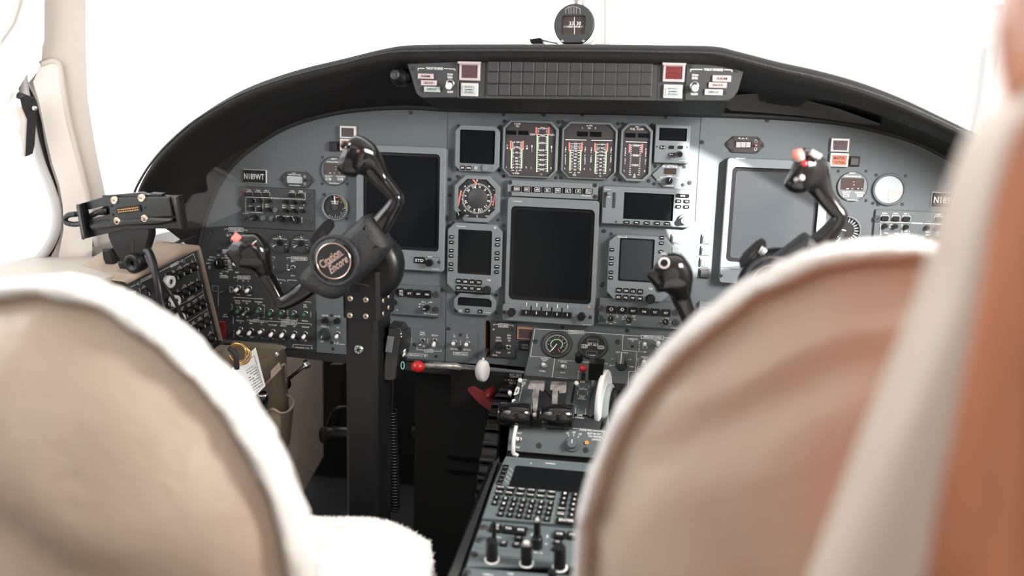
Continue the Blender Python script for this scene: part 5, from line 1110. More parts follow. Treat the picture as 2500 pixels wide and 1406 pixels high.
u.knob(1060, 820, 42, .022, 'knob_black', None, skirt=1.25); u.knob(1718, 722, 18, .002, 'black_matte', name='lamp', knurl=False); u.knob(1770, 1130, 46, .016, 'dark_panel', 90)
for x, y in ((535, 668), (1540, 672)): u.screw(x, y, rr=.0055)
c = u.q(1115, 1140); mb = MB(); mb.slab(rrect(c.x, c.y + .002, .0085, .026, .004), 0, u.w + .0006, 'void_black'); part(u.root, 'lever_slot', mb)
u.done()
o = link('manual_lever', MB().tube([(0, 0, 0), (0, .004, .012)], .002, 'steel', 8).sphere((0, .005, .017), .0072, 'red', 18).mesh('manual_lever'), u.root); c = u.q(1118, 1075, .003); o.location = (c.x, c.y, .002); o['label'] = 'red ball lever'
# pressurization dials
def pgauge(cx_, cy_, rx, ry, lb, w=.004, ring=1.0):
    g = Unit('dial_gauge', lb, 'gauge', PP, ZK, (cx_ - rx, cy_ - ry, cx_ + rx, cy_ + ry), w); d = g.bw / 2; g.rr = d
    part(g.root, 'bezel', MB().lathe([(d * ring * 1.14, .003), (d * ring * 1.14, w + .001), (d * ring * 1.08, w + .004), (d * .93, w + .004), (d * .9, w)], 0, 0, 'dark_panel', 48, cap=False)); g.f.lathe([(d * .98, w), (.0001, w + .0001)], 0, 0, 'black_matte', 48, cap=False); g.w = w + .0002; return g
g = pgauge(795, 705, 158, 150, 'round cabin pressure dial with green ring on the sloping pedestal panel', ring=1.06); d = g.rr
for i in range(60):
    a = -150 + i * 5
    if -150 <= a <= 150: tk(g, a, d * (.72 if i % 4 == 0 else .78), d * .87, d * .022)
arcd(g, d * .46, -120, 130, d * .055, 'print_green', 24)
for i in range(11): a = -130 + i * 26; tk(g, a, d * .38, d * .50, d * .02); 
for s_, a in (('0', -60), ('2', -20), ('4', 10), ('10', 45), ('20', 75), ('8', -95), ('5', 105)): nt(g, s_, a, d * .62, d * .09)
tk(g, 208, 0, d * .62, d * .07, w=.0006); tk(g, 213, 0, d * .8, d * .04, w=.0006); tk(g, 155, d * .45, d * .7, d * .05, 'print_red', w=.0004); part(g.root, 'dial_face', g.f)
g = pgauge(1238, 728, 160, 142, 'round dial marked SET ALT and RATE right of the cabin pressure dial'); d = g.rr
for s_, x, y, w in (('SET ALT', 1238, 708, 130), ('RATE', 1222, 850, 84)): c = g.q(x, y); g.f.text(s_, c.x, c.y, .0052, w * .00016 * 1.0 + .0, g.w + EPS)
for bx_, s_ in (((1090, 705, 1175, 752), 'FL'), ((1292, 720, 1378, 765), 'EXER')): cc = g.R(*bx_); g.f.slab(rrect(cc[0], cc[1], cc[2], cc[3], .003), g.w, g.w + .001, 'pale_green'); g.f.text(s_, cc[0], cc[1], .0042, cc[2] * .75, g.w + .0014, 'void_black')
for bx_ in ((1170, 645, 1300, 685), (1155, 785, 1290, 832)): cc = g.R(*bx_); g.f.pline(rrect(cc[0], cc[1], cc[2], cc[3], .0005, 1), .0005, g.w + EPS, 'gray_rubber', True)
part(g.root, 'dial_face', g.f)
# ---- quadrant
q_ = thing('throttle_quadrant', 'grey throttle quadrant housing with slots and speed markings', 'quadrant', QP.mat(QP.o + Vector((-.19, 0, 0))))
wx2 = Unit('scratch', None, None, QP, ZN, (700, 250, 1700, 800), 0); bpy.data.objects.remove(wx2.root); wx2.root = q_; wx2.o = Vector((-.19, 0, 0)); wx2.f = MB(); wx2.w = .006; wx2.z = ZN
pl_ = [tuple(wx2.q(*p)) for p in [(822, 225), (1530, 262), (1900, 290), (1960, 300), (1900, 850), (1500, 825), (720, 822), (770, 500)]]
sl = lambda *pp: [tuple(wx2.q(*p)) for p in pp]
slots = [sl((1060, 250), (1440, 258), (1395, 620), (1010, 600)), sl((1510, 270), (1535, 272), (1490, 520), (1462, 520)), sl((1712, 280), (1775, 285), (1745, 660), (1710, 688), (1675, 665))]
wx2.f.frame(pl_, slots, -.02, .006, 'pedestal_gray', depth=-.02, ch=.001, inner_m='black_matte'); wx2.f.slab(slots[0], -.03, -.006, 'gauge_face'); wx2.f.slab(slots[1], -.03, -.018, 'void_black'); wx2.f.slab(slots[2], -.03, -.018, 'void_black')
wx2.ln([(838, 495), (880, 300)], 6); wx2.ln([(868, 312), (880, 298), (888, 314)], 8)
for s_, x, y, w in (('THRUST', 903, 236, 62), ('REVERSE', 890, 270, 60), ('POWER', 885, 288, 60), ('T.O.', 1618, 336, 30), ('200 KIAS', 1620, 350, 96), ('T.O. &', 1605, 432, 74), ('APPR', 1600, 452, 62), ('200 KIAS', 1600, 470, 104), ('LAND', 1580, 668, 62), ('173 KIAS', 1577, 700, 104), ('FLAPS', 1612, 264, 60), ('LIFT', 850, 395, 10), ('T', 1805, 415, 12), ('3', 1792, 636, 10)): wx2.t(s_, x, y, 20, w)
for a in (((1568, 308), (1565, 328)), ((1690, 312), (1685, 330)), ((1553, 372), (1548, 420)), ((1675, 378), (1670, 424)), ((1525, 578), (1520, 652)), ((1650, 588), (1645, 662))): wx2.ln(a, 5)
wx2.ln([(1490, 828), (1560, 838)], 5); part(q_, 'cover_plate', wx2.f)
mb = MB(); prism(mb, [Vector((XL + .004, -.085, -.50)), Vector((XL + .004, -.10, -.486)), Vector((XL + .002, -.235, -.546)), Vector((XL + .002, -.225, -.56))], (.155, 0, 0), 'dark_panel')
wpart(q_, 'side_cheek', mb)
for x0, nm in ((0, 'left'), (270, 'right')):
    t = thing('throttle_lever', '%s throttle lever with black cylinder grip and worn metal reverser bar' % nm, 'lever', atY(1258 + x0 * .36, 1015, -.22), 'throttle levers')
    Yt = -.235
    def tz(x, y, Y): return atY(1100 + x / 5, 880 + y / 5, Y)
    if not x0: a, b = tz(592, 655, Yt), tz(985, 668, Yt); g1, g2 = tz(985, 665, Yt), tz(1010, 666, Yt)
    else: a, b = tz(1100, 670, Yt), tz(1500, 685, Yt)
    dx = (b - a); L_ = dx.length; dx.normalize(); R0 = .0315 * .66
    prof_ = [(0, .82), (.02, .96), (.05, 1), (.055, .94), (.07, .94), (.075, 1), (.92, 1), (.93, .95), (.945, .95), (.955, 1), (.985, .95), (1, .8)]
    mb = MB().tube([a + dx * L_ * f for f, r in prof_], [R0 * r for f, r in prof_], 'black_gloss', 28); wpart(t, 'grip', mb)
    if not x0: P = [(945, 318), (965, 285), (1000, 278), (1145, 283), (1138, 372), (1110, 375), (1090, 350), (1070, 420), (1065, 520), (1045, 660), (1010, 655), (1005, 520), (990, 430), (1010, 355), (985, 350), (945, 345)]
    else: P = [(1215, 345), (1222, 292), (1400, 298), (1412, 310), (1408, 395), (1330, 400), (1328, 370), (1310, 372), (1300, 520), (1290, 620), (1235, 620), (1240, 420), (1245, 362), (1215, 360)]
    mb = MB(); prism(mb, [tz(x, y, -.175 - (y - 280) * .00013) for x, y in P], (0, .009, .003), 'worn_steel'); wpart(t, 'reverser_bar', mb, 'worn metal T shaped bar')
    if not x0: wpart(t, 'bolt', MB().sphere(tz(1030, 665, -.24), .007, 'steel', 12)); wpart(t, 'wire', MB().tube(spline([tz(800, 800, -.25), tz(775, 930, -.262), tz(765, 1050, -.27), tz(768, 1135, -.272), tz(800, 1150, -.272), tz(820, 1165, -.272)], 5), .0036, 'silver_frame', 10), 'pale curved wire')
t = thing('flap_handle', 'black square flap handle rising left of the tall white indicator disc', 'handle', atY(1458, 910, -.16))
mb = MB(); P = [tz(x, y, -.185) for x, y in [(1688, 42), (1700, 36), (1862, 48), (1872, 60), (1848, 240), (1838, 252), (1690, 240), (1678, 230)]]; prism(mb, P, (0, .022, .004), 'black_gloss'); wpart(t, 'grip', mb)
wpart(t, 'stem', MB().tube([tz(1750, 240, -.165), tz(1745, 330, -.14)], .004, 'worn_steel', 10))
t = thing('indicator_wheel', 'tall thin white indicator disc standing at the right of the quadrant', 'indicator', atY(1478, 975, -.16))
mb = MB(); wc = tz(1868, 480, -.17); rr_ = abs(tz(1868, 110, -.17).z - wc.z) * 1.0
mb.lathe([(rr_ * .9, -.006), (rr_, -.004), (rr_, .002), (rr_ * .97, .004)], 0, 0, 'white_plastic', 48); mb.lathe([(rr_ * .95, -.006), (.001, -.006)], 0, 0, 'white_plastic', 40, cap=False)
mb.xf(Matrix.Translation(wc) @ Matrix.Rotation(math.radians(2), 4, 'Y') @ Matrix.Rotation(math.radians(-13.5), 4, 'Z') @ Matrix(((0, 0, 1, 0), (.62, 0, 0, 0), (0, 1, 0, 0), (0, 0, 0, 1)))); wpart(t, 'disc', mb)
mb = MB().lathe([(rr_ * .9, -.006), (rr_ * .92, .0), (rr_ * .92, .004), (rr_ * .88, .006)], 0, 0, 'pale_green', 40)
mb.xf(Matrix.Translation(tz(1925, 560, -.165)) @ Matrix.Rotation(math.radians(-13.5), 4, 'Z') @ Matrix(((0, 0, 1, 0), (.5, 0, 0, 0), (0, .82, 0, 0), (0, 0, 0, 1)))); wpart(t, 'inner_disc', mb)
mb = MB().lathe([(rr_ * .9, -.008), (rr_ * .92, .0), (rr_ * .92, .006), (rr_ * .85, .010)], 0, 0, 'black_plastic', 40)
mb.xf(Matrix.Translation(tz(1975, 590, -.16)) @ Matrix.Rotation(math.radians(-13.5), 4, 'Z') @ Matrix(((0, 0, 1, 0), (.45, 0, 0, 0), (0, .78, 0, 0), (0, 0, 0, 1)))); wpart(t, 'black_wheel', mb, 'black wheel')
# small white handles on the left of the quadrant
t = thing('cutoff_tag', 'small white tag with dark lettering on the quadrant edge', 'tag', tz(805, 370, -.17))
mb = MB(); prism(mb, [tz(x, y, -.178) for x, y in [(795, 335), (808, 322), (830, 326), (840, 345), (830, 400), (812, 415), (772, 425), (770, 415)]], (0, .004, 0), 'white_plastic')
mb.tube([tz(815, 350, -.179), tz(818, 362, -.179)], .0008, 'black_matte', 5); mb.tube([tz(800, 370, -.179), tz(812, 376, -.179), tz(806, 385, -.179), tz(798, 380, -.179)], .0007, 'black_matte', 5); wpart(t, 'tag', mb)
for x, y, h_, lb in ((725, 400, 30, 'small white teardrop toggle left of the quadrant, above the trim wheel'), (848, 245, 14, 'tiny white knob at the top left corner of the quadrant'), (1538, 278, 16, 'tiny white knob in the narrow slot under the DEPRESSURIZE lettering'), (772, 498, 10, 'tiny white knob just above the left throttle grip')):
    t = thing('white_toggle', lb, 'toggle', tz(x, y, -.17)); mb = MB(); a = tz(x - 2, y - h_ * .6, -.172); b = tz(x + 5, y + h_ * .8, -.165); mb.tube([a, a * .7 + b * .3, a * .3 + b * .7, b], [.0035, .0042, .0036, .0018], 'white_cap', 12); wpart(t, 'cap', mb); wpart(t, 'stem', MB().tube([b, b + Vector((.001, .004, -.008))], .0012, 'steel', 6))
# ---- synchroniser panel
u = Unit('engine_sync_panel', 'grey panel marked ENGINE SYNC with round knob and orange lamp below the throttles', 'control panel', ES, ZN, (705, 820, 1800, 1190), .004)
P_ = [u.q(*p) for p in [(720, 818), (1900, 850), (1860, 1200), (1745, 1192), (690, 1102)]]; u.poly = [(p.x, p.y) for p in P_]; u.bm = 'pedestal_gray'; u.bch = .001; u.holes = []; u.w0 = -.006
for s_, x, y, w in (('OFF', 1140, 828, 34), ('RETRACT', 825, 885, 96), ('EXTEND', 805, 1058, 80), ('ENGINE SYNC', 1650, 848, 152), ('N1', 1430, 885, 28), ('OFF', 1506, 878, 40), ('N2', 1583, 898, 32), ('MUST BE OFF', 1748, 895, 152), ('FOR TAKEOFF &', 1768, 930, 172), ('LANDING', 1778, 965, 104)): u.t(s_, x, y, 24, w)
u.ln([(1735, 856), (1872, 866), (1870, 888)], 6); u.ln([(1438, 905), (1448, 925)], 6); u.ln([(1504, 898), (1501, 948)], 6); u.ln([(1568, 922), (1553, 942)], 6)
u.toggle(825, 962, 808, 955, rr=.0065); u.knob(1478, 1010, 58, .014, 'pedestal_gray', 88, skirt=1.65); c = u.q(1662, 1003)
u.knob(1662, 1002, 24, .003, 'orange', name='lamp', knurl=False, label='orange lamp')
for x, y in ((1083, 1036), (1655, 1092)): u.screw(x, y, rr=.0050)
u.done()
# ---- flight management keyboard
u = Unit('management_keyboard', 'grey flight management keyboard unit with dark screen and lettered keys on the pedestal', 'keyboard', CON, ZO, (500, 100, 2140, 800), .010)
Y_ = lambda x, y: y
P_ = [u.q(*p) for p in [(620, 60), (1800, 158), (2300, 200), (2150, 905), (1370, 832), (355, 750), (470, 400), (595, 105)]]; XC = -.098 - (u.pl.o.x + u.o.x); u.poly = [(min(p.x, XC), p.y) for p in P_]; u.bm = 'cdu_gray'; u.bch = .0012; u.holes = []; u.w0 = 0
u.btn((680, 205, 1560, 450), None, m='black_plastic', r=.004, hgt=.0016, name='screen_frame'); cc = u.R(700, 225, 1540, 440)
sp = [u.q(*p) for p in [(745, 185), (1515, 248), (1470, 468), (655, 400)]]; mb = MB().slab([(p.x, p.y) for p in sp], u.w + .0017, u.w + .0022, 'screen_black'); part(u.root, 'screen', mb)
u.t('UNIVERSAL', 1122, 147, 16, 118); u.t('o', 902, 143, 12, 20); u.ln([(600, 100), (1780, 200)], 2, 'pedestal_gray')
for i in range(5): x, y = 618 - i * 17, 188 + i * 45; u.btn((x - 34, y - 16, x + 34, y + 16), None, r=.0012, hgt=.003, name='line_key'); c = u.q(x, y, .0135); u.f.seg((c.x - .003, c.y), (c.x + .003, c.y), .0006, .0136, 'gray_rubber')
for i in range(4): x, y = 658 - i * 17, 190 + i * 46; u.ln([(x, y), (x + 50, y + 48)], 4)
def krow(x0, y0, dx, dy, txts, w=88, h=42):
    for i, s_ in enumerate(txts):
        if s_ is None: continue
        x, y = x0 + dx * i, y0 + dy * i; u.btn((x - w / 2, y - h / 2, x + w / 2, y + h / 2), s_, r=.0012, hgt=.003, name='key', ts=(.78 if len(s_) > 2 else (.30 if len(s_) == 1 else .4), .48 if len(s_) < 3 else .38))
krow(565, 425, 115, 11, ('DATA', 'NAV', 'VNAV', 'DTO', 'LIST', 'PREV'), 92); krow(546, 478, 116.5, 11.5, ('FUEL', 'FPL', 'PERF', 'TUNE', 'MENU', 'NEXT'), 94)
krow(516, 540, 101.5, 10.8, 'ABCDEFG', 74); krow(496, 598, 102.5, 10.8, 'HIJKLMN', 74); krow(578, 665, 103.5, 11, 'OPQRST', 76); krow(560, 725, 104.2, 11.3, 'UVWXYZ', 78)
krow(1285, 497, 117, 11, '123', 88); krow(1272, 552, 118, 12, '456', 88); krow(1260, 608, 119, 11, '789', 90); krow(1248, 665, 122, 13, ('BACK', '0', 'MSG'), 92); krow(1237, 722, 122, 15, ('ON/OFF|DIM', '±', '.'), 92)
u.btn((1180, 772, 1420, 832), 'ENTER', r=.0012, hgt=.003, name='key', ts=(.7, .45))
u.ln([(500, 395), (1190, 462), (1130, 818), (520, 750), (530, 640), (445, 628), (510, 395)], 3, 'pale_green'); u.done('faceplate')
# ---- radio tuning unit with tall knobs
u = Unit('radar_audio_unit', 'grey pedestal unit with tall black knobs nearest the camera', 'control panel', CON, ZO, (200, 830, 2000, 1300), .004)
P_ = [u.q(*p) for p in [(350, 790), (1370, 870), (2150, 940), (1950, 1420), (1300, 1200), (200, 1110)]]; P_ = [u.q(*p) for p in [(352, 785), (1370, 868), (2150, 935), (2020, 1350), (175, 1300), (240, 1090)]]; XC = -.098 - (u.pl.o.x + u.o.x); u.poly = [(min(p.x, XC), p.y) for p in P_]; u.bm = 'cdu_gray'; u.bch = .0008; u.holes = []; u.w0 = 0
for bx_, s_ in (((440, 845, 572, 925), 'MAP|PLAN'), ((582, 862, 715, 940), 'TCAS'), ((715, 878, 860, 958), 'WX'), ((1155, 925, 1285, 1000), 'NORM'), ((1300, 935, 1440, 1010), 'OVRD')): u.btn(bx_, s_, r=.002, hgt=.005, ts=(.55, .32))
for bx_, s_ in (((548, 1030, 642, 1080), 'APT'), ((715, 975, 812, 1022), 'VOR'), ((695, 1045, 790, 1095), 'DAT'), ((1155, 1020, 1252, 1070), 'RCL'), ((1140, 1095, 1240, 1140), 'MSG')): u.btn(bx_, s_, r=.002, hgt=.004, ts=(.5, .4))
def tall(x, y, yb, r, hgt, m='knob_black', ring=True, ch=False):
    """cap centre at (x, y); foot centre at (x, yb)"""
    c = u.q(x, yb); rr = u.L(2 * r, x, yb) / 2; mb = MB()
    if ring: mb.lathe([(rr * 1.3, .0002), (rr * 1.28, .0008), (rr * 1.02, .0008)], 0, 0, 'print_white', 32, cap=False)
    mb.lathe([(rr * 1.02, 0), (rr, hgt * .9), (rr * .93, hgt * .97)], 0, 0, m, 28); mb.lathe([(rr * .93, hgt * .97), (rr * .85, hgt)], 0, 0, 'chrome' if ch else 'knob_black', 28, cap=True)
    if ch: mb.lathe([(rr * .6, hgt + .0003), (rr * .55, hgt + .001)], 0, 0, 'silver_frame', 20)
    return link('knob', mb.mesh('knob'), u.root, (c.x, c.y, u.w))
tall(465, 1070, 1222, 68, .034); tall(852, 1095, 1265, 66, .036, ch=True); tall(1225, 1140, 1310, 70, .036); tall(970, 1010, 1080, 64, .018, ring=False); tall(972, 920, 1040, 40, .042, ring=False, ch=True); tall(490, 960, 1000, 28, .030, ring=False); tall(990, 870, 905, 22, .022, ring=False)
for s_, x, y, w in (('PUSH', 540, 975, 50), ('SYM', 820, 1145, 50), ('RNG - CRS', 985, 1148, 100), ('INT', 890, 1025, 34), ('EXT', 1075, 1050, 34)): u.t(s_, x, y, 18, w)
u.ln([(240, 1090), (1400, 1190), (2050, 1250)], 3, 'void_black'); u.ln([(915, 935), (905, 948), (915, 960)], 8); u.ln([(1080, 950), (1095, 965), (1080, 978)], 10)
for x, y in ((368, 862), (318, 1008), (262, 1165)): u.fastener(x, y, .006)
u.done()
u = Unit('lower_audio_unit', 'grey pedestal unit cut off by the bottom edge of the picture', 'control panel', CON, ZO, (150, 1310, 1900, 1600), .004)
P_ = [u.q(*p) for p in [(165, 1308), (2000, 1470), (1900, 1800), (40, 1640)]]; XC = -.098 - (u.pl.o.x + u.o.x); u.poly = [(min(p.x, XC), p.y) for p in P_]; u.bm = 'cdu_gray'; u.bch = .0008; u.holes = []; u.w0 = 0
u.t('DIMMING', 420, 1392, 20, 120); u.t('DME', 675, 1385, 20, 70); u.fastener(180, 1372, .006); tall(1140, 1450, 1480, 50, .02, ring=False); tall(160, 1440, 1480, 40, .012, ring=False); u.done()
# pedestal edge rails and trim wheel
mb = MB(); mb.tube([Vector((-.286, -.30, -.588)), Vector((-.292, -.56, -.66)), Vector((-.298, -.80, -.714))], .004, 'black_plastic', 8)
prism(mb, [Vector((-.274, -.295, -.575)), Vector((-.274, -.80, -.69)), Vector((-.296, -.80, -.712)), Vector((-.288, -.295, -.59))], (0, 0, -.02), 'dark_panel'); wpart(ped, 'side_rail', mb)
t = thing('trim_wheel', 'large ribbed black trim wheel on the left side of the pedestal', 'wheel', Vector((-.299, -.12, -.71)))
mb = MB(); n = 40
for i in range(n):
    a = 2 * PI * i / n; b = 2 * PI * (i + 1) / n
    for r0, r1, a0, a1 in ((.194, .194, a, a + (b - a) * .62), (.200, .200, a + (b - a) * .66, a + (b - a) * .96)):
        rows = []
        for ang in (a0, a0 + (a1 - a0) * .25, a0 + (a1 - a0) * .75, a1):
            rm = r0 - (.0025 if ang in (a0, a1) else 0); rows.append([(-.014, rm * math.cos(ang) * .9, rm * math.sin(ang) * .9), (-.0135, rm * math.cos(ang) * .985, rm * math.sin(ang) * .985), (-.011, rm * math.cos(ang), rm * math.sin(ang)), (.011, rm * math.cos(ang), rm * math.sin(ang)), (.0135, rm * math.cos(ang) * .985, rm * math.sin(ang) * .985), (.014, rm * math.cos(ang) * .9, rm * math.sin(ang) * .9)])
        grid(mb, rows, 'black_plastic', smooth=False)
o = part(t, 'ribbed_rim', mb)
for sx in (-.012, .012):
    P = [(sx, .191 * math.cos(2 * PI * i / 48), .191 * math.sin(2 * PI * i / 48)) for i in range(48)]; m2 = MB().add(P, [tuple(range(48))], 'black_matte'); part(t, 'side_disc', m2)
# ================================================================ seats
import numpy as np
HALF = [(0, 0), (.063, -.010), (.098, -.026), (.137, -.050), (.191, -.100), (.221, -.140), (.246, -.184), (.269, -.265), (.273, -.32), (.273, -.60)]
def outline(k=1.0, off=0.0, n=5):
    h = spline([(x * k, 0, z) for x, z in HALF], n); L = [Vector((-p.x, 0, p.z)) for p in h[::-1]] + h[1:]
    if off:
        out = []
        for i, p in enumerate(L):
            t = (L[min(i + 1, len(L) - 1)] - L[max(i - 1, 0)]).normalized(); out.append(p + Vector((t.z, 0, -t.x)) * off * -1)
        L = out
    return L
def outline_in():
    L = outline(); out = []
    for i in range(len(L)):
        t = (L[min(i + 1, len(L) - 1)] - L[max(i - 1, 0)]).normalized(); out.append(Vector((t.z, 0, -t.x)))
    return out
def strands(mb, pts, nrm, m, length, seed=1, jitter=.6, wd=.0006):
    rnd = random.Random(seed)
    for p, n in zip(pts, nrm):
        t = Vector((rnd.uniform(-1, 1), rnd.uniform(-1, 1), rnd.uniform(-1, 1))); d = (n + t * jitter).normalized() * length * rnd.uniform(.5, 1.2)
        s_ = t.cross(d); s_ = s_.normalized() * wd if s_.length > 1e-6 else Vector((wd, 0, 0))
        b = len(mb.v); mb.v += [tuple(p - s_), tuple(p + s_), tuple(p + d)]; mb.f.append((b, b + 1, b + 2)); mb.m.append(mb.mi(m)); mb.sm.append(False)
def fleece_surface(name, t, rows, length, count, seed, closed=False, amp=.004, parent=None, label=None):
    """a lumpy fleece skin with short wool strands standing on it"""
    from mathutils import noise
    rows = [[Vector(p) for p in r] for r in rows]; R = len(rows); n = len(rows[0]); N = [[None] * n for _ in rows]
    for i in range(R):
        for k in range(n):
            a = rows[min(i + 1, R - 1)][k] - rows[max(i - 1, 0)][k]; b = rows[i][min(k + 1, n - 1)] - rows[i][max(k - 1, 0)]
            c = a.cross(b); N[i][k] = c.normalized() if c.length > 1e-9 else Vector((0, 0, 1))
    for i in range(R):
        for k in range(n):
            p = rows[i][k]; rows[i][k] = p + N[i][k] * (noise.noise(p * 38) * amp + noise.noise(p * 110) * amp * .5)
    mb = MB(); grid(mb, rows, 'fleece'); rnd = random.Random(seed); P = []; Q = []
    for _ in range(count):
        i = rnd.randrange(R - 1); k = rnd.randrange(n - 1); a, b = rnd.random(), rnd.random()
        P.append((rows[i][k] * (1 - a) + rows[i + 1][k] * a) * (1 - b) + (rows[i][k + 1] * (1 - a) + rows[i + 1][k + 1] * a) * b); Q.append(N[i][k])
    strands(mb, P, Q, 'fleece', length, seed)
    return wpart(t, name, mb, label, parent)
def make_seat(cx, ztop, label, seed):
    t = thing('pilot_seat', label, 'seat', Vector((cx, -.78, -1.0)), 'sheepskin covered crew seats')
    def pt(p, y): return Vector((cx + p.x, y, ztop + p.z))
    # leather shell seen from behind, bulging towards the cabin, inside the piping
    O = outline(); I = [p + v * .013 for p, v in zip(O, outline_in())]; C = Vector((0, 0, -.42))
    rows = []; from mathutils import noise; NK = 34
    for j in range(NK + 1):
        k = 1 - (j / NK) * .985; y = -.948 - .125 * (1 - k ** 2) ** .8; r = []
        for p in I:
            q_ = Vector((p.x * k, 0, C.z + (p.z - C.z) * (k if p.z > C.z else 1)))
            wv = noise.noise(Vector((p.x * 3, p.z * 3 + cx * 7, k * 2))); f = math.sin(k * 19 + wv * 9 + p.x * 6) * .0075 * max(0, min(1, (1 - k) * 7)) * min(1, k * 1.8) * (.6 + wv) + noise.noise(q_ * 9 + Vector((cx, 0, 0))) * .006 * (k < .97)
            r.append(Vector((cx + q_.x, y + f, ztop + q_.z)))
        rows.append(r)
    wpart(t, 'back_shell', grid(MB(), rows, 'beige_leather'), 'beige leather back')
    wpart(t, 'piping', MB().tube([pt(p, -.954) for p in I], .0045, 'beige_leather', 8))
    # fleece roll wrapped round the edge, from the piping round to the front
    for nm, prof, cnt in (('fleece_edge', [(-.1, -.950), (.1, -.962), (.42, -.968), (.75, -.964), (.95, -.955), (1.05, -.942), (1.05, -.925), (.9, -.91), (.6, -.905)], 26000),):
        rows = []
        for f, y in prof: rows.append([pt(Vector((I[i].x + (O[i].x - I[i].x) * f, 0, I[i].z + (O[i].z - I[i].z) * f)), y) for i in range(len(O))])
        fleece_surface(nm, t, rows, .007, cnt, seed, amp=.0045, label='white sheepskin edge')
    rows = []
    for k, y in ((1, -.915), (.85, -.905), (.5, -.90), (.05, -.90)): rows.append([pt(Vector((p.x * k, 0, C.z + (p.z - C.z) * k)), y) for p in O])
    wpart(t, 'back_cushion', grid(MB(), rows, 'fleece'), 'white sheepskin front')
    # seat cushion
    rows = []; zc = -.652 + (ztop + .172) * .5; W = .332 if cx < 0 else .285
    for j in range(15):
        a = j / 14; r = []
        for i in range(31):
            u = -1 + 2 * i / 30; rx = max(0, 1 - abs(u) ** 2.6) ** (1 / 2.2)
            yy = -.90 + a * .43; edge = max(0, 1 - max(0, (a - .45) / .55) ** 2.4) ** .5
            zz = zc + (.075 + .03 * math.exp(-((abs(u) - .72) / .2) ** 2)) * rx * edge - (.10 if (abs(u) == 1 or a == 1) else 0) - .01 * (1 - a)
            r.append(Vector((cx + u * W * (1 - .10 * a ** 3), yy, zz)))
        rows.append(r)
    fleece_surface('seat_cushion', t, rows[::-1], .006, 40000, seed + 5, amp=.003, label='white sheepskin cushion')
    mb = MB(); mb.box(cx - .24, cx + .24, -.92, -.60, zc - .13, zc - .03, 'beige_leather'); wpart(t, 'seat_frame', mb)
    mb = MB(); mb.box(cx - .16, cx + .16, -.90, -.62, -1.0, zc - .12, 'black_matte'); wpart(t, 'seat_base', mb)
    return t
make_seat(-.622, -.184, 'pilot seat on the left with beige leather back and white sheepskin edge', 3)
make_seat(.193, -.100, 'copilot seat on the right with beige leather back and white sheepskin edge', 9)

# ================================================================ control columns
def tag_pt(x, y, Y): return atY(x, y, Y)
def loft(mb, path, m, n=16, sub=6, power=2.4):
    """path: (point, a, b) - half widths across and in depth; smooth superellipse sweep"""
    P = spline([p for p, a, b in path], sub); A = lerp_list([a for p, a, b in path], sub); B = lerp_list([b for p, a, b in path], sub)
    rows = []; yv = Vector((0, 1, 0)); pc = None
    for i, p in enumerate(P):
        t = (P[min(i + 1, len(P) - 1)] - P[max(i - 1, 0)]).normalized(); c = t.cross(yv)
        c = c.normalized() if c.length > .15 else pc
        if pc is not None and c.dot(pc) < 0: c = -c
        pc = c; d = t.cross(c).normalized(); r = []
        for k in range(n):
            a = 2 * PI * k / n; ca, sa = math.cos(a), math.sin(a)
            r.append(p + c * (A[i] * abs(ca) ** (2 / power) * (1 if ca > 0 else -1)) + d * (B[i] * abs(sa) ** (2 / power) * (1 if sa > 0 else -1)))
        rows.append(r)
    grid(mb, rows, m, closed=True); mb.add(rows[0], [tuple(range(n))[::-1]], m); mb.add(rows[-1], [tuple(range(n))], m); return mb
S_ = 1 / 1580.0
def pxl(n): return n * S_
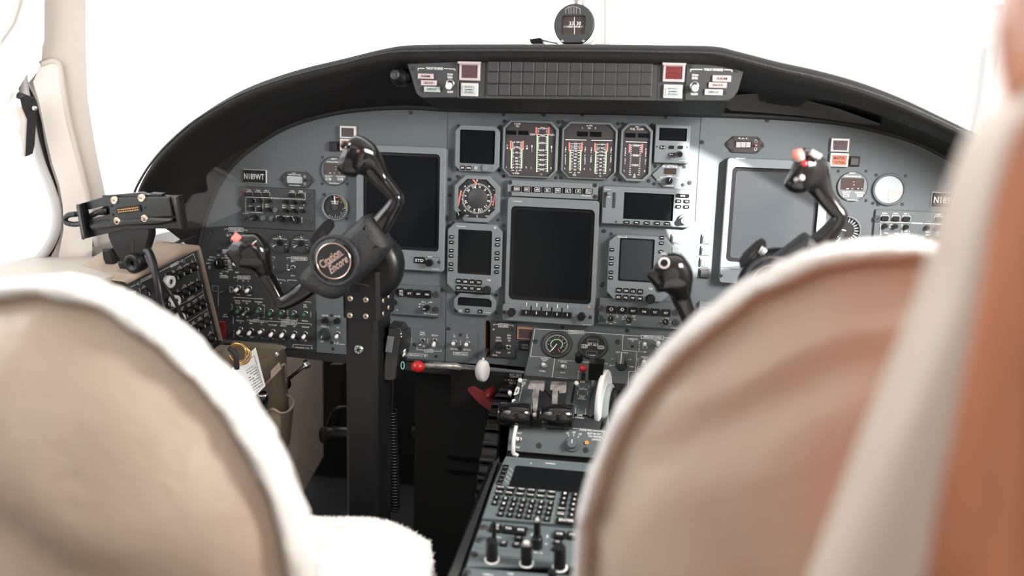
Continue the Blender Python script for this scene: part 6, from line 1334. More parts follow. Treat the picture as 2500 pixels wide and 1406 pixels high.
def make_column(label):
    hub = tag_pt(822, 640, -.34)
    t = thing('control_column', label, 'control column', Vector((hub.x + .04, -.24, -1.0)), 'control columns with two-horned yokes')
    # post: tapered box section from the floor to the hub
    Yp = -.29; mb = MB()
    def sec(x0, x1, y, Yf, dp=.075):
        a = atY(x0, y, Yf); b = atY(x1, y, Yf); c = .006
        return [Vector((a.x + c, Yf, a.z)), Vector((b.x - c, Yf, a.z)), Vector((b.x, Yf + c, a.z)), Vector((b.x, Yf + dp, a.z)), Vector((a.x, Yf + dp, a.z)), Vector((a.x, Yf + c, a.z))]
    a = sec(842, 920, 735, Yp); b = sec(845, 922, 1260, Yp); e = [p + (q - p) * 1.45 for p, q in zip(a, b)]
    grid(mb, [a, b, [Vector((p.x, p.y, -1.0)) for p in e]], 'black_plastic', closed=True, smooth=False); wpart(t, 'column_post', mb)
    mb = MB(); a = sec(833, 925, 660, Yp - .004, .085); b = sec(836, 926, 776, Yp - .004, .085); grid(mb, [a, b], 'black_plastic', closed=True, smooth=False)
    mb.add(b, [tuple(range(6))], 'black_plastic'); wpart(t, 'bracket_plate', mb)
    fy = Yp - .004
    for x, y in [(855, 729), (893, 732), (854, 770), (893, 772)]:
        p = atY(x, y, fy); k = MB().lathe([(.0048, 0), (.0048, .0008), (.0036, .0018)], 0, 0, 'screw_brass', 14)
        for a_ in (.4, 1.97): d = Vector((math.cos(a_), math.sin(a_))) * .0026; k.seg(-d, d, .0013, .002, 'void_black')
        k.xf(PAN.mat(p)); wpart(t, 'screw', k, 'brass screw')
    p = atY(876, 853, Yp); k = MB().lathe([(.0085, 0), (.0085, .001), (.0065, .003)], 0, 0, 'steel', 18)
    for a_ in (.2, 1.2, 2.2): d = Vector((math.cos(a_), math.sin(a_))) * .0045; k.seg(-d, d, .002, .0032, 'void_black')
    wpart(t, 'screw', k.xf(PAN.mat(p)), 'large bright screw')
    bx = a[2].x
    for dy, z in ((.018, 740), (.048, 737), (.018, 772), (.048, 765)):
        zz = atY(940, z, Yp).z; k = MB().lathe([(.0045, 0), (.0045, .0008), (.0034, .0018)], 0, 0, 'screw_brass', 12)
        d = Vector((.0024, 0)); k.seg(-d, d, .0012, .002, 'void_black')
        Mx = Matrix(((0, 0, 1, bx), (1, 0, 0, Yp + dy), (0, 1, 0, zz), (0, 0, 0, 1))); wpart(t, 'screw', k.xf(Mx), 'brass screw')
    # boot disc behind the hub
    c = atY(893, 650, -.27); mb = MB().lathe([(.055, -.045), (.062, -.02), (.062, .0), (.057, .012), (.045, .016)], 0, 0, 'black_plastic', 40)
    wpart(t, 'pivot_housing', mb.xf(PAN.mat(c)))
    # handlebar: elbow - arm - hub - arm - elbow and the two horns
    Yg = -.335
    L = [(tag_pt(800, 655, Yg + .01), pxl(30), .014), (tag_pt(745, 705, Yg), pxl(25), .014), (tag_pt(706, 732, Yg), pxl(21), .013), (tag_pt(683, 735, Yg), pxl(21), .0135), (tag_pt(667, 708, Yg - .002), pxl(20), .0135),
         (tag_pt(648, 672, Yg - .006), pxl(23), .015), (tag_pt(638, 648, Yg - .012), pxl(31), .019), (tag_pt(624, 627, Yg - .018), pxl(46), .024), (tag_pt(608, 614, Yg - .021), pxl(53), .026), (tag_pt(593, 606, Yg - .023), pxl(45), .025), (tag_pt(580, 599, Yg - .024), pxl(37), .022), (tag_pt(576, 596, Yg - .024), pxl(33), .019)]
    mb = loft(MB(), L, 'black_gloss', 20, 6, 2.5); wpart(t, 'left_horn', mb)
    R_ = [(tag_pt(868, 612, Yg + .01), pxl(30), .014), (tag_pt(925, 553, Yg), pxl(27), .014), (tag_pt(958, 508, Yg), pxl(20), .013), (tag_pt(968, 485, Yg), pxl(18), .0135), (tag_pt(955, 466, Yg), pxl(19), .0135), (tag_pt(930, 436, Yg - .003), pxl(22), .014),
          (tag_pt(908, 406, Yg - .008), pxl(33), .018), (tag_pt(890, 390, Yg - .014), pxl(46), .022), (tag_pt(872, 383, Yg - .02), pxl(52), .025), (tag_pt(857, 379, Yg - .023), pxl(52), .025), (tag_pt(849, 376, Yg - .024), pxl(49), .023), (tag_pt(845, 374, Yg - .024), pxl(44), .019)]
    mb = loft(MB(), R_, 'black_gloss', 20, 6, 2.5); wpart(t, 'right_horn', mb)
    # leather hub: rounded block following the tilt of the bar
    Yh = -.365; c0 = tag_pt(824, 632, Yh); ax = (tag_pt(918, 560, Yh) - tag_pt(728, 700, Yh)).normalized(); up = Vector((-ax.z, 0, ax.x))
    HP = Plane(c0, ax, up); rows = []
    def hq(x, y): r = HP.q(x, y); return (r.x, r.y)
    ol = [hq(*p) for p in [(722, 678), (740, 655), (800, 600), (868, 540), (880, 530), (893, 531), (918, 560), (938, 597), (935, 615), (905, 655), (866, 690), (836, 722), (812, 733), (790, 731), (768, 722), (735, 708), (724, 695)]]
    ol = [(p.x, p.y) for p in spline([(x, y, 0) for x, y in ol + [ol[0]]], 3)[:-1]]
    for ins, w in ((.004, -.055), (0, -.045), (0, -.012), (.004, -.004), (.011, .0), (.016, .001)): rows.append([(x, y, w) for x, y in inset(ol, ins)])
    mb = MB(); grid(mb, rows, 'leather_black', closed=True); mb.add(rows[-1], [tuple(t_) for t_ in tessellate_polygon([[Vector((x, y, 0)) for x, y, w in rows[-1]]])], 'leather_black')
    mb.tube([hq(845, 730) + (.0015,), hq(858, 686) + (.002,), hq(900, 700) + (-.004,)], .0006, 'black_matte', 5)
    wh = wpart(t, 'hub_cover', mb.xf(HP.mat(c0)), 'black grained leather hub')
    ec = hq(817, 636); mb = MB().lathe([(.042, .0005), (.0405, .0055), (.036, .0045), (.035, .003)], ec[0], ec[1], 'leather_black', 48, cap=False)
    mb.lathe([(.0298, .003), (.0298, .0048), (.0285, .005)], ec[0], ec[1], 'black_gloss', 48)
    mb.lathe([(.0290, .005), (.0290, .0062), (.0276, .0062), (.0276, .005)], ec[0], ec[1], 'rose_gold', 48, cap=False)
    mb.text('Citation', ec[0] - .002, ec[1] + .0065, .0135, .041, .0056, 'rose_gold', 0)
    mb.seg((ec[0] - .013, ec[1] - .0008), (ec[0] + .021, ec[1] - .0008), .0008, .0056, 'rose_gold')
    v0 = len(mb.v); mb.text('Encore', ec[0] + .004, ec[1] - .0085, .0125, .036, .0056, 'rose_gold', 0)
    for i in range(v0, len(mb.v)): x, y, z = mb.v[i]; mb.v[i] = (x + (y - ec[1] + .0085) * .35, y, z)
    wpart(t, 'emblem', mb.xf(HP.mat(c0)), 'round black emblem with copper ring and lettering', parent=None)
    # chart clip standing up behind the hub
    mb = MB(); cp = [(766, 600), (764, 582), (775, 562), (795, 541), (806, 534), (814, 545), (812, 552), (790, 572), (775, 592)]
    cp = [(764, 603), (758, 585), (768, 566), (790, 542), (803, 534), (812, 541), (814, 553), (806, 565), (790, 582), (775, 598)]
    rows = [[atY(x, y, Yh + .02 + dy) + Vector((0, 0, 0)) for x, y in cp] for dy in (0,)]
    prism(mb, rows[0], (0, .006, 0), 'black_plastic')
    q_ = [atY(x, y, Yh + .0192) for x, y in [(778, 577), (790, 560), (793, 563), (781, 580)]]; mb.quad(q_, 'black_matte')
    q_ = [atY(x, y, Yh + .0192) for x, y in [(785, 580), (796, 565), (798, 568), (789, 582)]]; mb.quad(q_, 'black_matte')
    wpart(t, 'chart_clip', mb); t['_'] = 0; del t['_']
    return t, Yg
col, Yg = make_column('left control column with black glossy yoke and Citation Encore hub emblem'.replace('Citation Encore', 'round copper-ringed'))
def kids(o): return [c for c in bpy.data.objects if c.parent == o]
cp = col.copy(); COL.objects.link(cp); cp.matrix_world = Matrix.Translation((.672, 0, .005)) @ MW[col.name]; MW[cp.name] = cp.matrix_world.copy()
cp['label'] = 'right control column whose yoke horns rise beside the copilot seat'
for ch in kids(col):
    c2 = ch.copy(); c2.parent = cp; COL.objects.link(c2)
    for g_ in kids(ch): g2 = g_.copy(); g2.parent = c2; COL.objects.link(g2)
# switches on the horns
def hornbit(t, name, pts_m, label=None):
    mb = MB()
    for kind, p, r, m, d in pts_m:
        if kind == 'cyl':
            P = atY(*p); D = Vector(d); mb.tube([P, P + D * .3, P + D], [r, r, r * .92], m, 14)
        elif kind == 'ball': mb.sphere(atY(*p), r, m, 14)
        elif kind == 'tube': mb.tube([atY(*q_) for q_ in p], r, m, 10)
    return wpart(t, name, mb, label)
upL = Vector((-.0095, -.002, .0075))
hornbit(col, 'horn_button', [('cyl', (590, 592, Yg - .036), .0068, 'steel', upL * .6), ('cyl', (585, 587, Yg - .038), .0072, 'print_red', upL * 1.0)], 'red trim disconnect button')
hornbit(col, 'trim_switch', [('tube', [(566, 615, Yg - .034), (560, 606, Yg - .036), (566, 600, Yg - .036), (574, 606, Yg - .034)], .0028, 'black_plastic', 0), ('tube', [(572, 606, Yg - .034), (562, 620, Yg - .034)], .004, 'black_gloss', 0)])
hornbit(col, 'horn_label', [('tube', [(617, 594, Yg - .0475), (626, 588, Yg - .0475)], .0007, 'print_white', 0), ('tube', [(615, 598, Yg - .0475), (620, 595, Yg - .0475)], .0007, 'print_red', 0)])
hornbit(col, 'thumb_switch', [('tube', [(852, 357, Yg - .046), (842, 350, Yg - .046), (835, 358, Yg - .045)], .004, 'black_plastic', 0), ('tube', [(855, 350, Yg - .048), (842, 362, Yg - .048)], .0014, 'steel', 0)])
hornbit(cp, 'trim_button', [('cyl', (1951, 388, Yg - .04), .0095, 'steel', Vector((-.002, -.003, .006))), ('cyl', (1949, 383, Yg - .044), .0078, 'print_red', Vector((-.002, -.004, .008)))], 'red trim button')
hornbit(cp, 'thumb_switch', [('tube', [(1982, 382, Yg - .046), (1992, 370, Yg - .046)], .006, 'silver_frame', 0), ('tube', [(1992, 386, Yg - .046), (2000, 374, Yg - .046)], .005, 'silver_frame', 0), ('tube', [(1974, 389, Yg - .046), (2001, 391, Yg - .046)], .0022, 'black_gloss', 0)], 'silver double thumb switch')
hornbit(cp, 'small_button', [('cyl', (1963, 400, Yg - .044), .005, 'red', Vector((0, -.003, .003)))], 'small red button')
hornbit(cp, 'microphone_switch', [('tube', [(1940, 441, Yg - .05), (1950, 434, Yg - .052), (1960, 432, Yg - .052)], .003, 'silver_frame', 0), ('ball', (1957, 434, Yg - .053), .0045, 'silver_frame', 0), ('ball', (1950, 431, Yg - .053), .003, 'black_gloss', 0)], 'silver toggle')
mb = MB(); c = atY(1621, 642, Yg - .046)
mb.lathe([(.0085, -.002), (.0085, .001), (.006, .001), (.0055, -.001)], 0, 0, 'silver_frame', 20, cap=False); mb.lathe([(.003, 0), (.003, .003)], 0, 0, 'black_plastic', 12)
mb.text('PULL', 0, .014, .003, .009, .001); wpart(cp, 'dial', mb.xf(PAN.mat(c)), 'small white ringed dial')
# emblem on the copilot chart clip
mb = MB()
for i, (a, b) in enumerate((((1852, 618), (1862, 602)), ((1857, 622), (1868, 605)), ((1863, 622), (1872, 610)))):
    mb.tube([atY(*a, -.347), atY(*b, -.347)], .0012, 'silver_frame', 6)
wpart(cp, 'clip_mark', mb)
# coiled cable beside the left column
hs = thing('coiled_cable', 'black ribbed coiled cable hanging behind the left control column', 'cable', atY(958, 1000, -.2))
mb = MB(); a = atY(955, 1000, -.2); b = atY(963, 1245, -.2); pts = []
for i in range(0, 34 * 10): f = i / 340; p = a + (b - a) * f; an = f * 34 * 2 * PI; pts.append(p + Vector((math.cos(an) * .009, math.sin(an) * .009, 0)))
mb.tube(pts, .0022, 'black_plastic', 6); wpart(hs, 'coil', mb)
mb = MB(); mb.tube(spline([atY(948, 790, -.22), atY(952, 850, -.2), atY(958, 930, -.2), a, a + Vector((0, 0, -.02))], 6), .003, 'black_plastic', 8); wpart(hs, 'lead', mb)
# black switch box on the column's right side
bxo = thing('switch_box', 'black tilted switch box with grey rocker beside the left control column', 'switch box', atY(975, 860, -.22))
BP = Plane(atY(970, 850, -.25), (1, .12, -.03), (.10, .02, 1))
def bq(x, y, w=0): r = BP.q(x, y, w); return (r.x, r.y)
mb = MB(); o4 = [bq(*p) for p in [(948, 798), (976, 802), (983, 812), (966, 925), (962, 930), (936, 930), (932, 925)]]
mb.slab(o4, -.055, 0, 'black_gloss', .002)
for (x, y) in ((979, 815), (980, 822)): c = bq(x, y, .001); mb.lathe([(.0012, 0), (.001, .001)], c[0], c[1], 'print_white', 8)
wpart(bxo, 'housing', mb.xf(BP.mat(BP.o)))
mb = MB(); o5 = [bq(*p, .002) for p in [(946, 820), (962, 822), (956, 861), (940, 858)]]; mb.slab(o5, 0, .005, 'panel_gray', .001); wpart(bxo, 'rocker_switch', mb.xf(BP.mat(BP.o)), 'grey rocker switch')
SPn = Plane(atY(1000, 860, -.20), (.35, 1, 0), (.08, 0, 1))
mb = MB(); P = [atY(983, 812, -.248), atY(1003, 800, -.19), atY(1004, 830, -.19), atY(985, 915, -.20), atY(966, 925, -.248)]; prism(mb, P, (-.01, .006, 0), 'black_gloss')
mb.quad([atY(985, 855, -.249), atY(991, 851, -.235), atY(989, 866, -.235), atY(983, 871, -.249)], 'print_white')
mb.quad([atY(986.5, 858, -.2495), atY(990, 855.5, -.2365), atY(989, 861, -.2365), atY(985.5, 864, -.2495)], 'print_cyan')
mb.tube([atY(983 + 4 * math.cos(k * PI / 8), 892 + 9 * math.sin(k * PI / 8), -.25) for k in range(17)], .0009, 'print_cyan', 5)
wpart(bxo, 'side_cover', mb)

# ================================================================ levers below the panel
t = thing('brake_handle', 'red ball handle on a grey rod under the switch panel', 'handle', atY(1020, 895, -.06))
wpart(t, 'ball', MB().sphere(atY(1020, 895, -.06), .0118, 'red', 20, (1.15, 1, 1)), 'red ball')
wpart(t, 'rod', MB().tube([atY(1024, 894, -.055), atY(1060, 892, -.045), atY(1110, 894, -.03), atY(1150, 904, -.01), atY(1160, 907, .03)], [.006, .006, .0075, .007, .006], 'worn_steel', 12))
t = thing('gear_lever', 'white wheel shaped landing gear handle hanging from the black slot', 'handle', atY(1178, 905, -.07))
wpart(t, 'arm', MB().tube([atY(1190, 855, .0), atY(1186, 858, -.02), atY(1181, 868, -.05), atY(1178, 888, -.065)], [.0045, .0045, .004, .003], 'steel', 10))
mb = MB().lathe([(.001, -.0085), (.014, -.0085), (.0165, -.006), (.0172, 0), (.0165, .006), (.014, .0085), (.001, .0085)], 0, 0, 'white_plastic', 28)
c = atY(1178, 905, -.068); mb.xf(Matrix.Translation(c) @ Matrix.Rotation(math.radians(-28), 4, 'Z') @ Matrix(((.0, .0, 1, 0), (.85, 0, 0, 0), (0, 1.25, 0, 0), (0, 0, 0, 1)))); wpart(t, 'wheel_knob', mb, 'white wheel shaped knob')
t = thing('emergency_handle', 'dark red T handle low beside the black trim wheel', 'handle', atY(1175, 965, -.05))
mb = MB(); P = [atY(x, y, -.10) for x, y in [(1141, 953), (1143, 947), (1149, 946), (1172, 958), (1202, 985), (1201, 1004), (1194, 1002), (1168, 983)]]
prism(mb, P, (.004, .012, 0), 'dark_red'); wpart(t, 'grip', mb)
wpart(t, 'stem', MB().tube([atY(1183, 975, -.095), atY(1193, 962, -.07), atY(1200, 952, -.05)], [.008, .010, .0095], 'dark_red', 16))
wpart(t, 'spring', MB().tube([atY(1198 + i * .7, 954 - i * .7 + (3 if i % 2 else -3), -.05 + (.004 if i % 2 else -.004)) for i in range(12)], .0008, 'gold', 5))
# knee placard behind the pedestal
t = thing('instruction_placard', 'black placard with grey lettering partly hidden by the throttle quadrant', 'placard', atY(1250, 960, -.025))
LP = tilt(atY(1250, 960, -.025), -6); mb = MB(); r0 = LP.q(1100, 900); r1 = LP.q(1280, 1010)
mb.slab(rrect((r0.x + r1.x) / 2, (r0.y + r1.y) / 2, r1.x - r0.x, r0.y - r1.y, .003), -.004, 0, 'void_black')
for s_, x, y, w_ in (('AUX GEAR', 1259, 914.5, 32), ('CONTROL', 1260, 920, 32), ('1. PULL /', 1247, 928, 28), ('TEE H', 1250, 935, 18), ('45°', 1245, 941.5, 8), ('UP', 1244.5, 948, 7), ('2. PU', 1244, 955, 18)):
    r = LP.q(x, y); mb.text(s_, r.x, r.y, .0038, w_ * .00077, .0006, 'print_white')
wpart(t, 'sign', mb.xf(LP.mat(LP.o)))
t = thing('knee_panel', 'black knee panel below the centre switch panels', 'panel', atY(1100, 960, .05))
mb = MB(); mb.box(-.52, .3, .06, .08, -1.0, -.512, 'void_black')
for k in range(2): z = -.72 - k * .03; mb.box(-.45, -.30, .052, .06, z, z + .004, 'black_plastic')
wpart(t, 'cover', mb)
# parking brake knob and pedals
t = thing('parking_brake_knob', 'round black pull knob on a rod below the left switch panel', 'knob', atY(690, 935, -.12))
wpart(t, 'knob', MB().lathe([(.006, -.012), (.0155, -.006), (.0165, .002), (.0145, .0065), (.001, .0072)], 0, 0, 'black_plastic', 28).xf(Matrix.Translation(atY(690, 936, -.12)) @ (Vector((-.25, -1, -.15)).to_track_quat('Z', 'Y').to_matrix().to_4x4())))
wpart(t, 'rod', MB().tube([atY(694, 933, -.115), atY(720, 912, -.06), atY(741, 895, -.01)], .0036, 'black_plastic', 10))
c = atY(743, 892, .0); wpart(t, 'lock_nut', MB().lathe([(.009, -.01), (.009, 0), (.007, .003), (.0045, .004)], 0, 0, 'steel', 6, smooth=False).xf(Matrix.Translation(c) @ (Vector((-.45, -1, -.3)).to_track_quat('Z', 'Y').to_matrix().to_4x4())))
for k, (px_, nm) in enumerate(((0, 'left rudder pedal'), (118, 'right rudder pedal'))):
    t = thing('rudder_pedal', 'black left-hand rudder pedal seen beside the left control column' if k == 0 else 'black right-hand rudder pedal in the dark behind the coiled cable', 'pedal', atY(825 + px_ * 2, 1060, .2), 'rudder pedals')
    o_ = px_ * 1.9
    mb = MB(); P = [atY(x + o_, y, .18) for x, y in [(806, 890), (836, 890), (832, 1000), (826, 1040), (800, 1046)]]
    prism(mb, P, (0, .02, 0), 'black_plastic'); wpart(t, 'arm', mb)
    mb = MB().tube([atY(786 + o_, 1062, .14), atY(812 + o_, 1060, .14), atY(880 + o_, 1064, .14)], .018, 'black_plastic', 14); wpart(t, 'foot_bar', mb)
    mb = MB().tube(spline([atY(800 + o_, 1040, .15), atY(815 + o_, 1005, .14), atY(840 + o_, 995, .14), atY(880 + o_, 1000, .14)], 5), .005, 'black_plastic', 8); wpart(t, 'toe_loop', mb)
# ================================================================ map pouch, papers, flashlight ring
t = thing('map_pouch', 'tan fabric map pouch hanging on the side lining below the switch panel', 'pouch', Vector((-.84, -.05, -.62)))
YP = -.16
mb = MB(); prism(mb, [atY(x, y, YP + .05) for x, y in [(560, 842), (622, 848), (678, 853), (690, 858), (640, 905), (600, 960), (560, 960)]], (0, .02, .004), 'tan_fabric'); wpart(t, 'flap', mb)
mb = MB(); grid(mb, [[atY(x, y, Y_) for x, y, Y_ in r] for r in ([(560, 900, YP - .02), (620, 885, YP - .03), (665, 868, YP - .02), (692, 850, YP), (700, 870, YP + .03)], [(560, 960, YP - .02), (620, 940, YP - .03), (665, 925, YP - .03), (690, 905, YP), (702, 930, YP + .03)],
    [(560, 1020, YP - .01), (630, 1000, YP - .03), (680, 985, YP - .02), (700, 975, YP), (706, 1000, YP + .03)], [(600, 1100, YP), (650, 1080, YP - .02), (690, 1070, YP - .02), (704, 1060, YP), (702, 1080, YP + .03)])], 'tan_fabric')
wpart(t, 'pocket', mb)
mb = MB(); grid(mb, [[atY(x, y, Y_) for x, y, Y_ in r] for r in ([(640, 1010, YP - .03), (665, 998, YP - .05), (685, 1008, YP - .05), (705, 1003, YP - .035), (718, 985, YP - .02), (716, 975, YP)], [(640, 1120, YP - .03), (668, 1110, YP - .05), (688, 1108, YP - .05), (700, 1100, YP - .03), (708, 1080, YP - .02), (708, 1060, YP)])], 'tan_fabric')
wpart(t, 'side_pocket', mb)
wpart(t, 'binding', MB().tube(spline([atY(600, 1022, YP - .03), atY(640, 1010, YP - .031), atY(665, 998, YP - .051), atY(685, 1008, YP - .051), atY(705, 1003, YP - .036), atY(718, 985, YP - .021), atY(712, 972, YP), atY(690, 958, YP + .01)], 5), .0024, 'tan_vinyl', 6))
wpart(t, 'binding', MB().tube(spline([atY(640, 945, YP - .035), atY(668, 918, YP - .035), atY(692, 890, YP - .03), atY(698, 900, YP - .02), atY(699, 935, YP)], 5), .0024, 'tan_vinyl', 6))
wpart(t, 'snap_button', MB().sphere(atY(676, 866, YP - .032), .0055, 'steel', 14, (1, .5, 1)), 'bright snap button')
t = thing('pull_tab', 'folded tan fabric tab standing out of the map pouch', 'tab', atY(675, 905, YP - .04))
mb = MB(); prism(mb, [atY(x, y, YP - .045) for x, y in [(661, 905), (680, 885), (684, 890), (687, 900), (668, 920), (661, 925)]], (0, .004, 0), 'tan_vinyl'); wpart(t, 'tab', mb)
t = thing('checklist_card', 'white printed checklist card sticking out of the tan pouch', 'card', atY(615, 900, YP - .05))
CPn = Plane(atY(612, 900, -.22), (1, .25, .55), (-.45, .1, 1)); mb = MB()
q4 = [CPn.q(x, y) for x, y in [(560, 905), (624, 848), (648, 942), (600, 990), (560, 985)]]; mb.slab([(a.x, a.y) for a in q4], -.0006, 0, 'paper')
def cq(x, y): r = CPn.q(x, y); return (r.x, r.y)
mb.pline([cq(*p) for p in [(600, 878), (621, 869), (642, 940), (625, 958)]], .0006, .0003, 'black_matte')
rnd = random.Random(4)
for j in range(9):
    for i in range(4):
        x = 601 + i * 6 + j * 2.2; y = 905 + j * 6 - i * 4
        if rnd.random() < .85: mb.seg(cq(x, y), cq(x + 4, y - 3), .0007 + .0006 * rnd.random(), .0003, 'black_plastic')
for j in range(3): mb.pline([cq(619 + j * 4, 894 + j * 12), cq(624 + j * 4, 891 + j * 12), cq(627 + j * 4, 899 + j * 12), cq(622 + j * 4, 902 + j * 12)], .0005, .0003, 'gray_rubber', True)
wpart(t, 'sheet', mb.xf(CPn.mat(CPn.o)))
t = thing('coiled_ring', 'brass coloured spiral rings in front of the map pouch', 'rings', atY(585, 862, -.25))
for k, (dx, dy, r_) in enumerate(((0, 0, .0165), (4, 2, .018), (8, 5, .0185))):
    c = atY(580 + dx, 860 + dy, -.24 + k * .008); mb = MB(); mb.tube([c + Vector((r_ * math.cos(a * PI / 16), 0, r_ * math.sin(a * PI / 16))) for a in range(-14, 15)], .0017, 'gold', 8); wpart(t, 'ring', mb)
wpart(t, 'strap', MB().tube(spline([atY(560, 850, -.26), atY(575, 865, -.265), atY(578, 900, -.26)], 5), .005, 'black_matte', 8), 'black strap')
t = thing('pen_cap', 'black capped pen in the tan pouch under the card', 'pen', atY(643, 965, -.22))
wpart(t, 'cap', MB().tube([atY(640, 990, -.21), atY(643, 975, -.22), atY(642, 961, -.225)], [.0095, .0095, .009], 'black_gloss', 14))
wpart(t, 'rim', MB().lathe([(.0095, 0), (.0095, .002), (.007, .002)], 0, 0, 'steel', 16, cap=False).xf(Matrix.Translation(atY(642, 962, -.226)) @ Matrix.Rotation(.3, 4, 'X')))
# ================================================================ tablet mount on the left
MPn = Plane(atY(318, 525, -.33), (1, -.18, .06), (-.03, -.1, 1))
t = thing('device_mount', 'black electronic device cradle on a bracket above the circuit breaker panel', 'mount', MPn.mat(MPn.o))
def mq(x, y, w=0): r = MPn.q(x, y, w); return (r.x, r.y)
PZ = lambda x, y: (130 + x / 5.809, 440 + y / 5.809)
def mz(x, y, w=0): return mq(*PZ(x, y), w)
mb = MB(); ol = [mz(*p) for p in [(320, 350), (690, 245), (690, 215), (780, 212), (1180, 178), (1240, 172), (1310, 200), (1640, 225), (1770, 222), (1845, 690), (1600, 690), (1350, 690), (1000, 700), (700, 770), (400, 840)]]
mb.frame(ol, [[mz(*p) for p in [(450, 430), (700, 372), (722, 500), (480, 560)]]], -.008, 0, 'black_plastic', depth=-.008, ch=.0008)
part(t, 'cradle_plate', mb)
bl_ = [mz(*p, .006) for p in [(770, 250), (1650, 235), (1700, 520), (1250, 545), (800, 600)]]
mb = MB().slab(bl_, 0, .006, 'black_plastic', .002); lp = [(480, 640), (560, 590), (900, 560), (1340, 530), (1680, 545), (1690, 600), (1500, 640), (1000, 655), (700, 700), (540, 715)]
mb.slab([mz(*p, .008) for p in lp], 0, .009, 'black_plastic', .004); part(t, 'dock_body', mb)
for nm, pp in (('left_rail', [(316, 352), (385, 335), (470, 825), (400, 842)]), ('right_rail', [(1665, 235), (1770, 222), (1845, 688), (1770, 660)])):
    mb = MB().slab([mz(*p, .012) for p in pp], 0, .013, 'black_plastic', .002)
    a, b, c, d = [Vector(mz(*p, .012)) for p in pp]; mb.seg(a + (b - a) * .6, d + (c - d) * .6, .003, .0135, 'black_gloss'); part(t, 'side_rail', mb)
for x, y in ((835, 292), (1222, 260), (878, 585), (1268, 550)):
    c = mz(x, y, .012); mb = MB().lathe([(.0062, .004), (.0062, .0085), (.0045, .0095), (.0042, .008), (.004, .008)], 0, 0, 'screw_brass', 18)
    for a_ in (.5, 2.07): d = Vector((math.cos(a_), math.sin(a_))) * .0022; mb.seg(-d, d, .0009, .0084, 'void_black')
    o = link('screw', mb.mesh('screw'), t, (*c, 0))
c0, c1 = mz(895, 425, .008), mz(1235, 415, .008); cc = mz(1065, 420, .008); mb = MB(); w_ = abs(c1[0] - c0[0])
mb.slab(rrect(0, 0, w_, .011, .001), .004, .0085, 'void_black')
for i in range(12):
    for j in (-1, 1): mb.sphere((-w_ / 2 + .0045 + i * (w_ - .009) / 11, j * .0019, .0085), .0013, 'gold', 8)
o = link('pin_connector', mb.mesh('pin_connector'), t, (cc[0], cc[1], 0)); o.rotation_euler = (0, 0, math.radians(6)); o['label'] = 'gold pin connector'
for x, y in ((825, 365), (845, 492), (1297, 392), (1640, 273)):
    c = mz(x, y, .007); link('small_hole', MB().lathe([(.002, .0055), (.002, .0066), (.0014, .0066), (.0013, .006)], 0, 0, 'void_black', 12).mesh('small_hole'), t, (*c, 0))
mb = MB(); mb.slab([mz(*p) for p in [(1395, 178), (1560, 186), (1560, 215), (1395, 205)]], -.006, .004, 'black_plastic', .0005); part(t, 'top_clip', mb)
def MZ(x, y, w): r = MPn.q(*PZ(x, y), w); return (r.x, r.y, w)
part(t, 'cable', MB().tube(spline([MZ(770, 440, .003), MZ(700, 430, .004), MZ(600, 470, .0), MZ(500, 530, -.008), MZ(430, 600, -.02), MZ(300, 625, -.025), MZ(190, 600, -.025), MZ(165, 550, -.025), MZ(220, 495, -.025), MZ(330, 480, -.025)], 6), .0048, 'black_plastic', 10), 'loop of black cable')
mb = MB()
for i in range(5): p = Vector(MZ(745 - i * 22, 432 + i * 5, .003)); q_ = Vector(MZ(735 - i * 22, 434 + i * 5, .003)); mb.tube([p, q_], .0075 - i * .0006, 'black_plastic', 12)
part(t, 'strain_relief', mb)
mb = MB(); br_ = [mz(*p, -.012) for p in [(765, 600), (1400, 590), (1400, 770), (1380, 850), (1310, 1060), (1230, 1140), (1180, 1200), (1060, 1190), (960, 1140), (860, 980), (810, 870), (780, 790)]]
mb.slab(br_, -.022, -.008, 'black_plastic', .004); c = mz(1125, 1180, 0)
mb.lathe([(.0175, -.02), (.0175, .0), (.015, .004), (.009, .004), (.0085, .002), (.0045, .002), (.004, -.004)], c[0], c[1], 'black_plastic', 28)
mb.seg(mz(1130, 850, -.007), mz(1128, 1120, -.007), .003, -.0074, 'black_gloss'); part(t, 'bracket_arm', mb)
mb = MB(); mb.slab([mz(*p, -.02) for p in [(940, 1140), (1300, 1100), (1260, 1270), (1250, 1310), (1060, 1320), (980, 1240)]], -.04, -.01, 'black_plastic', .004)
mb.slab([mz(*p, -.03) for p in [(728, 965), (850, 960), (900, 1060), (930, 1190), (800, 1230), (745, 1100)]], -.05, -.02, 'black_plastic', .004)
mb.slab([mz(*p, -.03) for p in [(530, 1340), (700, 1270), (950, 1180), (1000, 1240), (1250, 1300), (1060, 1330), (800, 1395), (600, 1380)]], -.06, -.02, 'black_plastic', .004)
part(t, 'mount_foot', mb)
def MW3(x, y, Y): return atY(*PZ(x, y), Y)
part(t, 'fixing_screw', MB().sphere(MZ(790, 1300, -.018), .005, 'steel', 10, (1.3, .8, .6)))
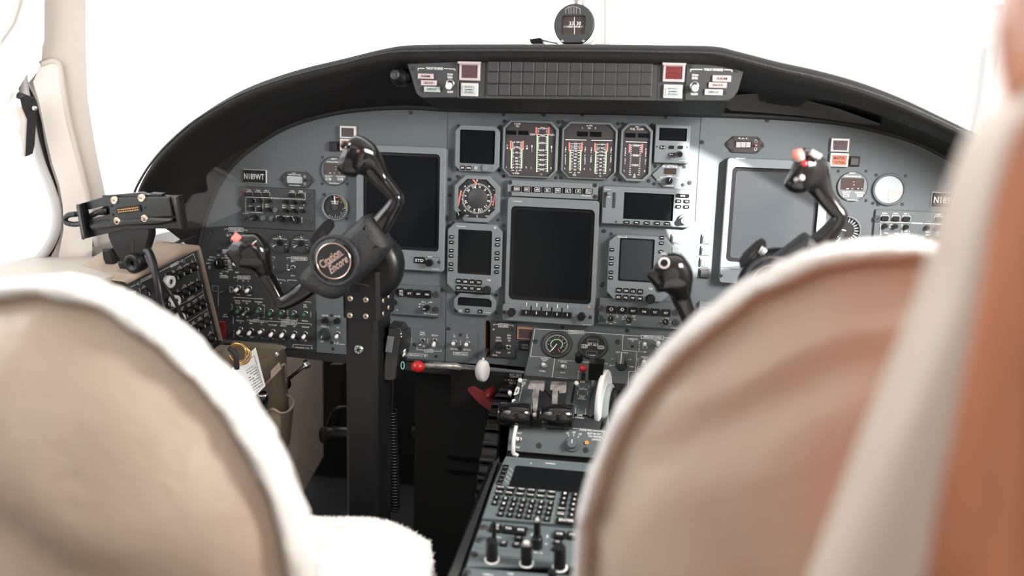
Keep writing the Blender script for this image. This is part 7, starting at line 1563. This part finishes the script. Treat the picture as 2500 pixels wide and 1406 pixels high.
# cables draped over the breaker panel
t = thing('power_cable', 'pair of black cables falling from the device mount over the breaker panel', 'cable', atY(370, 640, -.32))
wpart(t, 'thick_cable', MB().tube(spline([atY(357, 612, -.345), atY(363, 614, -.35), atY(372, 635, -.36), atY(380, 668, -.37), atY(388, 705, -.375), atY(396, 745, -.375), atY(420, 790, -.37)], 6), .0062, 'black_plastic', 10))
wpart(t, 'thin_cable', MB().tube(spline([atY(356, 622, -.34), atY(368, 650, -.35), atY(392, 685, -.36), atY(415, 715, -.36), atY(432, 745, -.35), atY(446, 778, -.34), atY(470, 810, -.33)], 6), .0032, 'black_plastic', 8))
t = thing('support_strut', 'thin dark strut reaching from the mount foot to the instrument panel', 'strut', atY(420, 600, -.1))
wpart(t, 'strut', MB().tube([atY(372, 622, -.22), atY(420, 598, -.12), atY(478, 573, -.01)], .0055, 'leather_strip', 8, flat=.5))
# ================================================================ magnetic compass
CY = -.02; c = atY(1401, 60, CY); CPl = Plane(c, (1, -.14, .01), (0, .12, 1))
t = thing('magnetic_compass', 'round magnetic compass with a dark face above the glareshield', 'compass', CPl.mat(c))
def kq(x, y, w=0): r = CPl.q(1290 + x / 11.34, y / 11.34, w); return (r.x, r.y)
R0 = .0368
mb = MB().lathe([(R0 * 1.02, -.004), (R0 * 1.06, -.02), (R0 * 1.0, -.038), (R0 * .7, -.052), (.004, -.056)][::-1], .0, 0, 'compass_white', 40, cap=False); part(t, 'housing', mb, 'white housing')
op_ = rrect(*kq(1250, 700), .045, .034, .004, 4); lo = [(R0 * math.cos(a), max(-.0325, R0 * math.sin(a))) for a in [2 * PI * i / 48 for i in range(48)]]
mb = MB().frame(lo, [op_], -.006, .002, 'dark_panel', depth=-.006, ch=.001)
for i, x in enumerate((1040, 1130, 1190, 1270, 1340, 1440)): mb.seg(kq(x, 380), kq(x, 225 if i not in (0, 5) else 260), .0009, .0025, 'gray_rubber')
mb.pline([kq(1040, 255), kq(1130, 205), kq(1250, 190), (kq(1350, 205)), kq(1440, 255)], .0009, .0025, 'gray_rubber'); part(t, 'front_plate', mb)
mb = MB().slab(op_, -.006, -.004, 'compass_card'); cc = kq(1180, 635)
mb.text('33', cc[0], cc[1], .0065, .0085, -.0035); cc = kq(1385, 635); mb.text('30', cc[0], cc[1], .0065, .0085, -.0035)
for x in range(980, 1540, 35): a = kq(x, 710); b = kq(x, 745); mb.seg(a, b, .0009 if x % 2 else .0014, -.0035, 'print_white' if 1060 < x < 1460 else 'gray_rubber')
part(t, 'compass_card', mb); part(t, 'lubber_line', MB().seg(kq(1268, 475), kq(1268, 935), .001, -.0015, 'print_white'))
for x in (950, 1530): cc = kq(x, 1145); link('screw', MB().lathe([(.003, .002), (.003, .003), (.002, .004)], 0, 0, 'steel', 12).mesh('screw'), t, (*cc, 0))
mb = MB(); a = kq(1260, 130); mb.tube([(a[0], a[1] - .004, -.02), (a[0], a[1] + .012, -.022), (a[0] - .002, a[1] + .05, -.03), (a[0] - .004, a[1] + .40, -.05)], [.0155, .0125, .0120, .012], 'steel', 20); part(t, 'mount_stem', mb, 'metal stem')
t = thing('small_lamp', 'small dark glareshield lamp lying left of the compass', 'lamp', atY(1320, 100, .05))
mb = MB(); prism(mb, [atY(x, y, .05) for x, y in [(1293, 96), (1318, 92), (1322, 94), (1326, 106), (1296, 106)]], (0, .03, 0), 'black_plastic'); wpart(t, 'lamp_head', mb)
wpart(t, 'lead', MB().tube([atY(1325, 98, .06), atY(1345, 103, .06), atY(1362, 106, .06)], .002, 'cream_trim', 6))
